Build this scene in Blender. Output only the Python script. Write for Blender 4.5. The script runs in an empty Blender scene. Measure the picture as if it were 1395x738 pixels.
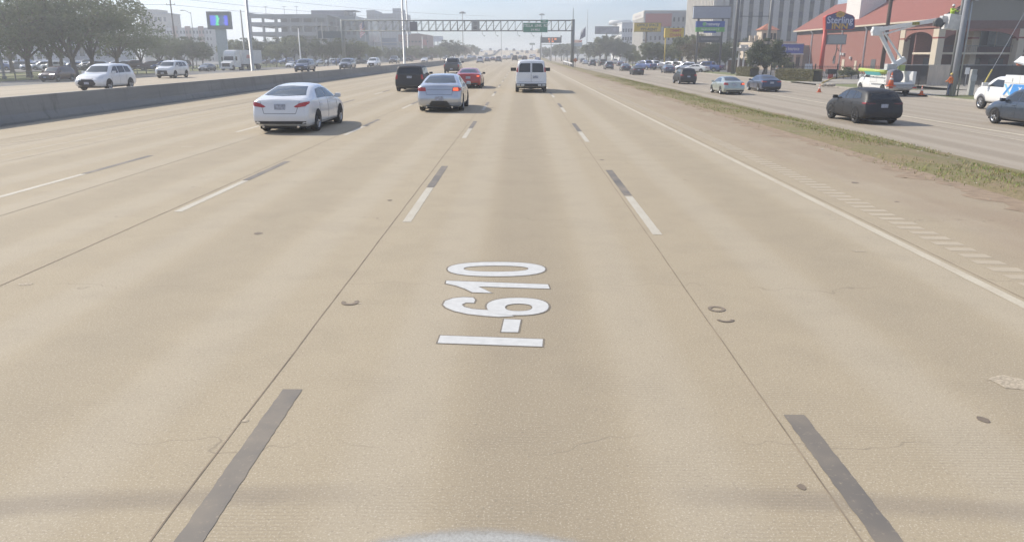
import bpy, bmesh, math, random
from mathutils import Vector, Matrix
from mathutils.bvhtree import BVHTree
R = math.radians
sc = bpy.context.scene
COL = sc.collection
random.seed(7)

# ------------------------------------------------------------------ camera
CAM_H = 2.4
PITCH, YAW = R(16.44), R(0.69)
F = 1000.0                       # focal length in pixels of a 1395 x 738 frame
cam_d = bpy.data.cameras.new('camera')
cam = bpy.data.objects.new('camera', cam_d); COL.objects.link(cam)
cam.location = (0, 0, CAM_H)
cam.rotation_euler = (math.pi/2 - PITCH, 0, YAW)
cam_d.sensor_width = 36.0
cam_d.lens = 36.0*F/1395.0
cam_d.clip_start = 0.05; cam_d.clip_end = 6000
sc.camera = cam

# ------------------------------------------------------------------ world and sun
SUN_EL = R(40)
SUN_DIR = Vector((-0.86, 0.50, 0)).normalized()      # horizontal direction towards the sun
world = bpy.data.worlds.new('World'); sc.world = world; world.use_nodes = True
wn = world.node_tree; wn.nodes.clear()
def wnode(t, **k):
    n = wn.nodes.new(t)
    for a, b in k.items(): setattr(n, a, b)
    return n
sky = wnode('ShaderNodeTexSky', sky_type='NISHITA', sun_disc=False, sun_elevation=SUN_EL,
            sun_rotation=math.atan2(SUN_DIR.x, SUN_DIR.y) % (2*math.pi), air_density=1.0, dust_density=1.2, ozone_density=2.0)
wtc = wnode('ShaderNodeTexCoord')
wmp = wnode('ShaderNodeMapping'); wmp.inputs['Scale'].default_value = (1.0, 1.0, 6.0)
wno = wnode('ShaderNodeTexNoise'); wno.inputs['Scale'].default_value = 2.6; wno.inputs['Detail'].default_value = 7; wno.inputs['Roughness'].default_value = .55
wcr = wnode('ShaderNodeValToRGB')
wcr.color_ramp.elements[0].position = .42; wcr.color_ramp.elements[0].color = (0, 0, 0, 1)
wcr.color_ramp.elements[1].position = .68; wcr.color_ramp.elements[1].color = (.75, .75, .75, 1)
wmx = wnode('ShaderNodeMixRGB'); wmx.inputs['Color2'].default_value = (8.6, 8.9, 9.4, 1)
wbl = wnode('ShaderNodeMixRGB', blend_type='MULTIPLY'); wbl.inputs['Fac'].default_value = 1; wbl.inputs['Color2'].default_value = (.82, 1.0, 1.28, 1)
wbg = wnode('ShaderNodeBackground'); wbg.inputs['Strength'].default_value = 0.085
wou = wnode('ShaderNodeOutputWorld')
L_ = wn.links.new
L_(wtc.outputs['Generated'], wmp.inputs['Vector']); L_(wmp.outputs['Vector'], wno.inputs['Vector'])
L_(wno.outputs['Fac'], wcr.inputs['Fac']); L_(wcr.outputs['Color'], wmx.inputs['Fac'])
L_(sky.outputs['Color'], wbl.inputs['Color1']); L_(wbl.outputs['Color'], wmx.inputs['Color1'])
L_(wmx.outputs['Color'], wbg.inputs['Color']); L_(wbg.outputs['Background'], wou.inputs['Surface'])

sun_d = bpy.data.lights.new('sun', 'SUN'); sun_d.energy = 3.6; sun_d.angle = R(0.5); sun_d.color = (1, .92, .79)
sun = bpy.data.objects.new('sun', sun_d); COL.objects.link(sun)
sd = Vector((SUN_DIR.x*math.cos(SUN_EL), SUN_DIR.y*math.cos(SUN_EL), math.sin(SUN_EL)))
sun.rotation_euler = sd.to_track_quat('Z', 'Y').to_euler()
sc.view_settings.view_transform = 'Standard'; sc.view_settings.look = 'None'
sc.view_settings.exposure = 0.50; sc.view_settings.gamma = 1
HAZE_DENSITY = 0.00115
sc.render.engine = 'CYCLES'
sc.cycles.use_denoising = True
sc.cycles.max_bounces = 6; sc.cycles.volume_bounces = 1
sc.cycles.use_adaptive_sampling = True

# ------------------------------------------------------------------ pixel -> place helpers (for reading the layout)
_sp, _cp, _sy, _cy = math.sin(PITCH), math.cos(PITCH), math.sin(YAW), math.cos(YAW)
def ray(px, py):
    x, y = (px-697.5)/F, (369.0-py)/F
    X, Y, Z = x, y*_sp + _cp, y*_cp - _sp
    return Vector((X*_cy - Y*_sy, X*_sy + Y*_cy, Z))
def at(px, py, z=0.0):
    r = ray(px, py); t = (z-CAM_H)/r.z
    return Vector((r.x*t, r.y*t, z))
def atY(px, py, Y):
    r = ray(px, py); t = Y/r.y
    return Vector((r.x*t, Y, CAM_H + r.z*t))
def atX(px, py, X):
    r = ray(px, py); t = X/r.x
    return Vector((X, r.y*t, CAM_H + r.z*t))

def smooth(a, b, x):
    t = min(1, max(0, (x-a)/(b-a))); return t*t*(3-2*t)
def gz(Y):                        # height of the freeway along its length: flat, then up over an overpass
    z = 1.3*smooth(250, 450, Y) + 3.7*smooth(420, 560, Y)
    if Y > 600: z -= 6.5*smooth(600, 800, Y)
    return z
def bendx(Y):                     # the freeway bends a little to the right at the overpass
    return 3.0*smooth(300, 560, Y)

# ------------------------------------------------------------------ object helpers
def obj(name, bm, mats, parent=None, sm=None, loc=None):
    me = bpy.data.meshes.new(name)
    bm.normal_update()
    bm.to_mesh(me); bm.free()
    if not isinstance(mats, (list, tuple)): mats = [mats]
    for m in mats: me.materials.append(m)
    if sm: me.shade_smooth()
    o = bpy.data.objects.new(name, me); COL.objects.link(o)
    if parent is not None: o.parent = parent
    if loc is not None: o.location = loc
    return o
def tag(o, label=None, cat=None, group=None, kind=None):
    if label: o['label'] = label
    if cat: o['category'] = cat
    if group: o['group'] = group
    if kind: o['kind'] = kind
    return o
def thing(name, label, cat, loc=(0, 0, 0), rz=0, group=None):
    o = bpy.data.objects.new(name, None); COL.objects.link(o)
    o.empty_display_size = .3
    o.location = loc; o.rotation_euler = (0, 0, rz)
    return tag(o, label, cat, group)
def structure(name, bm, mats, sm=None):
    o = obj(name, bm, mats, None, sm); o['kind'] = 'structure'; return o
def dup(root, loc, rz=0, label=None, group=None, scale=None, paint=None):
    r = root.copy(); COL.objects.link(r)
    r.location = loc; r.rotation_euler = (0, 0, rz)
    if label: r['label'] = label
    if group: r['group'] = group
    elif 'group' in r and group is None and label: del r['group']
    if scale is not None: r.scale = scale if hasattr(scale, '__len__') else (scale,)*3
    for ch in list(root.children):
        c = ch.copy(); COL.objects.link(c); c.parent = r
        if paint is not None and len(c.material_slots) and c.material_slots[0].link == 'OBJECT':
            c.material_slots[0].material = paint
        for g in ch.children:
            d = g.copy(); COL.objects.link(d); d.parent = c
            if paint is not None and len(d.material_slots) and d.material_slots[0].link == 'OBJECT':
                d.material_slots[0].material = paint
    return r
def box(bm, x0, x1, y0, y1, z0, z1, mi=0, bev=0):
    vs = [bm.verts.new((x, y, z)) for z in (z0, z1) for (x, y) in ((x0, y0), (x1, y0), (x1, y1), (x0, y1))]
    fs = [bm.faces.new([vs[i] for i in f]) for f in ((3, 2, 1, 0), (4, 5, 6, 7), (0, 1, 5, 4), (1, 2, 6, 5), (2, 3, 7, 6), (3, 0, 4, 7))]
    for f in fs: f.material_index = mi
    if bev:
        es = list({e for f in fs for e in f.edges})
        bmesh.ops.bevel(bm, geom=es, offset=bev, segments=2, affect='EDGES', profile=.6)
    return fs
def boxm(x0, x1, y0, y1, z0, z1, bev=0):
    bm = bmesh.new(); box(bm, x0, x1, y0, y1, z0, z1, 0, bev); return bm
def tube(bm, pts, rad, n=8, mi=0, cap=True):
    pts = [Vector(p) for p in pts]
    if not hasattr(rad, '__len__'): rad = [rad]*len(pts)
    rings = []
    for i, p in enumerate(pts):
        d = (pts[min(i+1, len(pts)-1)] - pts[max(i-1, 0)]).normalized()
        a = Vector((0, 0, 1)) if abs(d.z) < .9 else Vector((1, 0, 0))
        u = d.cross(a).normalized(); v = d.cross(u).normalized()
        rings.append([bm.verts.new(p + (u*math.cos(2*math.pi*k/n) + v*math.sin(2*math.pi*k/n))*rad[i]) for k in range(n)])
    for a, b in zip(rings, rings[1:]):
        for k in range(n):
            f = bm.faces.new((a[k], b[k], b[(k+1) % n], a[(k+1) % n])); f.material_index = mi; f.smooth = True
    if cap:
        f = bm.faces.new(rings[0]); f.material_index = mi
        f = bm.faces.new(rings[-1][::-1]); f.material_index = mi
def lathe(bm, prof, axis='z', c=(0, 0, 0), n=16, mi=0, sm=True, cap=True):
    """prof = [(r, h)...] revolved about the axis through c"""
    c = Vector(c); rings = []
    for r, h in prof:
        ring = []
        for k in range(n):
            a = 2*math.pi*k/n; u, v = r*math.cos(a), r*math.sin(a)
            p = {'z': (u, v, h), 'x': (h, u, v), 'y': (u, h, v)}[axis]
            ring.append(bm.verts.new(c + Vector(p)))
        rings.append(ring)
    for a, b in zip(rings, rings[1:]):
        for k in range(n):
            f = bm.faces.new((a[k], a[(k+1) % n], b[(k+1) % n], b[k])); f.material_index = mi; f.smooth = sm
    if not cap: return
    if prof[0][0] > 1e-4: bm.faces.new(rings[0][::-1]).material_index = mi
    if prof[-1][0] > 1e-4: bm.faces.new(rings[-1]).material_index = mi
def prism(bm, pts, lo, hi, axis='z', mi=0):
    """2D polygon extruded along the axis"""
    def P(u, v, h): return {'z': (u, v, h), 'y': (u, h, v), 'x': (h, u, v)}[axis]
    a = [bm.verts.new(P(u, v, lo)) for u, v in pts]; b = [bm.verts.new(P(u, v, hi)) for u, v in pts]
    n = len(pts)
    bm.faces.new(a[::-1]).material_index = mi; bm.faces.new(b).material_index = mi
    for i in range(n): bm.faces.new((a[i], a[(i+1) % n], b[(i+1) % n], b[i])).material_index = mi
    bmesh.ops.recalc_face_normals(bm, faces=bm.faces)
def text_mesh(name, s, size, mat_, parent, loc, rot, bold=0.0, ext=0.004, w=1.0, align='CENTER', shear=0, spacing=1.0):
    """lettering as a thin raised mesh"""
    cu = bpy.data.curves.new(name, 'FONT'); cu.body = s; cu.size = size; cu.extrude = ext; cu.offset = bold
    cu.align_x = align; cu.align_y = 'CENTER'; cu.shear = shear; cu.space_character = spacing
    cu.resolution_u = 3
    t = bpy.data.objects.new(name, cu); COL.objects.link(t)
    dg = bpy.context.evaluated_depsgraph_get()
    me = bpy.data.meshes.new_from_object(t.evaluated_get(dg)); me.name = name
    bpy.data.objects.remove(t); bpy.data.curves.remove(cu)
    me.materials.clear(); me.materials.append(mat_)
    o = bpy.data.objects.new(name, me); COL.objects.link(o)
    o.parent = parent; o.location = loc; o.rotation_euler = rot; o.scale = (w, 1, 1)
    return o

# ------------------------------------------------------------------ materials
def mat(name, col, rough=.7, metal=0, var=.12, scale=4, bump=0, bscale=40, coat=0, emit=None, es=1, spec=.5, detail=4, stretch=None):
    m = bpy.data.materials.new(name); m.use_nodes = True
    nt = m.node_tree; b = nt.nodes['Principled BSDF']
    b.inputs['Roughness'].default_value = rough; b.inputs['Metallic'].default_value = metal
    b.inputs['Coat Weight'].default_value = coat; b.inputs['Coat Roughness'].default_value = .08
    b.inputs['Specular IOR Level'].default_value = spec
    tc = nt.nodes.new('ShaderNodeTexCoord'); src = tc.outputs['Object']
    if stretch:
        mp = nt.nodes.new('ShaderNodeMapping'); mp.inputs['Scale'].default_value = stretch
        nt.links.new(src, mp.inputs['Vector']); src = mp.outputs['Vector']
    if var:
        n = nt.nodes.new('ShaderNodeTexNoise'); n.inputs['Scale'].default_value = scale; n.inputs['Detail'].default_value = detail
        r = nt.nodes.new('ShaderNodeValToRGB')
        r.color_ramp.elements[0].position = .3; r.color_ramp.elements[1].position = .7
        r.color_ramp.elements[0].color = tuple(c*(1-var) for c in col) + (1,)
        r.color_ramp.elements[1].color = tuple(min(1, c*(1+var)) for c in col) + (1,)
        nt.links.new(src, n.inputs['Vector']); nt.links.new(n.outputs['Fac'], r.inputs['Fac']); nt.links.new(r.outputs['Color'], b.inputs['Base Color'])
    else: b.inputs['Base Color'].default_value = tuple(col) + (1,)
    if bump:
        n2 = nt.nodes.new('ShaderNodeTexNoise'); n2.inputs['Scale'].default_value = bscale; n2.inputs['Detail'].default_value = 4
        bp = nt.nodes.new('ShaderNodeBump'); bp.inputs['Strength'].default_value = bump; bp.inputs['Distance'].default_value = .02
        nt.links.new(src, n2.inputs['Vector']); nt.links.new(n2.outputs['Fac'], bp.inputs['Height']); nt.links.new(bp.outputs['Normal'], b.inputs['Normal'])
    if emit:
        b.inputs['Emission Color'].default_value = tuple(emit) + (1,); b.inputs['Emission Strength'].default_value = es
    return m
M = {}
def paint(name, col, metal=0.0, rough=.24):
    M[name] = mat('car paint '+name, col, rough, metal, var=.03, scale=1.5, coat=.8); return M[name]
paint('white', (.72, .72, .72)); paint('pearl', (.68, .68, .66)); paint('silver', (.50, .52, .55), .55)
paint('palegreen', (.42, .46, .42), .4); paint('red', (.38, .035, .03)); paint('maroon', (.055, .018, .02)); paint('black', (.018, .019, .022))
paint('darkgrey', (.05, .053, .06), .3); paint('navy', (.03, .045, .09), .2); paint('grey', (.16, .17, .18), .4); paint('blue', (.05, .09, .25)); paint('beige', (.35, .30, .23), .3)
M['glass'] = mat('tinted glass', (.02, .024, .028), .06, var=0, coat=.3)
M['glassmid'] = mat('clear car glass', (.07, .085, .095), .06, var=0)
M['tyre'] = mat('tyre rubber', (.025, .025, .026), .85, var=.2, scale=20)
M['rim'] = mat('alloy rim', (.45, .46, .48), .3, .8, var=.1)
M['rimblack'] = mat('black rim', (.03, .03, .032), .35, .3, var=.1)
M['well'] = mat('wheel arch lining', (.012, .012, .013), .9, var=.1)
M['trim'] = mat('black trim', (.03, .03, .032), .6, var=.1)
M['seam'] = mat('panel gap', (.04, .04, .045), .8, var=0)
M['chrome'] = mat('chrome', (.6, .6, .62), .15, 1, var=0)
M['tail'] = mat('tail lamp lens', (.22, .015, .015), .2, var=.1, scale=30, coat=.5, emit=(1, .06, .04), es=.06)
M['brake'] = mat('brake lamp lit', (.5, .05, .02), .2, var=0, emit=(1, .16, .06), es=.9)
M['amber'] = mat('amber lamp lit', (.6, .2, .02), .2, var=0, emit=(1, .4, .08), es=2)
M['head'] = mat('head lamp lens', (.6, .62, .65), .1, var=0, coat=.5)
M['headon'] = mat('head lamp lit', (.8, .8, .75), .1, var=0, emit=(1, .93, .8), es=4)
M['plate'] = mat('licence plate', (.34, .36, .42), .5, var=.35, scale=14)
M['steel'] = mat('galvanised steel', (.30, .31, .32), .5, .35, var=.1, scale=3)
M['darksteel'] = mat('weathered dark steel', (.12, .12, .12), .6, .2, var=.15, scale=3)
M['pole'] = mat('grey painted pole', (.22, .22, .21), .6, var=.12, scale=2)
M['woodpole'] = mat('brown utility pole', (.09, .065, .05), .9, var=.3, scale=6, stretch=(6, 6, .5))
M['whitepaint'] = mat('white painted metal', (.74, .74, .72), .4, var=.05, scale=3)
M['black'] = mat('black metal', (.02, .02, .022), .5, var=.1)
# ================================================================== GROUND AND ROADS
def nmat(name):
    m = bpy.data.materials.new(name); m.use_nodes = True
    return m, m.node_tree, m.node_tree.nodes['Principled BSDF']
class NB:
    """small node builder"""
    def __init__(s, nt): s.nt = nt
    def n(s, t, **k):
        x = s.nt.nodes.new(t)
        for a, b in k.items(): setattr(x, a, b)
        return x
    def lk(s, a, b): s.nt.links.new(a, b)
    def math(s, op, a, b=None, c=None, clamp=False):
        x = s.n('ShaderNodeMath', operation=op); x.use_clamp = clamp
        for i, v in enumerate((a, b, c)):
            if v is None: continue
            if isinstance(v, (int, float)): x.inputs[i].default_value = v
            else: s.lk(v, x.inputs[i])
        return x.outputs[0]
    def noise(s, vec, scale, detail=4, rough=.5, sc3=None):
        if sc3:
            mp = s.n('ShaderNodeMapping'); mp.inputs['Scale'].default_value = sc3; s.lk(vec, mp.inputs['Vector']); vec = mp.outputs['Vector']
        x = s.n('ShaderNodeTexNoise'); x.inputs['Scale'].default_value = scale; x.inputs['Detail'].default_value = detail; x.inputs['Roughness'].default_value = rough
        s.lk(vec, x.inputs['Vector']); return x.outputs['Fac']
    def ramp(s, fac, stops):
        r = s.n('ShaderNodeValToRGB'); s.lk(fac, r.inputs['Fac'])
        el = r.color_ramp.elements
        while len(el) < len(stops): el.new(.5)
        for e, (p, c) in zip(el, stops): e.position = p; e.color = tuple(c) + (1,) if len(c) == 3 else c
        return r.outputs['Color']
    def mix(s, fac, a, b, mode='MIX'):
        x = s.n('ShaderNodeMixRGB', blend_type=mode)
        for i, v in enumerate((fac, a, b)):
            if isinstance(v, (int, float)): x.inputs[i].default_value = v
            elif isinstance(v, tuple): x.inputs[i].default_value = v + (1,)
            else: s.lk(v, x.inputs[i])
        return x.outputs[0]
    def map(s, v, a, b, c=0, d=1):
        x = s.n('ShaderNodeMapRange'); x.interpolation_type = 'SMOOTHSTEP'
        s.lk(v, x.inputs['Value']); 
        for i, q in zip((1, 2, 3, 4), (a, b, c, d)): x.inputs[i].default_value = q
        return x.outputs['Result']

def concrete_road(name, ca, cb, lane=None, dirt=None, streak=True, tine=True):
    m, nt, b = nmat(name); B = NB(nt)
    tc = B.n('ShaderNodeTexCoord'); P = tc.outputs['Object']
    sx = B.n('ShaderNodeSeparateXYZ'); B.lk(P, sx.inputs[0]); X, Y = sx.outputs[0], sx.outputs[1]
    big = B.noise(P, .30, 4, .5, (1.0, .10, 1))
    col = B.ramp(big, [(.3, ca), (.7, cb)])
    mid = B.noise(P, 2.2, 6, .65)
    col = B.mix(B.map(mid, .35, .7, 0, .22), col, tuple(c*.90 for c in ca))
    if lane:                                   # oil-darkened strip along each lane centre and lighter wheel paths
        c0, per = lane
        ph = B.math('MULTIPLY', B.math('SUBTRACT', X, c0), 2*math.pi/per)
        cs = B.math('COSINE', ph)
        nz = B.noise(P, .5, 4, .6, (2.0, .025, 1))
        k = B.math('MULTIPLY', B.map(cs, .35, 1, 0, 1), B.math('MULTIPLY', B.map(nz, .2, .7, .55, 1), B.map(B.math('ABSOLUTE', B.math('SUBTRACT', X, c0)), 1.0, 2.6, 1, .55)))
        col = B.mix(B.math('MULTIPLY', k, .36), col, (.20, .165, .12))
        k2 = B.map(B.math('COSINE', B.math('MULTIPLY', ph, 2)), -.2, -1, 0, .16)
        col = B.mix(k2, col, (.50, .455, .38))
    if dirt:                                   # brown grit on the shoulder
        x0, x1 = dirt
        dn = B.noise(P, .9, 5, .6, (1, .3, 1))
        dk = B.math('MULTIPLY', B.map(X, x0, x1, 0, 1), B.map(dn, .3, .65, .35, 1))
        col = B.mix(B.math('MULTIPLY', dk, .9), col, (.30, .228, .158))
    # aggregate sparkle and pits
    fine = B.noise(P, 75, 2, .8)
    col = B.mix(B.map(fine, .52, .70, 0, .50), col, (.68, .61, .49))
    fine2 = B.noise(P, 42, 3, .75)
    col = B.mix(B.map(fine2, .54, .70, 0, .42), col, (.17, .15, .125))
    patchy = B.noise(P, 1.1, 3, .5)
    h = fine
    if tine:
        tw = B.math('SINE', B.math('MULTIPLY', B.math('ADD', Y, B.math('MULTIPLY', patchy, .05)), 2*math.pi/.032))
        tk = B.math('MULTIPLY', B.map(tw, .1, 1, 0, 1), B.map(patchy, .45, .66, 0, .20))
        col = B.mix(tk, col, (.16, .14, .115))
    if streak:                                 # wandering transverse cracks
        wob = B.noise(P, .45, 4, .7)
        yy = B.math('ADD', B.math('DIVIDE', Y, 3.4), B.math('MULTIPLY', wob, .55))
        fr = B.math('ABSOLUTE', B.math('SUBTRACT', B.math('FRACT', yy), .5))
        ck = B.math('MULTIPLY', B.map(fr, .0035, 0, 0, 1), B.map(B.noise(P, .7, 3), .42, .58, 0, .32))
        col = B.mix(ck, col, (.10, .085, .07))
        # two long soft dark arcs across the lanes just ahead of the car
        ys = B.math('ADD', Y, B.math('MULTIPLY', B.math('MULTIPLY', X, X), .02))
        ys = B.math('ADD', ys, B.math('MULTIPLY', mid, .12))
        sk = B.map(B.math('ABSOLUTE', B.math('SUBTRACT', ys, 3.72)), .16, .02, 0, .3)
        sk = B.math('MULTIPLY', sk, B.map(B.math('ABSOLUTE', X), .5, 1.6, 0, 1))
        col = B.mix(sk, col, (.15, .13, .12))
    spots = B.n('ShaderNodeTexVoronoi'); spots.inputs['Scale'].default_value = .55; B.lk(P, spots.inputs['Vector'])
    col = B.mix(B.map(spots.outputs['Distance'], .03, .012, 0, .35), col, (.10, .085, .07))
    B.lk(col, b.inputs['Base Color']); b.inputs['Roughness'].default_value = .85; b.inputs['Specular IOR Level'].default_value = .3
    bp = B.n('ShaderNodeBump'); bp.inputs['Strength'].default_value = .35; bp.inputs['Distance'].default_value = .004
    B.lk(h, bp.inputs['Height']); B.lk(bp.outputs['Normal'], b.inputs['Normal'])
    return m
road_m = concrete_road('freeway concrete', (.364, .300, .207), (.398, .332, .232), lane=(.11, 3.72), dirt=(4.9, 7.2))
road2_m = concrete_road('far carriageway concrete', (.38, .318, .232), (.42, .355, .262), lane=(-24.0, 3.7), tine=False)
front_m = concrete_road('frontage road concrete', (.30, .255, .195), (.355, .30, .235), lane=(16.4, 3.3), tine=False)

def ground_mat(name, a, b_, c, sc_=.35, fine=14):
    m, nt, b = nmat(name); B = NB(nt)
    tc = B.n('ShaderNodeTexCoord'); P = tc.outputs['Object']
    n1 = B.noise(P, sc_, 5, .6); n2 = B.noise(P, fine, 4, .7); n3 = B.noise(P, sc_*6, 5, .65)
    col = B.ramp(n1, [(.35, a), (.62, b_)])
    col = B.mix(B.map(n3, .48, .68, 0, .8), col, c)
    col = B.mix(B.map(n2, .4, .7, 0, .5), col, tuple(x*.55 for x in a))
    B.lk(col, b.inputs['Base Color']); b.inputs['Roughness'].default_value = .95
    bp = B.n('ShaderNodeBump'); bp.inputs['Strength'].default_value = .6; bp.inputs['Distance'].default_value = .05
    B.lk(n2, bp.inputs['Height']); B.lk(bp.outputs['Normal'], b.inputs['Normal'])
    return m
verge_m = ground_mat('verge soil and thin turf', (.21, .195, .08), (.28, .215, .115), (.29, .205, .135))
lawn_m = ground_mat('lawn', (.15, .175, .065), (.21, .215, .09), (.26, .235, .13), .08, 6)
gnd_m = ground_mat('city ground', (.13, .125, .10), (.17, .155, .12), (.12, .13, .07), .03, 3)
asph_m = mat('car park asphalt', (.14, .135, .13), .9, var=.18, scale=.8, bump=.2)
paint_m = None
def worn_paint(name, col, hole=.5, k_=.7):
    m, nt, b = nmat(name); B = NB(nt)
    P = B.n('ShaderNodeTexCoord').outputs['Object']
    n = B.noise(P, 26, 5, .75)
    c = B.mix(B.map(n, hole, hole+.22, 0, .7), col, (.38, .31, .22))
    c = B.mix(B.map(B.noise(P, 1.5, 3, .6), .3, .8, 0, .45), c, (.38, .31, .22))
    B.lk(c, b.inputs['Base Color']); b.inputs['Roughness'].default_value = .7
    return m
white_m = worn_paint('worn white lane paint', (.52, .485, .40), .48)
black_m = worn_paint('black contrast lane paint', (.14, .127, .112), .55)
edge_m = worn_paint('worn edge line', (.54, .485, .375), .48)
joint_m = mat('sealed joint', (.24, .19, .135), .9, var=.3, scale=3)

def strip_sheet(bm, xs, ys, zoff=0, mi=0, zf=None):
    """a sheet across xs and along ys that follows the freeway's height and bend"""
    g = [[bm.verts.new((x + bendx(y), y, (zf(x, y) if zf else gz(y)) + zoff)) for x in xs] for y in ys]
    for a, b in zip(g, g[1:]):
        for i in range(len(xs)-1):
            f = bm.faces.new((a[i], a[i+1], b[i+1], b[i])); f.material_index = mi; f.smooth = True
YS = [-60, -20, -5, 0, 5, 10, 20, 40, 60, 90, 120, 160, 200, 240] + [240+10*i for i in range(1, 60)]

# base ground: one sheet to the horizon, lower than the roads
def gh(x, y):
    z = -0.95
    if x > 12: z = -0.97
    return z
bm = bmesh.new()
gx = [-3000, -800, -300, -120, -60, 0, 60, 120, 300, 800, 3000]; gy = [-300, -60, 0, 60, 120, 240, 400, 700, 1200, 2500, 4500]
g = [[bm.verts.new((x, y, -1.0)) for x in gx] for y in gy]
for a, b in zip(g, g[1:]):
    for i in range(len(gx)-1): bm.faces.new((a[i], a[i+1], b[i+1], b[i]))
structure('ground', bm, gnd_m)

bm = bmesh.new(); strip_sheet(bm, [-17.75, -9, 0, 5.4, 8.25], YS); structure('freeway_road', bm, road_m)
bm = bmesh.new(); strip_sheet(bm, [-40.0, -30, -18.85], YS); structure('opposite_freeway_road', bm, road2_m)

# right verge: from the shoulder down to the frontage road
VX = [8.25, 9.2, 10.6, 12.2, 13.6, 14.55]
VZ = [-.01, .03, -.12, -.42, -.74, -.84]
def vz(x, y):
    x0 = x
    for i in range(len(VX)-1):
        if x0 <= VX[i+1]:
            t = (x0-VX[i])/(VX[i+1]-VX[i]); base = VZ[i]*(1-t) + VZ[i+1]*t; k = (x0-8.25)/6.3
            return base + gz(y)*(1-k)
    return VZ[-1]
bm = bmesh.new(); strip_sheet(bm, VX, YS, zf=vz); structure('grass_verge', bm, verge_m, sm=True)
# frontage road
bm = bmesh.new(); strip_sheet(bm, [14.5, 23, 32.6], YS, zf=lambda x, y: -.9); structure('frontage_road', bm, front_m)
kerb_m = mat('kerb concrete', (.36, .33, .28), .85, var=.15, scale=2)
bm = bmesh.new()
for ya, yb in ((20, 61), (70, 84), (92, 140), (150, 700)): box(bm, 32.6, 32.78, ya, yb, -.98, -.77)
structure('kerb', bm, kerb_m)
# ground right of the frontage road
bm = bmesh.new(); strip_sheet(bm, [32.78, 34, 37], YS, zf=lambda x, y: -.80 if x < 36 else -.78)
structure('roadside_lawn', bm, lawn_m)
bm = bmesh.new()
for i, (xa, xb, ya, yb) in enumerate(((32.6, 60, 61, 69.5), (32.6, 60, 84.3, 91.7), (37, 58, 92, 100), (41, 59.5, 69.5, 84.3))):
    vs = [bm.verts.new(p) for p in ((xa, ya, -.76+.004*i), (xb, ya, -.76+.004*i), (xb, yb, -.76+.004*i), (xa, yb, -.76+.004*i))]; bm.faces.new(vs)
structure('driveway', bm, mat('driveway concrete', (.33, .30, .25), .9, var=.15, scale=.6))
bm = bmesh.new()
vs = [bm.verts.new(p) for p in ((37, 100, -.85), (140, 100, -.85), (140, 420, -.85), (37, 420, -.85))]; bm.faces.new(vs)
structure('roadside_car_park', bm, asph_m)

# left side: grass bank, side road, lawn under the oaks, car park
def lz(x, y):
    k = min(1, max(0, (-40-x)/8)); return gz(y)*(1-k) - .75*k
bm = bmesh.new(); strip_sheet(bm, [-48, -44, -40.0], YS, zf=lambda x, y: lz(x, y)); structure('left_grass_bank', bm, lawn_m)
bm = bmesh.new(); strip_sheet(bm, [-62, -55, -48], YS, zf=lambda x, y: -.75); structure('side_road', bm, asph_m)
bm = bmesh.new(); strip_sheet(bm, [-90, -76, -62], YS, zf=lambda x, y: -.70); structure('left_lawn', bm, lawn_m)
bm = bmesh.new(); strip_sheet(bm, [-230, -150, -90], YS, zf=lambda x, y: -.68); structure('left_car_park', bm, asph_m)

# ------------------------------------------------------------------ markings
def mark(bm, xc, w, ya, yb, zo=.003, skew=0, rough=0.0):
    n = max(1, int((yb-ya)/(.05 if ya < 18 and rough else .35))) if yb-ya < 8 else max(1, int((yb-ya)/10))
    L = []
    for i in range(n+1):
        y = ya + (yb-ya)*i/n
        j = (random.uniform(-1, 1)*rough, random.uniform(-1, 1)*rough)
        L.append((bm.verts.new((xc-w/2+bendx(y)+j[0], y, gz(y)+zo)), bm.verts.new((xc+w/2+bendx(y)+j[1], y, gz(y)+zo))))
    for a, b in zip(L, L[1:]): bm.faces.new((a[0], a[1], b[1], b[0]))
XR, XL, XL2, XL3, XL4 = 1.90, -1.70, -5.45, -9.13, -12.85
bw, bb = bmesh.new(), bmesh.new()
def dashes(xc, yjoin, wl=2.9, bl=3.3, per=11.2, n=48, w=.15):
    for i in range(-1, n):
        y = yjoin + per*i
        mark(bw, xc, w*.86, y-wl, y-.02, .003, rough=.004); mark(bb, xc, w*.98, y+.02, y+bl, .003, rough=.004)
yR = at(859, 267).y; yL = at(588, 255.5).y
dashes(XR, 12.83, 2.9, 3.0, 11.2); dashes(XL, 13.64, 2.95, 2.75, 11.4); dashes(XL2, 14.39, 3.0, 2.7, 11.5); dashes(XL3, 15.18, 2.9, 2.9, 11.5)
structure('lane_marking', bw, white_m); structure('contrast_marking', bb, black_m)
be = bmesh.new(); mark(be, 5.02, .13, -5, 600, .003)
mark(be, XL4, .05, -5, 200, .003)
structure('edge_line', be, edge_m)
bj = bmesh.new()
for x, w in ((-1.90, .010), (1.76, .010), (-5.62, .014), (-8.05, .014), (5.16, .011), (-12.0, .015), (8.22, .03), (-15.2, .02)):
    # joints wander slightly
    pts = []
    y = -2.0
    while y < 330:
        pts.append((x + random.uniform(-.004, .004), y)); y += .5 if y < 30 else 5
    vv = [(bj.verts.new((a-w/2+bendx(b_), b_, gz(b_)+.003)), bj.verts.new((a+w/2+bendx(b_), b_, gz(b_)+.003))) for a, b_ in pts]
    for p, q in zip(vv, vv[1:]): bj.faces.new((p[0], p[1], q[1], q[0]))
structure('pavement_joint', bj, joint_m)
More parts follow.
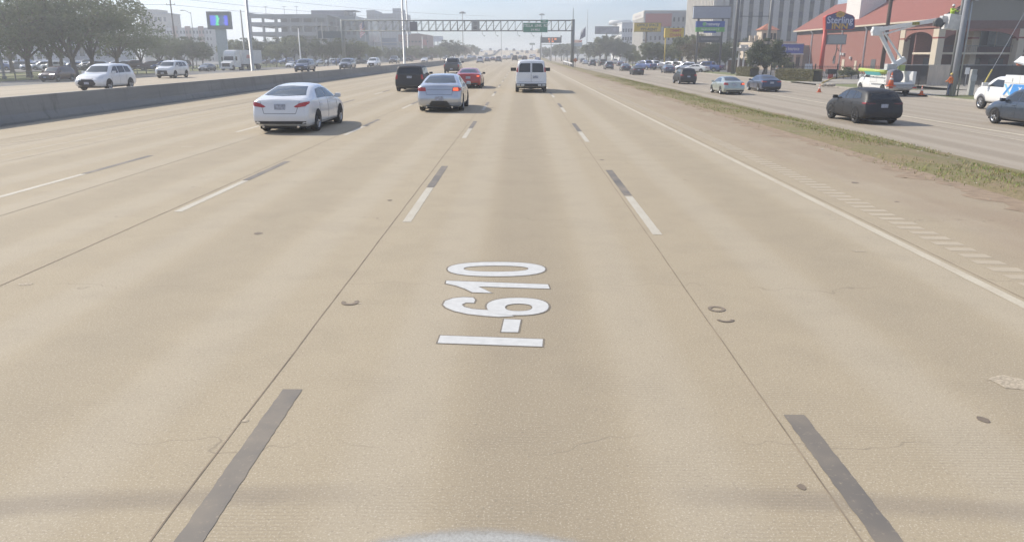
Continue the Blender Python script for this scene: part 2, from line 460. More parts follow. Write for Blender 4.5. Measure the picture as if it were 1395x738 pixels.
# rumble strips on the shoulders: transverse pale bars
br = bmesh.new()
y = 3.0
while y < 55:
    x0 = 5.46 + random.uniform(-.02, .02); w_ = .36 + random.uniform(-.03, .03)
    vs = [br.verts.new(p) for p in ((x0, y, .002), (x0+w_, y-.02, .002), (x0+w_, y+.15, .002), (x0, y+.17, .002))]; br.faces.new(vs)
    x0 = -14.35
    vs = [br.verts.new(p) for p in ((x0, y, .005), (x0+.36, y, .005), (x0+.36, y+.12, .005), (x0, y+.12, .005))]; br.faces.new(vs)
    y += .305
structure('rumble_strip', br, worn_paint('rumble strip bars', (.455, .385, .28), .50))
# frontage road lane lines
bf = bmesh.new()
def fmark(bm, xc, w, ya, yb, z=-.893):
    vs = [bm.verts.new(p) for p in ((xc-w/2+bendx(ya), ya, z), (xc+w/2+bendx(ya), ya, z), (xc+w/2+bendx(yb), yb, z), (xc-w/2+bendx(yb), yb, z))]; bm.faces.new(vs)
fmark(bf, 21.3, .22, 5, 120); 
for i in range(12): fmark(bf, 17.9, .09, 60+i*12, 63+i*12)
fmark(bf, 19.95, .09, 5, 60)
structure('frontage_lane_line', bf, mat('cream lane line', (.56, .50, .38), .8, var=.15, scale=3))
# map overlay label I-610, built as flat lettering laid on the lane
def glyph_polys():
    s = 4.919
    def Z(pts): return [(570+x/s, 340+y/s) for x, y in pts]
    def ell(cx, cy, rx, ry, n=28, a0=0, a1=360, p=2.3):
        out = []
        for i in range(n):
            t = R(a0+(a1-a0)*i/n); c, s_ = math.cos(t), math.sin(t)
            out.append((cx+rx*abs(c)**(2/p)*(1 if c >= 0 else -1), cy+ry*abs(s_)**(2/p)*(1 if s_ >= 0 else -1)))
        return out
    rings = []       # (outer, inner) rings and plain polygons
    rings.append((Z(ell(523, 130, 328, 48)), Z(ell(520, 127, 218, 20))))
    one = Z([(188, 207), (240, 209), (868, 232), (880, 261), (400, 246), (494, 290), (362, 285), (310, 260), (246, 239), (184, 226)])
    six_bowl = (Z(ell(665, 380, 208, 58)), Z(ell(672, 386, 92, 25)))
    six_tail = Z([(166, 368), (185, 387), (240, 410), (330, 430), (440, 442), (540, 449), (640, 444), (600, 425), (520, 412), (478, 404), (430, 402), (360, 396), (305, 382), (290, 366), (318, 354), (372, 356), (380, 336), (366, 320), (300, 317), (230, 325), (180, 342)])
    dash = Z([(575, 464), (686, 468), (668, 552), (555, 550)])
    eye = Z([(147, 573), (834, 598), (830, 648), (128, 624)])
    return rings, [one, six_tail, dash, eye], six_bowl
def lay(pts, z): return [at(x, y, z) for x, y in pts]
def flat_poly(bm, pts):
    vs = [bm.verts.new(p) for p in pts]; es = [bm.edges.new((vs[i], vs[(i+1) % len(vs)])) for i in range(len(vs))]
    bmesh.ops.triangle_fill(bm, edges=es, use_beauty=True)
def ring_poly(bm, a, b):
    n = len(a); A = [bm.verts.new(p) for p in a]; Bv = [bm.verts.new(p) for p in b]
    for i in range(n): bm.faces.new((A[i], A[(i+1) % n], Bv[(i+1) % n], Bv[i]))
rings, polys, bowl = glyph_polys()
let_m = mat('white overlay lettering', (.56, .555, .53), .7, var=.07, scale=14)
lsh_m = mat('dark lettering outline', (.20, .17, .13), .8, var=.15, scale=12)
bm = bmesh.new()
for o_, i_ in rings: ring_poly(bm, lay(o_, .005), lay(i_, .005))
ring_poly(bm, lay(bowl[0], .006), lay(bowl[1], .006))
for p in (polys[0], polys[2], polys[3]): flat_poly(bm, lay(p, .005))
flat_poly(bm, lay(polys[1], .0045))
bmesh.ops.recalc_face_normals(bm, faces=bm.faces)
for f in bm.faces:
    if f.normal.z < 0: f.normal_flip()
structure('overlay_lettering', bm, let_m)
def grow(pts, d):
    """offset a ground polygon outwards by d metres"""
    P = [Vector((p.x, p.y)) for p in pts]; n = len(P)
    area = sum(P[i].x*P[(i+1) % n].y - P[(i+1) % n].x*P[i].y for i in range(n)); s = 1 if area > 0 else -1
    out = []
    for i in range(n):
        a, b, c = P[i-1], P[i], P[(i+1) % n]
        n1 = Vector(((b-a).y, -(b-a).x)).normalized(); n2 = Vector(((c-b).y, -(c-b).x)).normalized()
        m = (n1+n2); m = m.normalized() if m.length > .2 else n1
        out.append(Vector((b.x+m.x*d*s, b.y+m.y*d*s, pts[i].z)))
    return out
bm = bmesh.new()
for k_, o_ in enumerate([rings[0][0], bowl[0]]):
    i_ = rings[0][1] if k_ == 0 else bowl[1]
    ring_poly(bm, grow(lay(o_, .003), .020), grow(lay(i_, .003), -.014))
for p in (polys[0], polys[2], polys[3]): flat_poly(bm, grow(lay(p, .003), .020))
flat_poly(bm, grow(lay(polys[1], .0025), .020))
for f in bm.faces:
    if f.normal.z < 0: f.normal_flip()
structure('lettering_outline', bm, lsh_m)

# small repairs, tar rings and litter-sized marks on the pavement
bm = bmesh.new()
def arc(cx, cy, r, a0, a1, w=.035, z=.006):
    n = 16; v = []
    for i in range(n+1):
        a = R(a0+(a1-a0)*i/n)
        v.append((bm.verts.new((cx+(r-w)*math.cos(a), cy+(r-w)*math.sin(a), z)), bm.verts.new((cx+r*math.cos(a), cy+r*math.sin(a), z))))
    for p, q in zip(v, v[1:]): bm.faces.new((p[0], q[0], q[1], p[1]))
p = at(976, 421); arc(p.x, p.y, .085, 0, 359)
p = at(989, 437); arc(p.x, p.y+.04, .085, 190, 350)
p = at(477, 412); arc(p.x, p.y, .09, 160, 400, .045)
for px, py, r in ((1092, 663, .025), (1339, 571, .04), (352, 318, .06), (531, 273, .05), (820, 218, .06), (1222, 275, .04), (1165, 249, .08)):
    p = at(px, py); n = 9
    vs = [bm.verts.new((p.x+r*random.uniform(.7, 1.2)*math.cos(2*math.pi*k/n), p.y+r*1.2*random.uniform(.7, 1.2)*math.sin(2*math.pi*k/n), .003)) for k in range(n)]
    bm.faces.new(vs)
structure('tar_spots', bm, mat('tar', (.20, .16, .12), .8, var=.3))
bm = bmesh.new()
for px, py, rx, ry in ((1378, 521, .16, .14), (35, 387, .09, .05), (334, 573, .03, .02), (750, 211, .12, .1), (486, 413, .05, .03), (1170, 342, .09, .04), (255, 200, .2, .12)):
    p = at(px, py); n = 14
    vs = [bm.verts.new((p.x+rx*random.uniform(.7, 1.2)*math.cos(2*math.pi*k/n), p.y+ry*random.uniform(.7, 1.2)*math.sin(2*math.pi*k/n), .003)) for k in range(n)]
    bm.faces.new(vs)
structure('spalled_concrete', bm, mat('spalled concrete', (.41, .345, .255), .95, var=.35, scale=40))
# pale disc added in place of the camera car's blurred arc, fading outwards
c = at(650, 712); rr = 1.40
blur_mat, nt, b = nmat('pale camera car blur'); B = NB(nt); P = B.n('ShaderNodeTexCoord').outputs['Object']
sx = B.n('ShaderNodeSeparateXYZ'); B.lk(P, sx.inputs[0])
d2 = B.math('ADD', B.math('POWER', B.math('DIVIDE', sx.outputs[0], rr), 2), B.math('POWER', B.math('DIVIDE', sx.outputs[1], rr*.93), 2))
d2 = B.math('ADD', B.math('SQRT', d2), B.math('MULTIPLY', B.math('SUBTRACT', B.noise(P, 9, 4, .6), .5), .05))
al = B.map(d2, .90, .985, .85, 0)
B.lk(B.mix(B.map(B.noise(P, 60, 3, .8), .35, .65, 0, 1), (.36, .355, .33), (.50, .50, .475)), b.inputs['Base Color']); b.inputs['Roughness'].default_value = .8; B.lk(al, b.inputs['Alpha'])
bm = bmesh.new(); vs = [bm.verts.new((rr*1.1*math.cos(2*math.pi*k/48), rr*1.05*math.sin(2*math.pi*k/48), 0)) for k in range(48)]; bm.faces.new(vs)
pt_ = structure('camera_car_blur', bm, blur_mat); pt_.location = (c.x+.02, c.y-rr*.93, .004)

# ------------------------------------------------------------------ verge grass and leaves
def blade_stuff(name, area, count, hmin, hmax, wide, col, label=None, zfun=None, clump=.5, col2=None, gk=.5):
    bm = bmesh.new()
    for _ in range(count):
        x, y = area()
        if x is None: continue
        z = zfun(x, y)
        for _k in range(3):
            a = random.uniform(0, 6.28); h = random.uniform(hmin, hmax); w = wide*random.uniform(.6, 1.3)
            dx, dy = math.cos(a), math.sin(a); ln = h*random.uniform(.2, 1.1); ox, oy = random.uniform(-.05, .05), random.uniform(-.05, .05)
            v = [bm.verts.new(q) for q in ((x+ox-dy*w, y+oy+dx*w, z-.01), (x+ox+dy*w, y+oy-dx*w, z-.01), (x+ox+dx*ln, y+oy+dy*ln, z+h))]
            f = bm.faces.new(v); f.material_index = 0 if random.random() < gk else 1
    o = obj(name, bm, [mat(name+' blade green', col, .9, var=.3, scale=1.2), mat(name+' blade dry', col2 or (.37, .28, .15), .9, var=.3, scale=1.5)])
    o['kind'] = 'stuff'; o['category'] = 'grass'
    if label: o['label'] = label
    return o
from mathutils import noise as mnoise
def verge_area():
    y = 8 + 80*random.random()**1.7
    x = random.uniform(8.1, 14.7)
    d = mnoise.noise(Vector((x*.45, y*.22, 3.1)))
    edge = max(0, 1-abs(x-10.4)/2.7)
    if y < 30: edge *= .45 + .35*mnoise.noise(Vector((x*.8, y*.5, 9.0)))
    if d + edge*.55 < random.uniform(-.1, .45): return None, None
    return x, y
blade_stuff('verge_grass', verge_area, 32000, .025, .08, .007, (.22, .29, .06), 'patchy short grass on the verge between the freeway shoulder and the frontage road', zfun=lambda x, y: vz(x, y))
bm = bmesh.new()
for _ in range(260):
    x, y = random.uniform(7.6, 14.8), 9 + 40*random.random()**1.5; s = random.uniform(.02, .07); z = vz(max(x, 8.26), y)+.015 if x > 8.25 else .008
    if x > 14.5: z = -.89
    a = random.uniform(0, 6.3)
    vs = [bm.verts.new((x+s*r_*math.cos(a+t), y+s*r_*math.sin(a+t), z+random.uniform(0, .012))) for t, r_ in ((0, 1), (1.4, .6), (2.8, 1.1), (4.4, .7))]
    bm.faces.new(vs)
o = obj('verge_litter', bm, mat('pale litter and stones', (.45, .40, .33), .9, var=.5, scale=2)); o['kind'] = 'stuff'; o['category'] = 'litter'; o['label'] = 'scattered pale stones and scraps of litter lying along the verge'

# soil spilling raggedly over both road edges
bm = bmesh.new()
for side, xe, zz in ((-1, 8.3, .003), (1, 14.5, -.896)):
    rows = []; y = 6.0
    while y < 130:
        nz_ = abs(mnoise.noise(Vector((y*.9, side*5, 0))))*.9 + abs(mnoise.noise(Vector((y*3.1, side*9, 0))))*.35
        rows.append((bm.verts.new((xe+side*(.03+nz_), y, zz)), bm.verts.new((xe-side*.25, y, zz+(.003 if side < 0 else .012))))); y += .18 if y < 40 else .6
    for a, b_ in zip(rows, rows[1:]): bm.faces.new((a[0], a[1], b_[1], b_[0]) if side < 0 else (a[1], a[0], b_[0], b_[1]))
structure('soil_edge', bm, mat('spilt soil', (.29, .215, .145), .95, var=.2, scale=5, bump=.3, bscale=30))

# ------------------------------------------------------------------ median barrier
barrier_m, nt, b = nmat('weathered barrier concrete'); B = NB(nt)
P = B.n('ShaderNodeTexCoord').outputs['Object']
c = B.ramp(B.noise(P, .8, 6, .6, (1, .15, 2)), [(.3, (.19, .19, .18)), (.7, (.27, .265, .25))])
c = B.mix(B.map(B.noise(P, 2.0, 5, .7, (1, 1, .15)), .5, .75, 0, .6), c, (.10, .10, .095))
B.lk(c, b.inputs['Base Color']); b.inputs['Roughness'].default_value = .9
bm = bmesh.new()
prof = [(-18.62, -.05), (-18.62, .08), (-18.48, .33), (-18.41, .93), (-18.21, .93), (-18.14, .33), (-18.0, .08), (-18.0, -.05)]
rows = []
for y in YS: rows.append([bm.verts.new((x+bendx(y), y, gz(y)+z)) for x, z in prof])
for a, b_ in zip(rows, rows[1:]):
    for i in range(len(prof)-1): bm.faces.new((a[i], a[i+1], b_[i+1], b_[i]))
bmesh.ops.recalc_face_normals(bm, faces=bm.faces)
tag(obj('median_barrier', bm, barrier_m), 'long grey concrete barrier dividing the two carriageways of the freeway', 'barrier')
bm = bmesh.new(); strip_sheet(bm, [-18.85, -18.62], YS); strip_sheet(bm, [-18.0, -17.75], YS); structure('median_strip', bm, mat('median concrete', (.30, .27, .22), .9, var=.2))
# parapet rails on the overpass
for x, lab in ((8.9, 'cream concrete parapet on the right side of the distant overpass'), (-40.8, 'cream concrete parapet on the left side of the distant overpass')):
    bm = bmesh.new(); rows = []
    for y in [390+15*i for i in range(18)]:
        rows.append([bm.verts.new((x+q+bendx(y), y, gz(y)+z)) for q, z in ((-.3, -1.2), (-.3, 1.1), (.3, 1.1), (.3, -1.2))])
    for a, b_ in zip(rows, rows[1:]):
        for i in range(3): bm.faces.new((a[i], a[i+1], b_[i+1], b_[i]))
    bm.faces.new(rows[0])
    tag(obj('overpass_parapet', bm, mat('cream parapet concrete', (.55, .50, .38), .8)), lab, 'parapet')
# ================================================================== VEHICLES
def interp(pts, y):
    if y <= pts[0][0]: return pts[0][1]
    for (a, va), (b, vb) in zip(pts, pts[1:]):
        if y <= b: 
            t = (y-a)/(b-a); return va + (vb-va)*t
    return pts[-1][1]
def sm_interp(pts, y, r=.10):
    return sum(interp(pts, y+d*r)*w for d, w in ((-1, 1), (-.5, 2), (0, 3), (.5, 2), (1, 1)))/9
def shell(S):
    """a lofted body: y runs from the rear bumper (0) to the nose (L)"""
    L, W = S['L'], S['W']; hw0 = W/2
    ys = sorted(set([0, .02, .06, .12, .2, .3, .42, L, L-.02, L-.06, L-.13, L-.22, L-.34, L-.5] + [.42+(L-.92)*i/26 for i in range(27)]))
    def wid(y):
        a = [(0, S.get('rw', .86)), (.02, S.get('rw', .86)+.05), (.06, .945), (.12, .97), (.3, .99), (.6, 1)]
        b = [(0, S.get('fw', .70)), (.02, .76), (.06, .83), (.13, .89), (.22, .93), (.5, .975), (.9, 1)]
        return min(interp(a, y), interp(b, L-y))
    bm = bmesh.new(); rings = []
    for y in ys:
        hw = hw0*wid(y); zt = sm_interp(S['top'], y, S.get('sm', .1)); zb = min(sm_interp(S['belt'], y), zt-.015)
        z0 = S['z0'] + .10*max(0, 1-y/.25) + .06*max(0, 1-(L-y)/.35)
        gh_ = zt-zb; k = min(1, gh_/.35)
        sh = hw*(.955 if k > .3 else .93+.025*k/.3)
        tum = S.get('tum', .36)
        rw_ = sh - .03 - gh_*tum*.9
        e = min(.07, gh_*.5)
        pts = [(0, z0), (hw*.8, z0), (hw*.95, z0+.05), (hw*.985, z0+.16), (hw, z0+(zb-z0)*.45), (hw*.992, z0+(zb-z0)*.72), (hw*.975, zb-.05*min(1, (zb-z0)/.4)), (sh, zb),
               (sh-.02-(gh_-e)*tum*.45, zb+(gh_-e)*.5), (rw_, zt-e), (rw_-.05*k-.02, zt-e*.35), (rw_-.16, zt-e*.02), (rw_*.5, zt+.018), (0, zt+.028)]
        rings.append((y, pts))
    def yoff(y, z):
        o = 0
        if 'rear' in S and y < .7: o += interp(S['rear'], z)*(1-y/.7)
        if 'front' in S and y > L-.7: o -= interp(S['front'], z)*(1-(L-y)/.7)
        return o
    V = []
    for y, pts in rings:
        Rr = [bm.verts.new((x, y+yoff(y, z), z)) for x, z in pts]
        Ll = [Rr[0]] + [bm.verts.new((-x, y+yoff(y, z), z)) for x, z in pts[1:-1]] + [Rr[-1]]
        V.append((Rr, Ll))
    n = len(rings[0][1])
    for (Ra, La), (Rb, Lb) in zip(V, V[1:]):
        for i in range(n-1):
            bm.faces.new((Ra[i], Rb[i], Rb[i+1], Ra[i+1])); bm.faces.new((La[i+1], Lb[i+1], Lb[i], La[i]))
    for idx, flip in ((0, False), (-1, True)):
        Rr, Ll = V[idx]
        for i in range(n-1):
            q = [Rr[i], Rr[i+1], Ll[i+1], Ll[i]]
            q2 = []
            for v in q:
                if v not in q2: q2.append(v)
            if flip: q2 = q2[::-1]
            if len(q2) > 2: bm.faces.new(q2)
    bmesh.ops.recalc_face_normals(bm, faces=bm.faces)
    for f in bm.faces: f.smooth = True
    return bm
def project(bvh, poly, axis, off=.006, ring=(1, .97, .8, .55, .28), dens=.10, bm=None, mi=0, c=None):
    """lay a panel given as a 2D outline onto the body shell, seen along an axis"""
    if bm is None: bm = bmesh.new()
    P = []
    for i in range(len(poly)):
        a, b = Vector(poly[i]), Vector(poly[(i+1) % len(poly)]); k = max(1, int((b-a).length/dens))
        P += [a.lerp(b, j/k) for j in range(k)]
    c = Vector(c) if c else sum(P, Vector((0, 0)))/len(P)
    def cast(u, v):
        if axis == 'x+': o, d = Vector((6, u, v)), Vector((-1, 0, 0))
        elif axis == 'x-': o, d = Vector((-6, u, v)), Vector((1, 0, 0))
        elif axis == 'y-': o, d = Vector((u, -6, v)), Vector((0, 1, 0))
        elif axis == 'y+': o, d = Vector((u, 12, v)), Vector((0, -1, 0))
        else: o, d = Vector((u, v, 6)), Vector((0, 0, -1))
        h, nrm, *_ = bvh.ray_cast(o, d)
        if h is None: return None
        if nrm.dot(d) > 0: nrm = -nrm
        return bm.verts.new(h + nrm*off)
    rr = [[cast(*(c + (p-c)*s)) for p in P] for s in ring]
    ce = cast(c.x, c.y)
    n = len(P)
    def face(vs):
        if all(v is not None for v in vs):
            f = bm.faces.new(vs); f.material_index = mi; f.smooth = True
    for a, b in zip(rr, rr[1:]):
        for i in range(n): face((a[i], a[(i+1) % n], b[(i+1) % n], b[i]))
    for i in range(n): face((rr[-1][i], rr[-1][(i+1) % n], ce))
    bm.normal_update()
    tow = {'x+': Vector((1, 0, 0)), 'x-': Vector((-1, 0, 0)), 'y-': Vector((0, -1, 0)), 'y+': Vector((0, 1, 0)), 'z': Vector((0, 0, 1))}[axis]
    for f in bm.faces:
        if f.normal.dot(tow) < 0: f.normal_flip()
    return bm
def wheel_parts(parent, x, y, r, side, rim='rim', w=.22, spokes=5, hub=.7):
    """tyre with its rim as a child; side +1 = right"""
    bm = bmesh.new()
    lathe(bm, [(r*.62, -w/2), (r*.92, -w/2), (r*.985, -w*.36), (r, -w*.1), (r, w*.1), (r*.985, w*.36), (r*.92, w/2), (r*.66, w/2), (r*.60, w*.38)], 'x', (0, 0, 0), 26, cap=False)
    t = obj('wheel', bm, M['tyre'], parent, loc=(x, y, r))
    bm = bmesh.new()
    lathe(bm, [(r*.60, -w*.3), (r*.60, w*.1), (.0001, w*.12)], 'x', (0, 0, 0), 22, 1)
    lathe(bm, [(r*.68, w*.30), (r*.68, w*.47), (r*.61, w*.49), (r*.58, w*.2)], 'x', (0, 0, 0), 22, 0, cap=False)
    for k in range(spokes):
        a = 2*math.pi*k/spokes
        for da in ((-.13, .13) if spokes == 5 else (0,)):
            c_, s_ = math.cos(a+da), math.sin(a+da); wd = r*.055 if spokes == 5 else r*.05
            v = []
            for q in (r*.08, r*.63):
                for sgn in (-1, 1):
                    for h in (w*.22, w*.44): v.append(bm.verts.new((h, q*c_-sgn*wd*s_, q*s_+sgn*wd*c_)))
            for f in ((0, 1, 3, 2), (4, 6, 7, 5), (0, 4, 5, 1), (2, 3, 7, 6), (1, 5, 7, 3), (0, 2, 6, 4)): bm.faces.new([v[i] for i in f])
    lathe(bm, [(r*.15, w*.2), (r*.15, w*.46), (.0001, w*.48)], 'x', (0, 0, 0), 12, 0)
    if side < 0:
        for v in bm.verts: v.co.x *= -1
        bmesh.ops.reverse_faces(bm, faces=bm.faces)
    obj('rim', bm, [M[rim], M['well']], t)
    return t
def rrect(x0, x1, z0, z1, r=.03, n=3):
    out = []
    for cx, cz, a0 in ((x1-r, z1-r, 0), (x0+r, z1-r, 90), (x0+r, z0+r, 180), (x1-r, z0+r, 270)):
        for i in range(n+1):
            a = R(a0+90*i/n); out.append((cx+r*math.cos(a), cz+r*math.sin(a)))
    return out
def car(name, label, cat, S, pm, loc=(0, 0, 0), rz=0, group=None):
    t = thing(name, label, cat, loc, rz, group)
    L, W = S['L'], S['W']; hw = W/2
    bm = shell(S); me_bvh = BVHTree.FromBMesh(bm)
    body = obj('body', bm, pm, t)
    body.material_slots[0].link = 'OBJECT'; body.material_slots[0].material = pm
    # wheel arches
    r = S['r']; ax = (S['ra'], S['fa'])
    for y in ax:
        for side, axn in ((1, 'x+'), (-1, 'x-')):
            poly = [(y+(r*1.17)*math.cos(a), max(r+(r*1.17)*math.sin(a), S['z0']+.03)) for a in [2*math.pi*i/24 for i in range(24)]]
            am = project(me_bvh, poly, axn, .008, c=(y, r*1.25))
            obj('wheel_arch', am, M['well'] if 'cladm' not in S else S['cladm'], body)
            wheel_parts(t, side*(hw-.105), y, r, side, S.get('rim', 'rim'), spokes=S.get('spokes', 5))
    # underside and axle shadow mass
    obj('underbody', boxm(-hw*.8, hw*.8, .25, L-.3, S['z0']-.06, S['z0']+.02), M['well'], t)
    # glass
    for g in S['side_win']:
        for axn in ('x+', 'x-'): obj('side_window', project(me_bvh, g, axn, .007), M[S.get('glass', 'glass')], t)
    if S.get('rear_win'): 
        gs = S['rear_win'] if isinstance(S['rear_win'][0], list) else [S['rear_win']]
        for g in gs: obj('rear_window', project(me_bvh, g, 'y-', .008), M[S.get('glass', 'glass')], t)
    obj('windscreen', project(me_bvh, S['wind'], 'y+', .008), M['glassmid'], t)
    # lamps
    for side in (1, -1):
        for p in S['tail']:
            o = obj('tail_light', project(me_bvh, [(side*x, z) for x, z in p], 'y-', .012, dens=.05), S.get('tailm', M['tail']), t)
        for p in S.get('tail_side', []):
            obj('tail_light_return', project(me_bvh, p, 'x+' if side > 0 else 'x-', .010, dens=.05), M['tail'], body)
        for p in S['head']:
            o = obj('headlight', project(me_bvh, [(side*x, z) for x, z in p], 'y+', .012, dens=.05), M['headon'] if S.get('lit') else M['head'], t)
    if S.get('grille'): obj('grille', project(me_bvh, S['grille'], 'y+', .012), M['trim'], t)
    if S.get('valance'): obj('rear_valance', project(me_bvh, S['valance'], 'y-', .010), M['trim'], t)
    if S.get('front_valance'): obj('front_valance', project(me_bvh, S['front_valance'], 'y+', .011), M['trim'], t)
    if S.get('seams', True):
        zb = interp(S['belt'], L*.5)
        for (ya, za, yb, zbb) in S.get('door_lines', []):
            for axn in ('x+', 'x-'):
                bm = bmesh.new()
                d = Vector((yb-ya, zbb-za)).normalized(); n_ = Vector((-d.y, d.x))*.006
                project(me_bvh, [(ya+n_.x, za+n_.y), (yb+n_.x, zbb+n_.y), (yb-n_.x, zbb-n_.y), (ya-n_.x, za-n_.y)], axn, .004, ring=(1,), dens=.08, bm=bm, c=None)
                obj('door_gap', bm, M['seam'], body)
        for (xa, za, xb, zbb) in S.get('lid_lines', []):
            bm = bmesh.new()
            d = Vector((xb-xa, zbb-za)).normalized(); n_ = Vector((-d.y, d.x))*.006
            project(me_bvh, [(xa+n_.x, za+n_.y), (xb+n_.x, zbb+n_.y), (xb-n_.x, zbb-n_.y), (xa-n_.x, za-n_.y)], 'y-', .004, ring=(1,), dens=.08, bm=bm)
            obj('lid_gap', bm, M['seam'], body)
        for y, z in S.get('handles', []):
            for s_ in (1, -1):
                h = me_bvh.ray_cast(Vector((6*s_, y, z)), Vector((-s_, 0, 0)))[0]
                if h: obj('door_handle', boxm(min(h.x-.012*s_, h.x+.025*s_), max(h.x-.012*s_, h.x+.025*s_), y-.09, y+.09, z-.014, z+.014), pm, body)
    px_, pz_ = S.get('plate', (0, .75))
    h = me_bvh.ray_cast(Vector((px_, -5, pz_)), Vector((0, 1, 0)))[0]
    if h: obj('licence_plate', boxm(px_-.17, px_+.17, h.y-.022, h.y+.03, pz_-.085, pz_+.085), M['plate'], t)
    if S.get('fplate'):
        h = me_bvh.ray_cast(Vector((0, 12, S['fplate'])), Vector((0, -1, 0)))[0]
        if h: obj('licence_plate', boxm(-.16, .16, h.y-.03, h.y+.022, S['fplate']-.08, S['fplate']+.08), M['plate'], t)
    # mirrors
    my, mz = S['mirror']
    for side in (1, -1):
        h = me_bvh.ray_cast(Vector((6*side, my, mz)), Vector((-side, 0, 0)))[0]
        x0 = abs(h.x) if h else hw*.9
        bm = bmesh.new(); ms = S.get('msize', 1)
        box(bm, x0+.05, x0+.05+.20*ms, my-.05, my+.09, mz-.03, mz+.11*ms, 0, .03)
        box(bm, x0-.06, x0+.08, my, my+.05, mz-.02, mz+.03)
        if side < 0:
            for v in bm.verts: v.co.x *= -1
            bmesh.ops.reverse_faces(bm, faces=bm.faces)
        mo = obj('mirror', bm, pm if not S.get('mblack') else M['trim'], t)
        if not S.get('mblack'): mo.material_slots[0].link = 'OBJECT'; mo.material_slots[0].material = pm
    for ex in S.get('exhaust', []):
        bm = bmesh.new(); lathe(bm, [(.038, -.04), (.038, .12), (.03, .12), (.03, -.03)], 'y', (ex, .04, S['z0']+.03), 10); obj('exhaust_pipe', bm, M['chrome'], t)
    return t, me_bvh

SEDAN = dict(L=4.87, W=1.83, z0=.19, r=.33, ra=1.02, fa=3.84, sm=.12, tum=.50, rw=.84,
    top=[(0, 1.00), (.10, 1.075), (.62, 1.13), (1.1, 1.285), (1.65, 1.415), (2.2, 1.455), (2.7, 1.44), (3.15, 1.30), (3.72, 1.03), (4.2, .93), (4.62, .80), (4.87, .60)],
    belt=[(0, .98), (.6, 1.02), (1.6, .98), (3.7, .92), (4.87, .6)],
    rear=[(.25, .06), (.42, 0), (.62, .01), (.7, .05), (.95, .09), (1.08, .13)], front=[(.2, .06), (.5, 0), (.75, .10)],
    side_win=[[(1.22, 1.03), (1.62, 1.30), (2.22, 1.345), (2.27, 1.02)], [(2.34, 1.01), (2.30, 1.345), (2.85, 1.28), (3.30, 1.06), (3.36, .99)]],
    rear_win=[(-.66, 1.15), (-.50, 1.385), (0, 1.405), (.50, 1.385), (.66, 1.15), (0, 1.13)],
    wind=[(-.70, 1.06), (-.54, 1.375), (0, 1.39), (.54, 1.375), (.70, 1.06), (0, 1.04)],
    tail=[[(.44, .83), (.52, .80), (.80, .84), (.88, .93), (.86, .98), (.62, .93)]], tail_side=[[(.02, .86), (.30, .93), (.32, .98), (.03, .97)]],
    head=[[(.42, .66), (.80, .72), (.80, .80), (.50, .74)]], grille=[(-.45, .38), (-.40, .66), (.40, .66), (.45, .38)],
    valance=[(-.78, .30), (-.80, .39), (.80, .39), (.78, .30)], front_valance=[(-.7, .24), (-.6, .34), (.6, .34), (.7, .24)],
    door_lines=[(1.35, .40, 1.30, .98), (2.30, .30, 2.30, 1.00), (3.42, .30, 3.42, .90), (1.35, .30, 3.42, .27)],
    lid_lines=[(-.50, .62, .50, .62), (-.50, .62, -.62, .99), (.50, .62, .62, .99)], handles=[(1.5, .84), (2.5, .83)],
    plate=(0, .82), fplate=.45, mirror=(3.28, .98), mblack=False, exhaust=[-.55, .55])
def spec(base, **k): d = dict(base); d.update(k); return d
TAURUS = spec(SEDAN, L=5.1, W=1.92, ra=1.10, fa=3.98, r=.35, tum=.46,
    top=[(0, 1.08), (.10, 1.15), (.58, 1.19), (1.1, 1.38), (1.65, 1.51), (2.3, 1.545), (2.85, 1.52), (3.4, 1.34), (3.95, 1.10), (4.5, 1.0), (4.9, .85), (5.1, .64)],
    belt=[(0, 1.04), (.6, 1.08), (1.6, 1.03), (3.7, .98), (5.1, .62)],
    rear=[(.25, .08), (.42, 0), (.66, .0), (.72, .06), (1.0, .09), (1.15, .12)],
    side_win=[[(1.25, 1.10), (1.66, 1.38), (2.3, 1.43), (2.35, 1.08)], [(2.42, 1.08), (2.38, 1.43), (3.0, 1.36), (3.5, 1.12), (3.55, 1.05)]],
    rear_win=[(-.68, 1.22), (-.52, 1.48), (0, 1.50), (.52, 1.48), (.68, 1.22), (0, 1.20)],
    wind=[(-.72, 1.13), (-.56, 1.46), (0, 1.48), (.56, 1.46), (.72, 1.13), (0, 1.11)],
    tail=[[(.56, .88), (.58, 1.03), (.84, 1.04), (.88, .88)]], tail_side=[[(.02, .9), (.26, .92), (.24, 1.02), (.03, 1.02)]],
    valance=[(-.50, .28), (-.32, .48), (.32, .48), (.50, .28)], lid_lines=[(-.54, .74, .54, .74), (-.54, .74, -.62, 1.06), (.54, .74, .62, 1.06), (-.54, .95, .54, .95)],
    plate=(0, .58), mirror=(3.5, 1.06), handles=[(1.6, .93), (2.6, .92)])
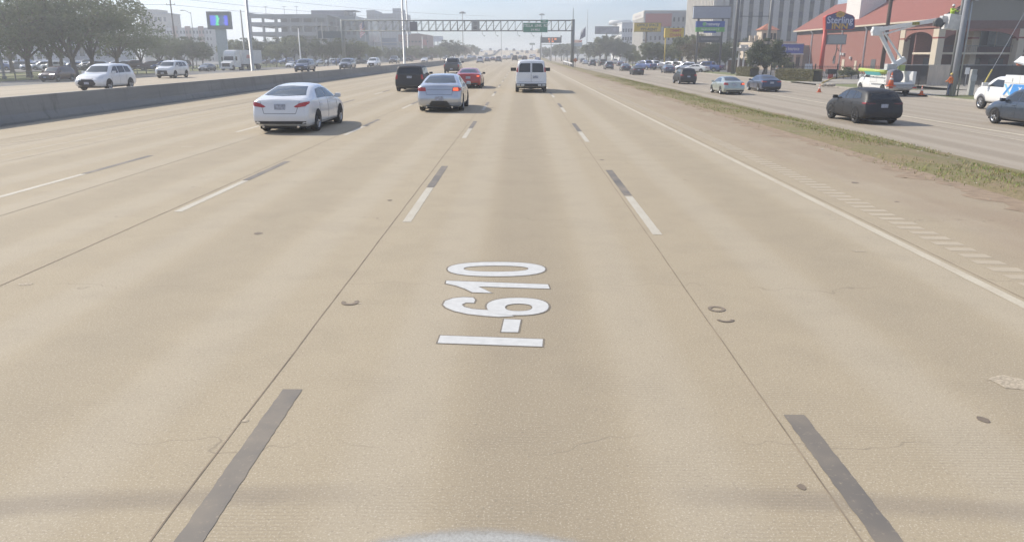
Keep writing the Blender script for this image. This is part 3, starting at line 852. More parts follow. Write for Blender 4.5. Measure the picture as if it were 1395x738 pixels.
COUPE = spec(SEDAN, L=4.8, W=1.9, ra=1.05, fa=3.85, tum=.55,
    top=[(0, .98), (.1, 1.04), (.6, 1.08), (1.2, 1.27), (1.75, 1.38), (2.3, 1.39), (2.9, 1.28), (3.4, 1.02), (4.0, .95), (4.6, .82), (4.8, .62)],
    belt=[(0, .94), (1.0, 1.0), (1.8, .96), (3.5, .90), (4.8, .6)],
    side_win=[[(1.5, 1.03), (1.85, 1.25), (2.45, 1.28), (2.9, 1.17), (3.1, .98), (1.9, .99)]],
    rear_win=[(-.66, 1.10), (-.50, 1.33), (0, 1.345), (.50, 1.33), (.66, 1.10)], wind=[(-.70, 1.03), (-.52, 1.30), (0, 1.315), (.52, 1.30), (.70, 1.03)],
    tail=[[(.58, .80), (.60, .92), (.88, .92), (.88, .80)]], tail_side=[], valance=[(-.76, .28), (-.78, .40), (.78, .40), (.76, .28)], lid_lines=[(-.6, .60, .6, .60)],
    door_lines=[(1.7, .35, 1.7, .95), (3.15, .3, 3.15, .9)], handles=[(1.9, .82)], plate=(0, .76), mirror=(3.02, .98), mblack=True)
SUV = dict(L=4.85, W=1.93, z0=.26, r=.37, ra=.98, fa=3.82, sm=.08, tum=.30, rw=.88,
    top=[(0, 1.10), (.04, 1.20), (.30, 1.60), (.42, 1.70), (.9, 1.735), (1.8, 1.755), (2.6, 1.73), (3.0, 1.62), (3.62, 1.17), (4.2, 1.09), (4.65, .98), (4.85, .76)],
    belt=[(0, 1.05), (.6, 1.10), (2.0, 1.09), (3.6, 1.04), (4.85, .7)],
    rear=[(.3, .08), (.45, 0), (.65, .0), (.72, .05), (1.1, .08)], front=[(.3, .07), (.55, 0), (.85, .06), (1.0, .12)],
    side_win=[[(.62, 1.18), (.78, 1.56), (1.38, 1.60), (1.42, 1.16)], [(1.48, 1.16), (1.45, 1.60), (2.28, 1.61), (2.32, 1.14)], [(2.39, 1.14), (2.35, 1.61), (2.75, 1.57), (3.25, 1.20), (3.28, 1.12)]],
    rear_win=[(-.70, 1.20), (-.58, 1.57), (.58, 1.57), (.70, 1.20)], wind=[(-.74, 1.22), (-.60, 1.60), (0, 1.62), (.60, 1.60), (.74, 1.22), (0, 1.20)],
    tail=[[(.60, .92), (.62, 1.08), (.86, 1.10), (.90, .92)]], tail_side=[[(.03, .94), (.28, .98), (.26, 1.08), (.05, 1.09)]],
    head=[[(.50, .80), (.88, .84), (.86, .94), (.56, .90)]], grille=[(-.55, .40), (-.48, .78), (.48, .78), (.55, .40)],
    valance=[(-.82, .36), (-.84, .52), (.84, .52), (.82, .36)], front_valance=[(-.78, .30), (-.7, .38), (.7, .38), (.78, .30)],
    door_lines=[(1.45, .5, 1.45, 1.12), (2.36, .36, 2.36, 1.10), (3.4, .36, 3.4, 1.0)], lid_lines=[(-.62, .62, .62, .62)],
    handles=[(1.62, .96), (2.55, .95)], plate=(0, .86), fplate=.52, mirror=(3.22, 1.14), msize=1.2)
BOXY = spec(SUV, L=5.1, W=2.02, ra=1.1, fa=4.0, r=.40, tum=.20, z0=.28,
    top=[(0, 1.2), (.03, 1.35), (.16, 1.78), (.3, 1.87), (.9, 1.90), (2.2, 1.91), (2.9, 1.87), (3.25, 1.72), (3.8, 1.27), (4.6, 1.18), (5.0, 1.05), (5.1, .8)],
    belt=[(0, 1.16), (2, 1.18), (3.8, 1.14), (5.1, .8)],
    side_win=[[(.42, 1.28), (.52, 1.70), (1.40, 1.74), (1.42, 1.25)], [(1.5, 1.25), (1.48, 1.74), (2.4, 1.75), (2.42, 1.25)], [(2.5, 1.24), (2.48, 1.75), (2.95, 1.72), (3.45, 1.27)]],
    rear_win=[(-.76, 1.25), (-.68, 1.72), (.68, 1.72), (.76, 1.25)], wind=[(-.78, 1.32), (-.66, 1.74), (.66, 1.74), (.78, 1.32)],
    tail=[[(.80, .92), (.78, 1.25), (.90, 1.25), (.94, .92)]], tail_side=[[(.02, .95), (.13, .95), (.13, 1.22), (.03, 1.22)]],
    plate=(0, 1.08), lid_lines=[(-.78, .70, .78, .70)], mirror=(3.45, 1.25))
VELAR = spec(SUV, L=4.80, W=1.95, ra=.98, fa=3.85, r=.38, tum=.40, rw=.86, rim='rimblack', spokes=10, mblack=True,
    top=[(0, 1.08), (.05, 1.18), (.36, 1.50), (.62, 1.60), (1.3, 1.655), (2.1, 1.67), (2.7, 1.62), (3.1, 1.48), (3.65, 1.17), (4.2, 1.09), (4.6, .98), (4.8, .76)],
    side_win=[[(.75, 1.22), (.95, 1.46), (1.5, 1.54), (1.52, 1.17)], [(1.56, 1.17), (1.55, 1.545), (2.32, 1.55), (2.35, 1.14)], [(2.42, 1.14), (2.4, 1.55), (2.8, 1.48), (3.3, 1.18), (3.32, 1.11)]],
    rear_win=[(-.68, 1.19), (-.56, 1.46), (.56, 1.46), (.68, 1.19)], wind=[(-.74, 1.20), (-.60, 1.50), (.60, 1.50), (.74, 1.20)],
    tail=[[(.44, .98), (.46, 1.04), (.84, 1.06), (.86, .96)]], tail_side=[[(.03, .97), (.42, 1.00), (.40, 1.05), (.04, 1.06)]], plate=(0, .90), tailm=mat('smoked tail lamp', (.10, .012, .012), .2, var=0, coat=.5))
HIGH = spec(SUV, L=4.95, grille=[(-.62, .48), (-.42, .80), (.42, .80), (.62, .48), (.5, .38), (-.5, .38)])
PICKUP = spec(SUV, L=5.8, W=2.03, ra=1.25, fa=4.85, r=.40, tum=.24, z0=.36, sm=.03,
    top=[(0, 1.22), (.05, 1.27), (1.70, 1.30), (1.76, 1.36), (1.90, 1.82), (2.1, 1.90), (3.2, 1.92), (3.7, 1.86), (4.3, 1.36), (5.2, 1.26), (5.65, 1.14), (5.8, .85)],
    belt=[(0, 1.18), (1.7, 1.22), (4.3, 1.2), (5.8, .84)], rear=[(.3, 0), (2, 0)],
    side_win=[[(2.05, 1.30), (2.08, 1.72), (2.85, 1.75), (2.88, 1.28)], [(2.96, 1.28), (2.94, 1.75), (3.55, 1.72), (3.98, 1.32)]],
    rear_win=[(-.62, 1.38), (-.58, 1.74), (.58, 1.74), (.62, 1.38)], wind=[(-.74, 1.40), (-.64, 1.76), (.64, 1.76), (.74, 1.40)],
    tail=[[(.84, .85), (.84, 1.15), (.97, 1.15), (.97, .85)]], tail_side=[], head=[[(.60, .92), (.92, .94), (.92, 1.08), (.62, 1.06)]],
    valance=[(-.92, .42), (-.92, .62), (.92, .62), (.92, .42)], lid_lines=[(-.8, .68, .8, .68)], door_lines=[(2.0, .5, 2.0, 1.2), (2.92, .5, 2.92, 1.2), (3.95, .5, 3.95, 1.15)],
    handles=[(2.2, 1.08), (3.1, 1.08)], plate=(0, .56), mirror=(3.9, 1.30), msize=1.6, mblack=True)
VAN = dict(L=5.7, W=2.01, z0=.34, r=.38, ra=1.15, fa=4.6, sm=.05, tum=.13, rw=.93,
    top=[(0, 1.80), (.02, 1.98), (.12, 2.07), (.5, 2.10), (3.4, 2.10), (3.9, 2.0), (4.7, 1.38), (5.3, 1.2), (5.6, 1.05), (5.7, .8)],
    belt=[(0, 1.30), (3.5, 1.30), (4.6, 1.2), (5.7, .8)], rear=[(.3, 0), (.62, 0), (.66, .05), (1.3, .06), (2.0, .14)],
    side_win=[[(3.3, 1.36), (3.3, 1.88), (3.85, 1.84), (4.35, 1.38)], [(1.9, 1.36), (1.9, 1.88), (3.15, 1.9), (3.15, 1.36)], [(.5, 1.36), (.5, 1.86), (1.75, 1.9), (1.75, 1.36)]],
    rear_win=[[(-.80, 1.33), (-.76, 1.78), (-.66, 1.90), (-.06, 1.91), (-.06, 1.33)], [(.80, 1.33), (.76, 1.78), (.66, 1.90), (.06, 1.91), (.06, 1.33)]],
    wind=[(-.78, 1.42), (-.68, 1.92), (.68, 1.92), (.78, 1.42)],
    tail=[[(.84, 1.34), (.83, 1.74), (.895, 1.74), (.93, 1.34)]], head=[[(.60, .85), (.9, .85), (.9, 1.0), (.6, 1.0)]], grille=[(-.5, .7), (-.5, 1.0), (.5, 1.0), (.5, .7)],
    valance=None, door_lines=[(3.25, .5, 3.25, 1.9), (4.4, .5, 4.4, 1.3)], lid_lines=[(0, .70, 0, 1.95), (-.82, .70, .82, .70)], handles=[], plate=(.28, 1.02),
    mirror=(4.15, 1.35), msize=1.9, mblack=True, seams=True)
HATCH = spec(SUV, L=4.3, W=1.82, z0=.2, r=.32, ra=.8, fa=3.45,
    top=[(0, 1.0), (.05, 1.10), (.35, 1.42), (.8, 1.52), (1.6, 1.55), (2.3, 1.5), (2.6, 1.40), (3.2, 1.04), (3.8, .95), (4.15, .82), (4.3, .62)],
    belt=[(0, .95), (2, .97), (3.3, .92), (4.3, .6)],
    side_win=[[(.6, 1.08), (.75, 1.36), (1.7, 1.42), (1.7, 1.04)], [(1.77, 1.03), (1.77, 1.42), (2.3, 1.37), (2.85, 1.02)]],
    rear_win=[(-.62, 1.08), (-.5, 1.36), (.5, 1.36), (.62, 1.08)], wind=[(-.68, 1.08), (-.54, 1.38), (.54, 1.38), (.68, 1.08)],
    tail=[[(.58, .82), (.60, .98), (.80, 1.0), (.84, .82)]], tail_side=[], head=[[(.46, .68), (.8, .72), (.8, .8), (.5, .78)]], grille=[(-.45, .36), (-.4, .6), (.4, .6), (.45, .36)],
    valance=[(-.74, .28), (-.76, .42), (.76, .42), (.74, .28)], front_valance=None, door_lines=[(1.74, .3, 1.74, 1.0)], lid_lines=[], handles=[], plate=(0, .74), fplate=.42, mirror=(2.8, 1.04))

def put(px, py, z=0.0):
    p = at(px, py, z); return p.x, p.y
def road_pos(px, py):
    """where the pixel's ray meets the freeway surface with its rise"""
    r = ray(px, py); t = 5.0
    while t < 1500:
        p = r*t
        if CAM_H + p.z <= gz(p.y): return p.x, p.y, gz(p.y)
        t *= 1.004
    return r.x*560, 560, gz(560)

# ---- main carriageway, cars going away (rear towards us)
x, y = put(388, 181); y -= .35
car('sedan_car', 'white sedan seen from behind, nearest car in the lanes to the left', 'car', spec(SEDAN, glass='glassmid'), M['white'], (x+.0, y, 0), R(-1))
x, y = put(602, 151); y -= 1.0
sed2, bv = car('sedan_car', 'silver sedan braking with its right tail lamp glowing, just in front of the red car', 'car', spec(TAURUS, glass='glassmid'), M['silver'], (x, y, 0), 0)
p = [(.60, .90), (.61, 1.02), (.80, 1.02), (.82, .90)]
obj('brake_light', project(bv, p, 'y-', .02, dens=.05), M['brake'], sed2); obj('brake_light', project(bv, [(-a, b) for a, b in p], 'y-', .02, dens=.05), M['tail'], sed2)
x, y = put(639, 120); y -= 1.0
cp, bv = car('coupe_car', 'red coupe with amber-lit right tail lamp, beyond the silver sedan', 'car', COUPE, M['red'], (x, y, 0), 0)
obj('brake_light', project(bv, [(.62, .82), (.62, .91), (.82, .91), (.82, .82)], 'y-', .02, dens=.05), M['brake'], cp)
x, y = put(561, 124.5); y -= 1.0
bx_, _ = car('boxy_suv', 'black boxy SUV with upright tailgate left of the silver sedan', 'car', BOXY, M['black'], (x, y, 0), 0)
bx_.scale = (.97, .93, .88)
x, y = put(615, 100.5)
car('pickup_truck', 'dark grey pickup truck seen from behind beyond the black boxy SUV', 'pickup truck', PICKUP, M['darkgrey'], (x, y, 0), 0)
x, y = put(723.2, 125.5); y -= 1.1
van, bv = car('passenger_van', 'white passenger van with two dark rear door windows in the lane straight ahead', 'van', VAN, M['white'], (x, y, 0), 0)
van.scale = (1, 1, .96)
bm = bmesh.new(); box(bm, -.98, .98, -.10, .12, .42, .60, 0, .02); obj('rear_bumper', bm, M['trim'], van)
bm = bmesh.new()
for a in (-.82, -.55, .55, .82): box(bm, a-.11, a+.11, -.115, -.08, .45, .57)
obj('bumper_step', bm, mat('worn bumper plate', (.55, .55, .53), .5), van)
bm = bmesh.new(); tube(bm, [(-.5, .1, .33), (-.2, -.02, .31), (0, -.05, .27), (.2, -.02, .31), (.5, .1, .33)], .035, 6); tube(bm, [(-.45, .3, .45), (-.45, .1, .28)], .03, 6); tube(bm, [(.45, .3, .45), (.45, .1, .28)], .03, 6); obj('tow_hitch', bm, M['black'], van)

# prototypes for the cars farther off: the same builders, copied with new paint
def proto(name, S, pm):
    t, _ = car(name, 'x', 'car', spec(S, seams=False), pm); return t
P_ = {'sedan': proto('sedan_car', SEDAN, M['white']), 'suv': proto('suv_car', SUV, M['white']), 'pickup': proto('pickup_truck', PICKUP, M['white']), 'hatch': proto('hatchback_car', HATCH, M['white'])}
P_['pickup']['category'] = 'pickup truck'
LEN = {'sedan': 4.87, 'suv': 4.85, 'pickup': 5.8, 'hatch': 4.3}
_used = set()
def place(kind, loc, rz, label, pcol, group=None):
    if kind in _used: return dup(P_[kind], loc, rz, label, group, paint=M[pcol])
    _used.add(kind); o = P_[kind]; o.location = loc; o.rotation_euler = (0, 0, rz); o['label'] = label
    if group: o['group'] = group
    for c in o.children:
        if c.material_slots and c.material_slots[0].link == 'OBJECT': c.material_slots[0].material = M[pcol]
    return o
# ---- far cars going away on our carriageway: (px of centre, py of tyres, kind, paint, label)
GA = 'cars going away on the freeway ahead'
for px, py, k, c, lab in (
    (653.5, 86.0, 'suv', 'silver', 'silver SUV far ahead in the leftmost lane, nearest the barrier'),
    (663.5, 84.4, 'sedan', 'darkgrey', 'dark sedan just right of the far silver SUV by the barrier'),
    (671.0, 83.2, 'sedan', 'maroon', 'dark maroon car between two dark cars far ahead, left of the white van'),
    (679.0, 84.8, 'suv', 'grey', 'grey SUV far ahead in the second lane from the left'),
    (687.0, 81.8, 'suv', 'white', 'white SUV far ahead, just beyond the grey one'),
    (701.3, 83.4, 'pickup', 'black', 'black pickup far ahead, just left of the white van roof'),
    (693.5, 81.0, 'sedan', 'silver', 'silver sedan far ahead next to the black pickup'),
    (708.5, 80.6, 'sedan', 'darkgrey', 'dark grey sedan far ahead right beyond the black pickup'),
    (714.8, 83.0, 'suv', 'black', 'black SUV far ahead directly above the roof of the white van'),
    (732.0, 84.6, 'sedan', 'blue', 'dark blue car mostly hidden ahead of the white van, right side'),
    (723.5, 80.2, 'suv', 'white', 'white SUV in the right lane at the foot of the overpass'),
    (727.5, 78.2, 'sedan', 'white', 'white sedan in the right lane starting up the overpass')):
    X, Y, Z = road_pos(px, py); place(k, (X, Y, Z), 0, lab, c, GA)
for px, Y, k, c, lab in (
    (700, 520, 'suv', 'darkgrey', 'dark SUV leftmost of those near the crest of the overpass, right of the barrier'),
    (705, 470, 'sedan', 'navy', 'navy car climbing the overpass in the middle lane'),
    (711, 500, 'sedan', 'beige', 'beige car climbing the overpass left of the dark pickup'),
    (718, 480, 'pickup', 'black', 'black pickup climbing the overpass, biggest dark shape near the crest'),
    (724, 540, 'sedan', 'darkgrey', 'dark sedan at the crest of the overpass right of the black pickup'),
    (690, 545, 'suv', 'silver', 'silver SUV at the crest of the overpass beside the barrier'),
    (697, 430, 'sedan', 'grey', 'grey sedan at the foot of the overpass near the barrier')):
    r = ray(px, 74); X = r.x/r.y*Y; place(k, (X, Y, gz(Y)), 0, lab, c, GA)

# ---- oncoming traffic beyond the barrier
hl = dict(lit=True)
X, Y = put(127, 124)
bvh_ = car('suv_car', 'large white SUV coming towards us behind the barrier, nearest oncoming vehicle', 'car', spec(HIGH, glass='glass'), M['white'], (X-.10, Y+4.45, 0), math.pi)
X, Y = put(229, 106.8)
car('suv_car', 'small white SUV coming towards us behind the big white one', 'car', spec(SUV, L=4.6, W=1.85, fa=3.6, glass='glass', lit=False), M['pearl'], (X-.35, Y+4.2, 0), math.pi)
GO = 'oncoming cars on the opposite carriageway'
for px, py, k, c, lab in (
    (409, 98.6, 'suv', 'navy', 'dark blue SUV coming towards us beyond the barrier, above the near white sedan'),
    (469, 95.2, 'suv', 'grey', 'grey green SUV coming towards us left of the oncoming white one'),
    (506, 92.0, 'suv', 'white', 'white SUV coming towards us under the left half of the sign gantry'),
    (535, 87.2, 'pickup', 'darkgrey', 'dark pickup coming towards us left of the black boxy SUV'),
    (556, 84.2, 'pickup', 'black', 'black pickup coming towards us just above the black boxy SUV'),
    (577, 85.0, 'sedan', 'white', 'white sedan coming towards us directly left of another dark one'),
    (585, 82.0, 'suv', 'black', 'dark SUV coming towards us close behind a white sedan'),
    (606, 81.6, 'sedan', 'silver', 'silver car coming towards us behind the dark grey pickup roof'),
    (616, 81.2, 'suv', 'white', 'white SUV coming towards us just over the dark grey pickup roof'),
    (628.5, 80.8, 'sedan', 'white', 'white car coming towards us just right of the dark grey pickup'),
    (639.0, 81.2, 'suv', 'silver', 'silver SUV coming towards us left of the barrier near the overpass foot'),
    (645.5, 80.8, 'sedan', 'darkgrey', 'dark car coming towards us right beside the barrier near the overpass foot')):
    X, Y, Z = road_pos(px, py); place(k, (X, Y+LEN[k], Z), math.pi, lab, c, GO)
for px, Y, k, c, lab in (
    (650, 470, 'sedan', 'darkgrey', 'dark sedan coming down the overpass, leftmost there'), (656, 500, 'suv', 'white', 'white SUV coming down the overpass'),
    (662, 450, 'sedan', 'navy', 'navy sedan coming down the overpass in the middle of its lanes'), (668, 530, 'suv', 'grey', 'grey SUV coming down from the crest of the overpass'),
    (674, 490, 'sedan', 'maroon', 'dark red car coming down the overpass beside the barrier')):
    r = ray(px, 74); X = r.x/r.y*Y; place(k, (X, Y+5, gz(Y)), math.pi, lab, c, GO)
# side road and car park beyond
X, Y = put(62, 112, -.75)
ms, bv = car('suv_car', 'dark maroon SUV with a lit headlamp on the side road under the oaks', 'car', spec(SUV, lit=True), M['maroon'], (X, Y+4.85, -.75), math.pi)
for px, py, k, c, lab in ((393, 92.5, 'sedan', 'white', 'white sedan on the side road left of the dark blue SUV'), (423, 90.6, 'sedan', 'silver', 'silver sedan on the side road behind the dark blue SUV'),
                          (482, 88.0, 'hatch', 'white', 'white hatchback on the side road in front of the glass tower'), (275, 97.8, 'sedan', 'darkgrey', 'dark sedan on the side road in front of the white lorry')):
    X, Y = put(px, py, -.75); place(k, (X, Y+5, -.75), math.pi, lab, c)

# ---- frontage road on the right (surface at -0.9)
FZ = -.9
X, Y = put(1192, 168.5, FZ)
car('suv_car', 'black sporty SUV with black wheels and sloping roof, nearest car on the frontage road', 'car', VELAR, M['black'], (X+.0, Y-.8, FZ), R(1))
X, Y = put(1353, 168.5, FZ)
car('suv_car', 'dark blue-grey SUV with bright alloy wheels cut off by the right picture edge', 'car', spec(SUV, r=.37), mat('blue grey paint', (.035, .05, .075), .3, .3, var=.03, coat=.8), (X+1.0, Y-3.8, FZ), R(1))
X, Y = put(993, 128.8, FZ)
cam_s, bv = car('sedan_car', 'pale grey-green sedan on the frontage road with red tail lamps', 'car', spec(SEDAN, L=4.8, W=1.82, rim='rim', tail=[[(.50, .80), (.56, .98), (.84, 1.0), (.88, .82)]], tail_side=[[(.02, .84), (.26, .92), (.24, .99), (.03, 1.0)]], plate=(0, .84), glass='glass'), M['palegreen'], (X+.15, Y-1.0, FZ), R(1))
obj('brake_light', project(bv, [(.60, .84), (.62, .95), (.82, .96), (.84, .84)], 'y-', .02, dens=.05), M['brake'], cam_s)
X, Y = put(1043, 125.0, FZ)
car('sedan_car', 'dark navy sedan right of the pale grey-green one on the frontage road', 'car', spec(SEDAN, L=4.9, W=1.84, tail=[[(.40, .86), (.52, .94), (.84, .96), (.86, .86)]], valance=[(-.8, .28), (-.8, .45), (.8, .45), (.8, .28)]), M['navy'], (X+.2, Y-1.0, FZ), R(1))
X, Y = put(935.5, 114.8, FZ)
car('suv_car', 'black SUV with roof rails on the frontage road left of the pale grey-green sedan', 'car', spec(SUV, L=4.9, rear_win=[(-.72, 1.15), (-.60, 1.60), (.60, 1.60), (.72, 1.15)]), M['black'], (X, Y-.9, FZ), 0)
GF = 'cars on the frontage road farther off'
for px, py, k, c, lab in (
    (913, 100.0, 'sedan', 'navy', 'navy hatch-like sedan farther up the frontage road, in its right lane'),
    (870, 102.6, 'sedan', 'black', 'black car on the frontage road beside the grass, directly left of the navy one'),
    (853.5, 97.2, 'sedan', 'darkgrey', 'dark grey car on the frontage road just behind the black one beside the grass'),
    (875, 94.0, 'suv', 'maroon', 'dark SUV with lit red lamps in the frontage road right lane under the yellow sign'),
    (830.5, 95.0, 'suv', 'grey', 'grey SUV farther along the frontage road next to the grass'),
    (846, 90.5, 'sedan', 'maroon', 'dark red sedan on the frontage road below the small white sign'),
    (822.5, 90.6, 'pickup', 'black', 'black pickup on the frontage road just behind the grey SUV'),
    (807.5, 90.2, 'suv', 'darkgrey', 'dark grey SUV on the frontage road beside the gantry post grass'),
    (798, 88.0, 'sedan', 'silver', 'silver car on the frontage road, first pair right of the gantry post'),
    (794, 86.0, 'suv', 'navy', 'navy SUV behind the silver car right of the gantry post'),
    (785, 83.4, 'sedan', 'darkgrey', 'dark car on the frontage road closest to the gantry post'),
    (838, 87.6, 'suv', 'white', 'white SUV on the far part of the frontage road below the tree row'),
    (812, 86.0, 'sedan', 'white', 'white car on the far part of the frontage road under the billboard')):
    X, Y = put(px, py, FZ); place(k, (X, Y, FZ), 0, lab, c, GF)
# car parks: ordered rows, each car named by its place in the row
ORD = ['first', 'second', 'third', 'fourth', 'fifth', 'sixth', 'seventh', 'eighth', 'ninth', 'tenth', 'eleventh', 'twelfth', 'thirteenth', 'fourteenth', 'fifteenth', 'sixteenth', 'seventeenth', 'eighteenth', 'nineteenth', 'twentieth', 'twenty-first', 'twenty-second', 'twenty-third', 'twenty-fourth', 'twenty-fifth', 'twenty-sixth', 'twenty-seventh', 'twenty-eighth']
rp = random.Random(3)
cname = {'white': 'white', 'silver': 'silver', 'black': 'black', 'grey': 'grey', 'darkgrey': 'dark grey', 'red': 'red', 'blue': 'blue', 'pearl': 'cream white', 'maroon': 'maroon'}
kname = {'sedan': 'sedan', 'suv': 'SUV', 'pickup': 'pickup', 'hatch': 'hatchback'}
def lot(px0, px1, n, Y, z, where, grp, rz0=0.0, cols=('white', 'silver', 'black', 'grey', 'white', 'darkgrey', 'silver', 'white', 'pearl', 'blue', 'maroon')):
    for i in range(n):
        px = px0 + (px1-px0)*i/(n-1) + rp.uniform(-1, 1)
        r = ray(px, 80); X = r.x/r.y*Y; k = rp.choice(('sedan', 'suv', 'pickup', 'hatch', 'suv')); c = rp.choice(cols)
        place(k, (X, Y+rp.uniform(-1, 1), z), rz0+rp.uniform(-.05, .05), '%s %s, %s from the left in %s' % (cname[c], kname[k], ORD[i], where), c, grp)
lot(2, 258, 15, 150, -.66, 'the parked row behind the oak trunks', 'cars parked behind the oaks', math.pi*.62)
lot(-4, 262, 12, 176, -.66, 'the back parked row behind the oaks', 'cars in the back row behind the oaks', math.pi*.62)
lot(352, 500, 12, 235, -.66, 'the row before the parking garage', 'cars parked before the garage', math.pi*.7)
lot(890, 945, 6, 165, -.84, 'the parked row behind the yellow signs', 'cars parked behind the yellow signs', .5)
lot(884, 965, 7, 195, -.84, 'the back parked row below the office tower', 'cars parked below the office tower', .5)
for px, Y, c, k, lab in ((953, 148, 'silver', 'suv', 'silver SUV parked behind the signboard posts, left one'), (966, 140, 'pearl', 'sedan', 'cream white car parked behind the signboard posts, right one'),
                         (985, 143, 'blue', 'pickup', 'blue and white pickup parked behind the lawn sign, left of the pergola')):
    r = ray(px, 80); place(k, (r.x/r.y*Y, Y, -.84), .9, lab, c)
# ================================================================== WORK TRUCKS, LORRY
UT = dict(L=5.0, W=2.05, z0=.45, r=.43, ra=.9, fa=4.0, sm=.04, tum=.22, rw=.96,
    top=[(0, 1.40), (2.0, 1.42), (2.04, 1.6), (2.12, 1.95), (2.3, 2.03), (3.0, 2.03), (3.35, 1.92), (3.85, 1.46), (4.5, 1.38), (4.9, 1.25), (5.0, .95)],
    belt=[(0, 1.25), (3.8, 1.28), (5.0, .9)], side_win=[[(2.25, 1.38), (2.28, 1.84), (3.0, 1.86), (3.10, 1.80), (3.55, 1.40)]],
    rear_win=[(-.5, 1.55), (-.48, 1.86), (.48, 1.86), (.5, 1.55)], wind=[(-.76, 1.50), (-.66, 1.86), (.66, 1.86), (.76, 1.50)],
    tail=[[(.9, .7), (.9, .9), (.99, .9), (.99, .7)]], head=[[(.62, .95), (.94, .98), (.94, 1.14), (.64, 1.10)]], grille=[(-.5, .7), (-.5, 1.15), (.5, 1.15), (.5, .7)],
    door_lines=[(2.2, .55, 2.2, 1.35), (3.6, .55, 3.6, 1.35)], handles=[(2.4, 1.18)], lid_lines=[], plate=(0, .6), mirror=(3.55, 1.42), msize=1.8, mblack=False, spokes=8)
wp = mat('utility truck white', (.74, .74, .72), .35, 0, var=.04, scale=2, coat=.5)
# --- bucket lift truck beside the hotel
bp_ = at(1206, 131.6, FZ)
BT = spec(UT, fa=4.0+1.3, L=6.3, ra=1.0, top=[(0, 1.05), (3.3, 1.08), (3.34, 1.6), (3.42, 1.95), (3.6, 2.03), (4.3, 2.03), (4.65, 1.92), (5.15, 1.46), (5.8, 1.38), (6.2, 1.25), (6.3, .95)],
    belt=[(0, .95), (3.3, 1.0), (5.1, 1.28), (6.3, .9)], side_win=[[(3.55, 1.38), (3.58, 1.84), (4.3, 1.86), (4.40, 1.80), (4.85, 1.40)]], door_lines=[(3.5, .55, 3.5, 1.35), (4.9, .55, 4.9, 1.35)], handles=[(3.7, 1.18)], mirror=(4.85, 1.42), plate=(0, .62))
bt, bv = car('bucket_truck', 'white utility truck with a raised folding boom parked in front of the brick hotel', 'truck', BT, wp, (bp_.x+1.15, bp_.y, FZ), R(-1))
bm = bmesh.new()
for s in (-1, 1): box(bm, s*1.17-.26*(s > 0)-.0*(s < 0), s*1.17+.26*(s < 0), .15, 3.25, .95, 1.95, 0, .015)
box(bm, -.91, .91, 3.05, 3.25, 1.06, 1.9); box(bm, -.905, .905, .15, 3.0, 1.02, 1.10)
service = obj('service_body', bm, wp, bt)
bm = bmesh.new()
for s in (-1, 1):
    x = s*1.172
    for (ya, yb, za, zb) in ((.25, .95, 1.45, 1.88), (1.0, 1.9, 1.45, 1.88), (1.95, 3.15, 1.05, 1.88), (.25, .5, 1.0, 1.4)):
        for (a, b, c, d) in ((ya, yb, za, za+.012), (ya, yb, zb-.012, zb), (ya, ya+.012, za, zb), (yb-.012, yb, za, zb)): box(bm, min(x, x+s*.004), max(x, x+s*.004), a, b, c, d)
        box(bm, min(x, x+s*.02), max(x, x+s*.02), (ya+yb)/2-.06, (ya+yb)/2+.06, (za+zb)/2-.03, (za+zb)/2+.03)
obj('locker_door', bm, M['seam'], service)
bm = bmesh.new(); box(bm, -1.12, 1.12, -.32, .14, .62, .80, 0, .02); box(bm, -1.0, 1.0, -.05, .14, .8, .97); obj('rear_bumper', bm, mat('grey bumper step', (.35, .35, .34), .6), bt)
bm = bmesh.new(); box(bm, .78, 1.08, -.34, -.325, .66, .76); box(bm, -1.08, -.78, -.34, -.325, .66, .76); obj('tail_light', bm, M['tail'], bt)
# boom: two lower links then the long upper arm that reaches to the bucket
Yb = bp_.y + 1.6
def bl(px, py, Y=Yb):
    p = atY(px, py, Y); return p - Vector(bt.location)
base = bl(1213, 95, Yb); elbow = bl(1193, 43, Yb); tip = bl(1281, 27, Yb-2.5)
turret = bmesh.new(); lathe(turret, [(.45, 1.1), (.38, 1.35), (.32, base.z-.2)], 'z', (base.x-.1, base.y, 0), 14); box(turret, base.x-.45, base.x+.35, base.y-.3, base.y+.3, base.z-.25, base.z+.45, 0, .05)
obj('boom_turret', turret, mat('boom pedestal grey', (.5, .5, .48), .5), bt)
boom_m = mat('boom white', (.70, .71, .70), .4, var=.05)
def beam(bm, a, b, w, h):
    a, b = Vector(a), Vector(b); d = (b-a).normalized(); up = Vector((0, 1, 0)); s = d.cross(up).normalized(); vv = []
    for p in (a, b):
        for q in ((1, 1), (-1, 1), (-1, -1), (1, -1)): vv.append(bm.verts.new(p + s*h/2*q[0] + up*w/2*q[1]))
    for f in ((0, 1, 2, 3), (7, 6, 5, 4), (0, 4, 5, 1), (1, 5, 6, 2), (2, 6, 7, 3), (3, 7, 4, 0)): bm.faces.new([vv[i] for i in f])
    bmesh.ops.recalc_face_normals(bm, faces=bm.faces)
bm = bmesh.new(); beam(bm, base+Vector((.35, 0, .35)), elbow+Vector((.25, 0, 0)), .26, .25); beam(bm, base+Vector((.85, 0, .75)), elbow+Vector((.55, 0, .1)), .12, .12)
beam(bm, base+Vector((-.3, 0, .0)), base+Vector((1.0, 0, .85)), .35, .42)
lowb = obj('lower_boom', bm, boom_m, bt)
bm = bmesh.new(); lathe(bm, [(.34, -.24), (.34, .24)], 'y', elbow, 14); box(bm, elbow.x-.3, elbow.x+.5, elbow.y-.2, elbow.y+.2, elbow.z-.35, elbow.z+.35, 0, .06); obj('boom_elbow', bm, boom_m, bt)
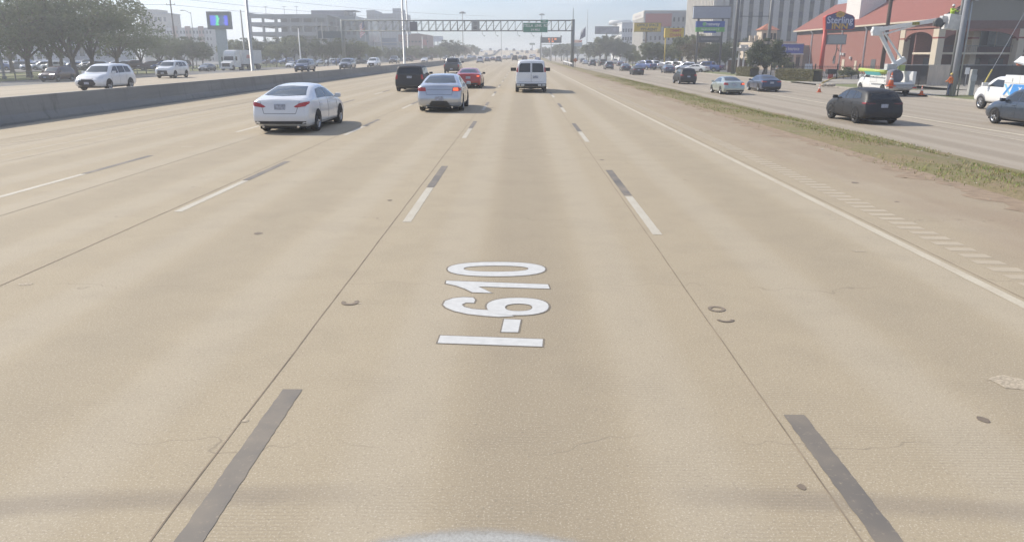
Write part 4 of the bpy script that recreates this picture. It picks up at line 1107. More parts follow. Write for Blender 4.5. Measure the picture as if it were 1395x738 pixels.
bm = bmesh.new(); beam(bm, elbow+Vector((0, 0, .1)), tip, .26, .30); beam(bm, elbow.lerp(tip, .12)+Vector((0, 0, -.35)), elbow.lerp(tip, .62)+Vector((0, 0, -.1)), .14, .12); ub = obj('upper_boom', bm, boom_m, bt)
bm = bmesh.new(); m_ = elbow.lerp(tip, .66); beam(bm, m_+Vector((-.5, -.16, .0)), m_+Vector((.4, -.16, .03)), .02, .22); obj('warning_plate', bm, mat('yellow black plate', (.30, .27, .06), .6, var=.6, scale=6), ub)
bm = bmesh.new(); lathe(bm, [(.3, -.2), (.36, 0), (.3, .2)], 'y', tip+Vector((-.15, 0, -.2)), 12); tube(bm, [tip+Vector((-.5, 0, -.4)), tip+Vector((.2, 0, -.5)), tip+Vector((.4, 0, -.1))], .08, 6); obj('boom_head', bm, M['darksteel'], bt)
bkt = tip+Vector((.85, 0, -.75))
bm = bmesh.new()
def bucket(bm, c, w, h):
    a = [(-w*.43, -w*.4, 0), (w*.43, -w*.4, 0), (w*.43, w*.4, 0), (-w*.43, w*.4, 0)]; b = [(-w*.5, -w*.5, h), (w*.5, -w*.5, h), (w*.5, w*.5, h), (-w*.5, w*.5, h)]
    tilt = Matrix.Rotation(R(8), 3, 'Y')
    A = [bm.verts.new(c+tilt@Vector(p)) for p in a]; Bq = [bm.verts.new(c+tilt@Vector(p)) for p in b]; Cq = [bm.verts.new(c+tilt@Vector((p[0]*.9, p[1]*.9, h))) for p in b]; D = [bm.verts.new(c+tilt@Vector((p[0]*.9, p[1]*.9, .06))) for p in a]
    bm.faces.new(A[::-1]); bm.faces.new(D)
    for i in range(4):
        j = (i+1) % 4; bm.faces.new((A[i], A[j], Bq[j], Bq[i])); bm.faces.new((Bq[i], Bq[j], Cq[j], Cq[i])); bm.faces.new((Cq[i], Cq[j], D[j], D[i]))
bucket(bm, bkt, 1.05, 1.1); obj('bucket', bm, mat('bucket off white', (.62, .62, .60), .5), bt)
bm = bmesh.new(); bucket(bm, bkt+Vector((-.62, .05, .55)), .45, .45); obj('tool_bin', bm, mat('tool bin grey white', (.58, .58, .57), .5), bt)
BKT_W = Vector(bt.location)+bkt
# things carried on the truck: each is its own object
def onw(px, py, Y=Yb): return atY(px, py, Y)
bm = bmesh.new(); a = onw(1170, 95, bp_.y+5.0); b_ = onw(1207, 98.5, bp_.y+.3); a.x += .1; tube(bm, [a, b_], .16, 8)
tag(obj('insulator_tube', bm, mat('lime fibreglass', (.42, .50, .10), .5)), 'long lime yellow tube lying on top of the bucket truck', 'tube')
bm = bmesh.new(); a = onw(1180, 99.5, bp_.y+3.3); b_ = onw(1198, 101, bp_.y+.8); beam(bm, a, b_, .4, .32)
tag(obj('blanket_roll', bm, mat('turquoise blanket', (.12, .48, .50), .8, var=.15, scale=8)), 'turquoise rolled blanket lying on the locker top of the bucket truck', 'roll')
bm = bmesh.new(); c = at(1231, 104, FZ); c = Vector(bt.location)+Vector((.62, 1.6, 2.0-.05)); box(bm, c.x-.22, c.x+.22, c.y-.2, c.y+.2, c.z, c.z+.5, 0, .05)
tag(obj('water_cooler', bm, mat('lime plastic', (.42, .48, .16), .5)), 'small lime green box standing on the right side locker of the bucket truck', 'box')
bm = bmesh.new(); lathe(bm, [(.55, -.6), (.62, -.3), (.62, .3), (.5, .55)], 'y', Vector(bt.location)+Vector((-.25, 1.0, 1.52)), 14)
tag(obj('cable_reel', bm, mat('dark tarp', (.12, .13, .16), .7, var=.2)), 'dark rounded cable drum in the bed of the bucket truck', 'reel')
orange = mat('cone orange', (.62, .13, .04), .6, var=.05); conew = mat('cone white band', (.7, .7, .68), .6, var=0)
def cone(loc, h, label):
    t = thing('traffic_cone', label, 'cone', loc, 0, 'traffic cones around the bucket truck')
    bm = bmesh.new(); r = h*.22; box(bm, -h*.27, h*.27, -h*.27, h*.27, 0, h*.05); obj('base', bm, orange, t)
    bm = bmesh.new(); prof = [(r, .05), (r*.62, .42), (r*.40, .64), (r*.12, 1.0)]
    lathe(bm, [(a, b*h) for a, b in prof], 'z', (0, 0, 0), 14); obj('cone_body', bm, orange, t)
    bm = bmesh.new(); lathe(bm, [(r*.60+.004, .45*h), (r*.44+.004, .60*h)], 'z', (0, 0, 0), 14); lathe(bm, [(r*.37+.004, .68*h), (r*.27+.004, .78*h)], 'z', (0, 0, 0), 14); obj('white_band', bm, conew, t)
cone(at(1116, 126, FZ), .72, 'orange cone on the frontage road left of the bucket truck')
cone(at(1255, 129.5, -.76), .72, 'orange cone with a white band on the pavement right of the bucket truck')
cone(Vector(bt.location)+Vector((-.90, -.12, .81)), 1.1, 'tall orange and white cone standing on the rear bumper of the bucket truck')
for x_, y_, h_ in ((.1, .5, .5), (.4, .9, .45)): pass

# --- white pickup with a blue and white X on its side box
xp = at(1334, 148.5, FZ)
XT = spec(UT, L=6.0, fa=4.95, ra=1.1, W=2.1, r=.43, top=[(0, 1.1), (2.85, 1.12), (2.9, 1.6), (2.98, 1.93), (3.15, 2.0), (3.95, 2.0), (4.3, 1.88), (4.85, 1.46), (5.5, 1.38), (5.9, 1.25), (6.0, .95)],
    belt=[(0, 1.0), (2.8, 1.05), (4.7, 1.30), (6.0, .9)], side_win=[[(3.1, 1.38), (3.13, 1.80), (3.9, 1.83), (4.05, 1.74), (4.5, 1.40)]], door_lines=[(3.02, .55, 3.02, 1.35), (4.6, .55, 4.6, 1.35)], handles=[(3.25, 1.2)], mirror=(4.5, 1.42), cladm=mat('grey wheel flare', (.16, .165, .19), .6))
xt, bv = car('service_truck', 'white utility pickup with a blue panel and crossed X mark, at the right edge', 'truck', XT, wp, (xp.x+1.02, xp.y-4.95+.0, FZ), R(0))
bm = bmesh.new()
for s in (-1, 1): box(bm, min(s*.62, s*1.10), max(s*.62, s*1.10), .1, 2.82, .92, 2.12, 0, .015)
box(bm, -.62, .62, .1, 2.8, 1.0, 1.12); sb = obj('service_body', bm, wp, xt)
bl_m = mat('blue panel film', (.06, .26, .62), .4, var=.05); lb_m = mat('light blue stripe', (.22, .50, .72), .4, var=0); pw_m = mat('pale stripe', (.62, .64, .66), .4, var=0)
bm = bmesh.new(); prism(bm, [(.12, 1.0), (.12, 1.62), (1.95, 1.62), (2.2, 1.0)], -1.106, -1.101, 'x'); obj('blue_panel', bm, bl_m, sb)
text_mesh('panel_lettering', 'X', .34, pw_m, sb, (-1.109, 1.3, 1.33), (math.pi/2, 0, -math.pi/2), bold=.012, w=1.3)
bm = bmesh.new(); prism(bm, [(2.80, 1.60), (2.62, 1.60), (2.02, .98), (2.22, .98)], -1.112, -1.107, 'x'); obj('crossed_stripe', bm, lb_m, sb)
bm = bmesh.new(); prism(bm, [(2.02, 1.60), (2.2, 1.60), (2.80, .98), (2.62, .98)], -1.117, -1.1125, 'x'); obj('crossed_stripe', bm, bl_m, sb)
bm = bmesh.new()
for ya in (.9, 2.1):
    box(bm, -1.106, -1.10, ya-.02, ya+.02, 1.75, 1.95)
box(bm, -1.104, -1.10, .15, 2.78, 1.66, 1.675); box(bm, -1.104, -1.10, 1.45, 1.46, 1.68, 2.08); obj('locker_handle', bm, M['seam'], sb)
# folded boom over the bed
bm = bmesh.new(); beam(bm, Vector((-.25, 3.1, 3.0)), Vector((.55, -1.0, 2.1)), .55, .50); bo = obj('folded_boom', bm, boom_m, xt)
for v in bo.data.vertices: pass
bm = bmesh.new(); tube(bm, [(0, 1.0, 1.1), (0, 1.0, 2.4)], .22, 10); tube(bm, [(0, 2.3, 1.1), (0, 2.3, 2.6)], .06, 6); obj('boom_support', bm, M['steel'], xt)
bm = bmesh.new(); lathe(bm, [(.10, -.14), (.14, 0), (.10, .14)], 'x', (-.2, 3.15, 2.75), 10); obj('boom_joint', bm, mat('red brown joint', (.35, .12, .07), .6), xt)

# --- white lorry with sleeper cab and box trailer on the side road
Yt = 150.0
r_ = ray(298, 80); Xt = r_.x/r_.y*Yt
lo = thing('semi_truck', 'white lorry with tall sleeper cab and long white box trailer on the side road', 'lorry', (Xt+1.3, Yt, -.75), 0)
bm = bmesh.new()
prism(bm, [(0, .45), (0, 1.45), (.25, 1.62), (1.55, 1.85), (1.95, 2.75), (2.0, 2.9), (2.0, .45)], -1.0, 1.0, 'x'); box(bm, -1.22, 1.22, 2.0, 4.9, .6, 3.0, 0, .06)
obj('cab', bm, wp, lo)
bm = bmesh.new(); prism(bm, [(2.05, 3.0), (2.5, 3.75), (3.6, 3.95), (4.9, 3.95), (4.9, 3.0)], -1.18, 1.18, 'x'); bmesh.ops.bevel(bm, geom=list(bm.edges), offset=.12, segments=2, affect='EDGES'); obj('roof_fairing', bm, wp, lo)
bm = bmesh.new(); prism(bm, [(-.95, 1.98), (-.9, 2.72), (.9, 2.72), (.95, 1.98)], 0, .02, 'y')
for v in bm.verts: v.co.y += 1.60 + (v.co.z-1.98)*.46 - .03
obj('windscreen', bm, M['glass'], lo)
bm = bmesh.new(); box(bm, -.75, .75, -.03, 0, .75, 1.42); obj('grille', bm, M['trim'], lo)
for s in (-1, 1):
    bm = bmesh.new(); box(bm, s*1.225-.01, s*1.225+.01, 2.1, 3.0, 1.9, 2.7); obj('side_window', bm, M['glass'], lo)
    bm = bmesh.new(); box(bm, s*.86-.13, s*.86+.13, -.045, -.005, .95, 1.2); obj('headlight', bm, M['head'], lo)
    bm = bmesh.new(); box(bm, min(s*1.3, s*1.55), max(s*1.3, s*1.55), 1.9, 2.0, 1.9, 2.6, 0, .02); box(bm, min(s*1.15, s*1.35), max(s*1.15, s*1.35), 1.93, 1.97, 2.2, 2.25); obj('mirror', bm, M['trim'], lo)
bm = bmesh.new(); box(bm, -1.2, 1.2, -.12, .2, .35, .72, 0, .04); obj('bumper', bm, wp, lo)
bm = bmesh.new(); box(bm, -1.28, 1.28, 5.6, 17.5, 1.15, 3.95, 0, .02); trl = obj('trailer', bm, mat('trailer panel white', (.60, .60, .60), .5, var=.08, scale=1.5), lo)
bm = bmesh.new()
for k in range(20): box(bm, 1.281, 1.295, 5.9+k*.6, 5.93+k*.6, 1.2, 3.9); box(bm, -1.295, -1.281, 5.9+k*.6, 5.93+k*.6, 1.2, 3.9)
obj('panel_rib', bm, mat('trailer rib', (.5, .5, .5), .5), trl)
bm = bmesh.new(); prism(bm, [(8.0, 2.3), (8.3, 3.0), (10.6, 3.0), (10.3, 2.3)], 1.298, 1.303, 'x'); obj('red_logo_block', bm, mat('faded red print', (.50, .22, .20), .6, var=.3, scale=3), trl)
bm = bmesh.new(); box(bm, -.5, .5, 2.0, 17.0, .8, 1.1); obj('chassis', bm, M['trim'], lo)
for y_ in (.95, 4.9, 6.1, 15.0, 16.2):
    for s in (-1, 1):
        bm = bmesh.new(); lathe(bm, [(.0001, -.2), (.5, -.2), (.52, 0), (.5, .2), (.3, .2), (.25, .1), (.0001, .1)], 'x', (s*1.0, y_, .52), 18); obj('wheel', bm, M['tyre'], lo)

# ================================================================== PEOPLE
SKIN = mat('skin', (.42, .26, .19), .6, var=.06)
def limb_body(bm, chains, n=10):
    for pts, rad in chains: tube(bm, pts, rad, n)
def make_person(label, loc, rz, pose, cols, group=None):
    """continuous body via a metaball-free voxel union: tapered limbs remeshed into one surface"""
    t = thing('person', label, 'person', loc, rz, group)
    J = dict(pel=(0, 0, .95), chest=(0, .0, 1.28), neck=(0, .0, 1.47), head=(0, .02, 1.62),
             lsh=(-.19, 0, 1.42), rsh=(.19, 0, 1.42), lel=(-.25, .02, 1.14), rel=(.25, .02, 1.14), lwr=(-.25, .10, .90), rwr=(.25, .10, .90),
             lhip=(-.09, 0, .93), rhip=(.09, 0, .93), lkn=(-.11, .02, .50), rkn=(.11, .02, .50), lan=(-.12, -.03, .09), ran=(.12, -.03, .09))
    J.update(pose); V = {k: Vector(v) for k, v in J.items()}
    bm = bmesh.new()
    tube(bm, [V['pel']-Vector((0, 0, .08)), V['pel'], V['pel'].lerp(V['chest'], .5), V['chest'], V['chest'].lerp(V['neck'], .75)], [.13, .165, .145, .175, .13], 14)
    tube(bm, [V['chest'].lerp(V['neck'], .6), V['neck'], V['head']], [.09, .06, .055], 10)
    tube(bm, [V['lsh'], V['rsh']], [.075, .075], 10)
    hv = V['head']
    lathe(bm, [(.02, -.125), (.055, -.11), (.08, -.06), (.092, 0), (.09, .05), (.065, .105), (.02, .125)], 'z', hv, 14)
    tube(bm, [hv+Vector((0, .07, -.01)), hv+Vector((0, .115, -.03))], [.018, .014], 6)
    for s in ('l', 'r'):
        tube(bm, [V[s+'sh'], V[s+'sh'].lerp(V[s+'el'], .35), V[s+'el'], V[s+'el'].lerp(V[s+'wr'], .4), V[s+'wr']], [.065, .055, .045, .045, .032], 8)
        d = (V[s+'wr']-V[s+'el']).normalized(); w = V[s+'wr']; side = d.cross(Vector((0, 1, .2))).normalized()
        tube(bm, [w, w+d*.05, w+d*.10], [.032, .042, .036], 8)
        for k in range(4):
            o_ = side*(.028-.019*k); ln = (.075, .088, .082, .062)[k]
            tube(bm, [w+d*.08+o_, w+d*(.10+ln*.5)+o_*1.1, w+d*(.10+ln)+o_*1.1+Vector((0, .015, 0))], [.011, .010, .008], 5)
        tube(bm, [w+d*.03+side*.03, w+d*.08+side*.062, w+d*.115+side*.07], [.013, .012, .009], 5)
        tube(bm, [V[s+'hip'], V[s+'hip'].lerp(V[s+'kn'], .4), V[s+'kn'], V[s+'kn'].lerp(V[s+'an'], .35), V[s+'an']], [.10, .088, .062, .062, .045], 10)
        a = V[s+'an']; tube(bm, [a+Vector((0, -.06, -.04)), a+Vector((0, .05, -.04)), a+Vector((0, .17, -.055))], [.045, .048, .035], 8)
    me = bpy.data.meshes.new('body'); bm.to_mesh(me); bm.free()
    tmp = bpy.data.objects.new('tmp', me); COL.objects.link(tmp)
    rm = tmp.modifiers.new('r', 'REMESH'); rm.mode = 'VOXEL'; rm.voxel_size = .014; rm.use_smooth_shade = True
    smo = tmp.modifiers.new('sm', 'SMOOTH'); smo.iterations = 2
    m2 = bpy.data.meshes.new_from_object(tmp.evaluated_get(bpy.context.evaluated_depsgraph_get())); m2.name = 'body'
    bpy.data.objects.remove(tmp); m2.materials.clear()
    top_m, leg_m, shoe_m, skin_m = cols[:4]
    for m in (top_m, leg_m, shoe_m, skin_m): m2.materials.append(m)
    wz = V['pel'].z
    for p in m2.polygons:
        c = p.center; idx = 0
        hd = min((c-V['lwr']).length, (c-V['rwr']).length)
        if c.z > V['neck'].z+.01 and (c-V['head']).length < .22: idx = 3
        elif hd < .17 and min((c-(V['lwr'])).dot((V['lwr']-V['lel']).normalized()) if (c-V['lwr']).length < .17 else 9, (c-(V['rwr'])).dot((V['rwr']-V['rel']).normalized()) if (c-V['rwr']).length < .17 else 9) > 0: idx = 3
        elif c.z < .13: idx = 2
        elif c.z < wz+.02 and abs(c.x) < .24: idx = 1
        p.material_index = idx; p.use_smooth = True
    b = bpy.data.objects.new('body', m2); COL.objects.link(b); b.parent = t
    # hair or helmet
    bm = bmesh.new()
    if cols[5] == 'helmet':
        lathe(bm, [(.135, .03), (.105, .04), (.108, .08), (.085, .13), (.03, .158), (.001, .16)], 'z', hv+Vector((0, 0, .0)), 16); obj('hard_hat', bm, cols[4], t)
    else:
        lathe(bm, [(.085, -.10 if cols[5] == 'long' else -.02), (.103, 0), (.10, .06), (.07, .12), (.02, .142), (.001, .143)], 'z', hv+Vector((0, -.022, .0)), 16); obj('hair', bm, cols[4], t)
    for s in (-1, 1):
        bm = bmesh.new(); lathe(bm, [(.001, -.008), (.011, 0), (.001, .008)], 'y', hv+Vector((s*.032, .082, .015)), 8); obj('eye', bm, M['black'], t)
    bm = bmesh.new(); box(bm, -.022, .022, .078, .09, -.052, -.044)
    for v in bm.verts: v.co += hv
    obj('mouth', bm, mat('lips', (.32, .14, .11), .6, var=0), t)
    return t
hiviz = mat('hi-vis lime', (.45, .60, .06), .7, var=.05); hivo = mat('hi-vis orange', (.62, .16, .04), .7, var=.05); jeans = mat('dark blue jeans', (.05, .07, .13), .85, var=.1); boots = mat('dark boots', (.04, .03, .025), .8)
hatw = mat('white hard hat', (.75, .75, .72), .4, var=0)
make_person('worker in a lime hi-vis vest and white hard hat standing in the raised bucket', BKT_W+Vector((.0, 0, .10)), R(200),
            dict(lel=(-.26, .22, 1.22), rel=(.26, .22, 1.22), lwr=(-.18, .42, 1.30), rwr=(.18, .42, 1.36)), (hiviz, jeans, boots, SKIN, hatw, 'helmet'))
pw = at(1296, 131, -.77)
make_person('worker in an orange vest and dark trousers standing beside the foot of the grey pole', Vector((pw.x-.35, pw.y-.3, -.77)), R(25),
            dict(lel=(-.25, .16, 1.18), rel=(.25, .14, 1.16), lwr=(-.12, .34, 1.14), rwr=(.10, .36, 1.10), head=(0, .05, 1.61), lkn=(-.12, .06, .5), lan=(-.16, -.02, .09)), (hivo, jeans, boots, SKIN, mat('yellow hard hat', (.55, .42, .08), .4, var=0), 'helmet'))
# two people by the hedge
p1 = at(1035, 108.5, -.78); p1.x = max(p1.x, 33.2); p2 = at(1043, 108.0, -.78)
make_person('person in grey clothes standing at the roadside in front of the hedge', (33.3, p1.y, -.79), R(150), dict(lwr=(-.16, .22, 1.0), rwr=(.2, .16, .92)),
            (mat('grey hoodie', (.30, .29, .28), .9), mat('grey trousers', (.22, .21, .2), .9), boots, SKIN, mat('grey hair', (.25, .23, .2), .9), 'short'))
make_person('person with long blond hair and dark top standing next to the one in grey', (33.95, p1.y-.1, -.79), R(200), dict(lwr=(-.2, .2, .95), rwr=(.15, .25, 1.0)),
            (mat('dark navy top', (.03, .04, .07), .9), mat('black trousers', (.025, .025, .03), .9), boots, SKIN, mat('blond hair', (.50, .38, .19), .8), 'long'))
bm = bmesh.new(); lathe(bm, [(.30, 0), (.36, .5), (.37, .95), (.33, 1.1), (.15, 1.22), (.001, 1.24)], 'z', (34.6, p1.y+.2, -.79), 18)
tag(obj('litter_bin', bm, mat('black bin', (.025, .025, .028), .5)), 'black domed litter bin right of the person with blond hair', 'bin')
# ================================================================== GANTRY, POLES, SIGNS
white_t = mat('sign white', (.70, .72, .70), .5, var=0); green_s = mat('highway sign green', (.02, .20, .12), .5, var=.06)
YG = 172.0
gal = mat('gantry steel', (.17, .185, .18), .55, .3, var=.1)
gL, gR = atY(468, 60, YG).x, atY(780, 60, YG).x
ztop, zbot = atY(700, 28.3, YG).z, atY(700, 42.4, YG).z
ga = thing('sign_gantry', 'steel truss sign gantry spanning all lanes of the freeway', 'gantry', (gR, YG, 0))
bm = bmesh.new(); lathe(bm, [(.42, -.9), (.40, ztop+.2), (.30, ztop+.25)], 'z', (0, 0, 0), 16); tube(bm, [(0, 0, ztop), (0, 0, ztop+2.6)], .07, 6); obj('post', bm, gal, ga)
bm = bmesh.new(); lathe(bm, [(.42, -.9), (.40, ztop+.2), (.30, ztop+.25)], 'z', (gL-gR, 0, 0), 16); obj('post', bm, gal, ga)
bm = bmesh.new(); Wd = gL-gR; N = 32
for yy in (-.7, .7):
    for z in (ztop, zbot): tube(bm, [(0, yy, z), (Wd, yy, z)], .11, 6)
    for k in range(N+1):
        x = Wd*k/N; tube(bm, [(x, yy, zbot), (x, yy, ztop)], .06, 5)
        if k < N: tube(bm, [(x+Wd/N, yy, zbot), (x, yy, ztop)], .045, 4)
for k in range(0, N+1, 1):
    x = Wd*k/N
    for z in (ztop, zbot): tube(bm, [(x, -.7, z), (x, .7, z)], .05, 4)
obj('truss', bm, gal, ga)
def sign_pix(px0, py0, px1, py1, Y): 
    a, b = atY(px0, py1, Y), atY(px1, py0, Y); return a.x, b.x, a.z, b.z
def board(name, label, cat, px0, py0, px1, py1, Y, m, rim=None, d=.12, parent=None, offs=None):
    x0, x1, z0, z1 = sign_pix(px0, py0, px1, py1, Y)
    if parent is None:
        t = thing(name, label, cat, ((x0+x1)/2, Y, (z0+z1)/2)); 
    else: t = parent
    c = Vector(((x0+x1)/2, Y, (z0+z1)/2)) - t.location
    w, h = x1-x0, z1-z0
    f = obj('panel', boxm(c.x-w/2, c.x+w/2, c.y-d/2, c.y+d/2, c.z-h/2, c.z+h/2), m, t)
    if rim:
        bm = bmesh.new(); rw_ = min(w, h)*.035; yf = c.y-d/2
        for (a, b, e, g) in ((c.x-w/2, c.x+w/2, c.z+h/2-rw_, c.z+h/2), (c.x-w/2, c.x+w/2, c.z-h/2, c.z-h/2+rw_), (c.x-w/2, c.x-w/2+rw_, c.z-h/2+rw_, c.z+h/2-rw_), (c.x+w/2-rw_, c.x+w/2, c.z-h/2+rw_, c.z+h/2-rw_)): box(bm, a, b, yf-.012, yf-.001, e, g)
        obj('border', bm, rim, f)
    return t, f, c, w, h, d
def say(f, c, w, h, d, s, u, v, size, m, bold=0, wx=1, name='lettering', sp=1):
    """text on the front (camera) side; u, v in -0.5..0.5 of the panel"""
    return text_mesh(name, s, size, m, f, (c.x+u*w, c.y-d/2-.012, c.z+v*h), (math.pi/2, 0, 0), bold, .006, wx, spacing=sp)
t, f, c, w, h, d = board('guide_sign', 'green guide sign hanging on the gantry near its right post, reading STELLA LINK RD', 'road sign', 712.3, 31.3, 746.3, 44.7, YG-.95, green_s, white_t)
say(f, c, w, h, d, 'STELLA  LINK  RD', 0, .20, 1.05*h*.38, white_t, .012, .86); say(f, c, w, h, d, '3/4 MILE', 0, -.22, h*.30, white_t, .01, .9)
x0, x1, z0, z1 = sign_pix(736.4, 27.2, 746.6, 31.2, YG-.95)
f2 = obj('exit_tab', boxm(x0-t.location.x, x1-t.location.x, -.06, .06, z0-t.location.z, z1-t.location.z), green_s, t)
text_mesh('lettering', 'EXIT', (z1-z0)*.62, white_t, f2, ((x0+x1)/2-t.location.x, -.072, (z0+z1)/2-t.location.z), (math.pi/2, 0, 0), .006, .006, .9)
bm = bmesh.new()
for q in (-.3, 0, .3): box(bm, q*w-.05, q*w+.05, .07, .24, -h*.5, h*.5)
obj('hanger', bm, gal, t)
greyback = mat('grey sign back', (.30, .32, .32), .6, var=.08); 
t, f, c, w, h, d = board('speed_sign', 'pale grey rectangular sign with dark numerals 60 in the middle of the gantry', 'road sign', 642.5, 28.7, 652.3, 41.8, YG-.95, greyback, None)
say(f, c, w, h, d, 'SPEED\nLIMIT', 0, .22, h*.16, M['trim'], 0); say(f, c, w, h, d, '60', 0, -.25, h*.42, M['trim'], .01)
t, f, c, w, h, d = board('dark_sign_back', 'dark blank panel on the left half of the gantry', 'road sign', 558.5, 30, 568.5, 42, YG-.95, mat('dark sign back', (.10, .10, .13), .6)); 
dark_t = mat('dark green board', (.03, .08, .07), .6); 
t, f, c, w, h, d = board('sign_board', 'dark green board seen beyond the gantry at its left end', 'road sign', 433.5, 43, 467.5, 52.5, 200, mat('dim blue green board', (.06, .09, .10), .6))
bm = bmesh.new(); 
for q in (-.35, .35): box(bm, q*w-.12, q*w+.12, .1, .3, -c.z-t.location.z-.9, 0)
obj('post', bm, M['steel'], t)
# camera arms under the truss: thin loops
for k, px in enumerate((657, 675, 705, 724)):
    p = atY(px, 43, YG); bm = bmesh.new(); tube(bm, [(0, 0, 0), (0, 0, -.5), (.25, 0, -.9), (.5, 0, -.95)], .035, 5); lathe(bm, [(.09, -1.08), (.13, -1.0), (.09, -.9)], 'z', (.5, 0, 0), 8)
    tag(obj('lane_camera', bm, gal, None, loc=(p.x, YG, p.z)), '%s small camera arm from the left hanging under the gantry' % ('first', 'second', 'third', 'fourth')[k], 'camera', 'camera arms under the gantry')
# message sign with amber characters, on a single pale pole
amb = mat('amber led', (.6, .15, .02), .5, var=0, emit=(1, .30, .10), es=.9); dm_b = mat('message sign housing', (.055, .06, .07), .6)
YM = 300.0
t, f, c, w, h, d = board('message_sign', 'dark electronic message sign with amber characters on a pale pole right of the freeway', 'electronic sign', 737, 51, 765, 58.8, YM, dm_b)
say(f, c, w, h, d, '61  2  28', .05, .18, h*.42, amb, .02); say(f, c, w, h, d, '5   38', .0, -.26, h*.38, amb, .02)
bm = bmesh.new(); 
for q in (-.48, .48): box(bm, q*w-.25, q*w+.25, -.05, .05, h*.5, h*.5+.6)
box(bm, -w*.45, w*.45, -.5, -.4, -h*.5-.65, -h*.5-.5); obj('sensor_box', bm, dm_b, t)
bm = bmesh.new(); tube(bm, [(0, .2, -c.z-t.location.z-.3), (0, .2, 0)], .22, 10); obj('post', bm, mat('pale pole', (.50, .48, .44), .6), t)
bm = bmesh.new(); tube(bm, [(-w*.52, .1, -t.location.z), (-w*.52, .1, h*.5)], .16, 8); obj('post', bm, M['darksteel'], t)
t, f, c, w, h, d = board('green_billboard', 'tiny green and yellow board far beyond the message sign', 'billboard', 721.3, 58.8, 728.8, 61.6, 520, mat('green yellow board', (.12, .17, .10), .6))
bm = bmesh.new(); box(bm, -.3, .3, .1, .6, -20, 0); obj('post', bm, M['steel'], t)

# light masts and poles: (px, base py, top py or None, Y, r, label, head)
def mast(px, Y, ztop_, r, label, head=None, m=None, name='light_mast', base=-.9, arm=None):
    p = atY(px, 80, Y)
    t = thing(name, label, 'pole', (p.x, Y, base))
    bm = bmesh.new(); lathe(bm, [(r*1.5, 0), (r*1.5, .5), (r, .55), (r*.6, ztop_-base)], 'z', (0, 0, 0), 12); obj('shaft', bm, m or M['steel'], t)
    if head == 'ring':
        bm = bmesh.new(); H = ztop_-base; lathe(bm, [(.9, H-.5), (1.0, H-.25), (.3, H-.1)], 'z', (0, 0, 0), 12)
        for k in range(6): a = k*math.pi/3; box(bm, 1.1*math.cos(a)-.3, 1.1*math.cos(a)+.3, 1.1*math.sin(a)-.3, 1.1*math.sin(a)+.3, H-.9, H-.5)
        obj('lamp_ring', bm, M['steel'], t)
    if arm:
        bm = bmesh.new(); tube(bm, [(0, 0, ztop_-base-.3), (arm*.5, 0, ztop_-base+.3), (arm, 0, ztop_-base+.4)], .06, 6); obj('lamp_arm', bm, M['steel'], t)
        bm = bmesh.new(); box(bm, arm-.1, arm+.6, -.15, .15, ztop_-base+.28, ztop_-base+.45, 0, .03); obj('lamp_head', bm, M['steel'], t)
    return t
pale = mat('sunlit pale steel', (.42, .43, .43), .45, .3, var=.08)
mast(343, 132, 22, .30, 'tall pale tapering pole in front of the white trailer', m=pale)
mast(334, 185, 12.5, .26, 'grey pole just left of the tall pale one, shorter', m=M['pole'])
mast(409.5, 150, 7.2, .13, 'short white pole in front of the parking garage', m=M['whitepaint'])
mast(441.5, 190, 9.8, .18, 'grey pole at the left end of the gantry', m=M['pole'])
mast(447, 230, 8.6, .14, 'thin grey pole right behind the gantry left end', m=M['pole'])
mast(551, 190, 34, .28, 'tall light mast left of the red brick building running out of the frame top', m=pale)
mast(556.5, 260, 40, .25, 'second tall light mast, thinner, just right of the other mast running out of frame', m=pale)
mast(631, 330, 19.8, .22, 'distant light mast with a lamp ring above the gantry middle', 'ring', m=M['pole'])
mast(683, 430, 20.5, .20, 'very thin distant pole left of the green gantry sign', m=M['pole'])
mast(737.5, 380, 21.5, .22, 'distant light mast with a lamp ring above the green gantry sign', 'ring', m=M['pole'])
mast(570, 400, 14, .18, 'thin pole in front of the red brick building', m=M['pole'])
mast(576, 300, 9, .15, 'short pale pole right of the red brick building', m=pale)
mast(521, 230, 11, .15, 'thin grey pole below the gantry left of the tall masts', m=M['pole'])
mast(267, 175, 11.5, .10, 'thin lamp post with a short arm left of the digital billboard', m=M['pole'], arm=-2.2)
mast(1, 98, 7.0, .18, 'grey pole at the left edge of the picture by the oaks', m=M['pole'])
# wooden power pole with crossarms, left
p = atY(241.5, 80, 190); wpz = 19.5
wpole = thing('power_pole', 'tall wooden power pole with crossarms left of the digital billboard', 'utility pole', (p.x, 190, -.8))
bm = bmesh.new(); lathe(bm, [(.20, 0), (.13, wpz)], 'z', (0, 0, 0), 10); obj('shaft', bm, M['woodpole'], wpole)
bm = bmesh.new()
for z_, ww in ((wpz-1.0, 1.0), (wpz-3.2, 1.3), (wpz-4.8, 1.1)): box(bm, -ww, ww, -.06, .06, z_, z_+.14); [lathe(bm, [(.05, z_+.14), (.07, z_+.3), (.03, z_+.4)], 'z', (q*ww*.9, 0, 0), 6) for q in (-1, 1)]
obj('crossarm', bm, M['woodpole'], wpole)
def wire(name, label, pts, r=.02, sag=0, n=14, m=None):
    bm = bmesh.new(); P2 = []
    for a, b in zip(pts, pts[1:]):
        a, b = Vector(a), Vector(b)
        for i in range(n+1): q = a.lerp(b, i/n); q.z -= sag*4*(i/n)*(1-i/n); P2.append(q)
    tube(bm, P2, r, 4); return tag(obj(name, bm, m or M['darksteel']), label, 'wire')
for k, (dz, yy) in enumerate(((-.9, 0), (-3.1, 0), (-4.7, 0))):
    wire('power_line', ('top', 'middle', 'lowest')[k]+' power line slung from the wooden pole across the left sky', [(p.x-120, 150, wpz-.8+dz+2), (p.x, 190, wpz-.8+dz), (p.x+75, 330, wpz-.8+dz)], .035, 1.2)

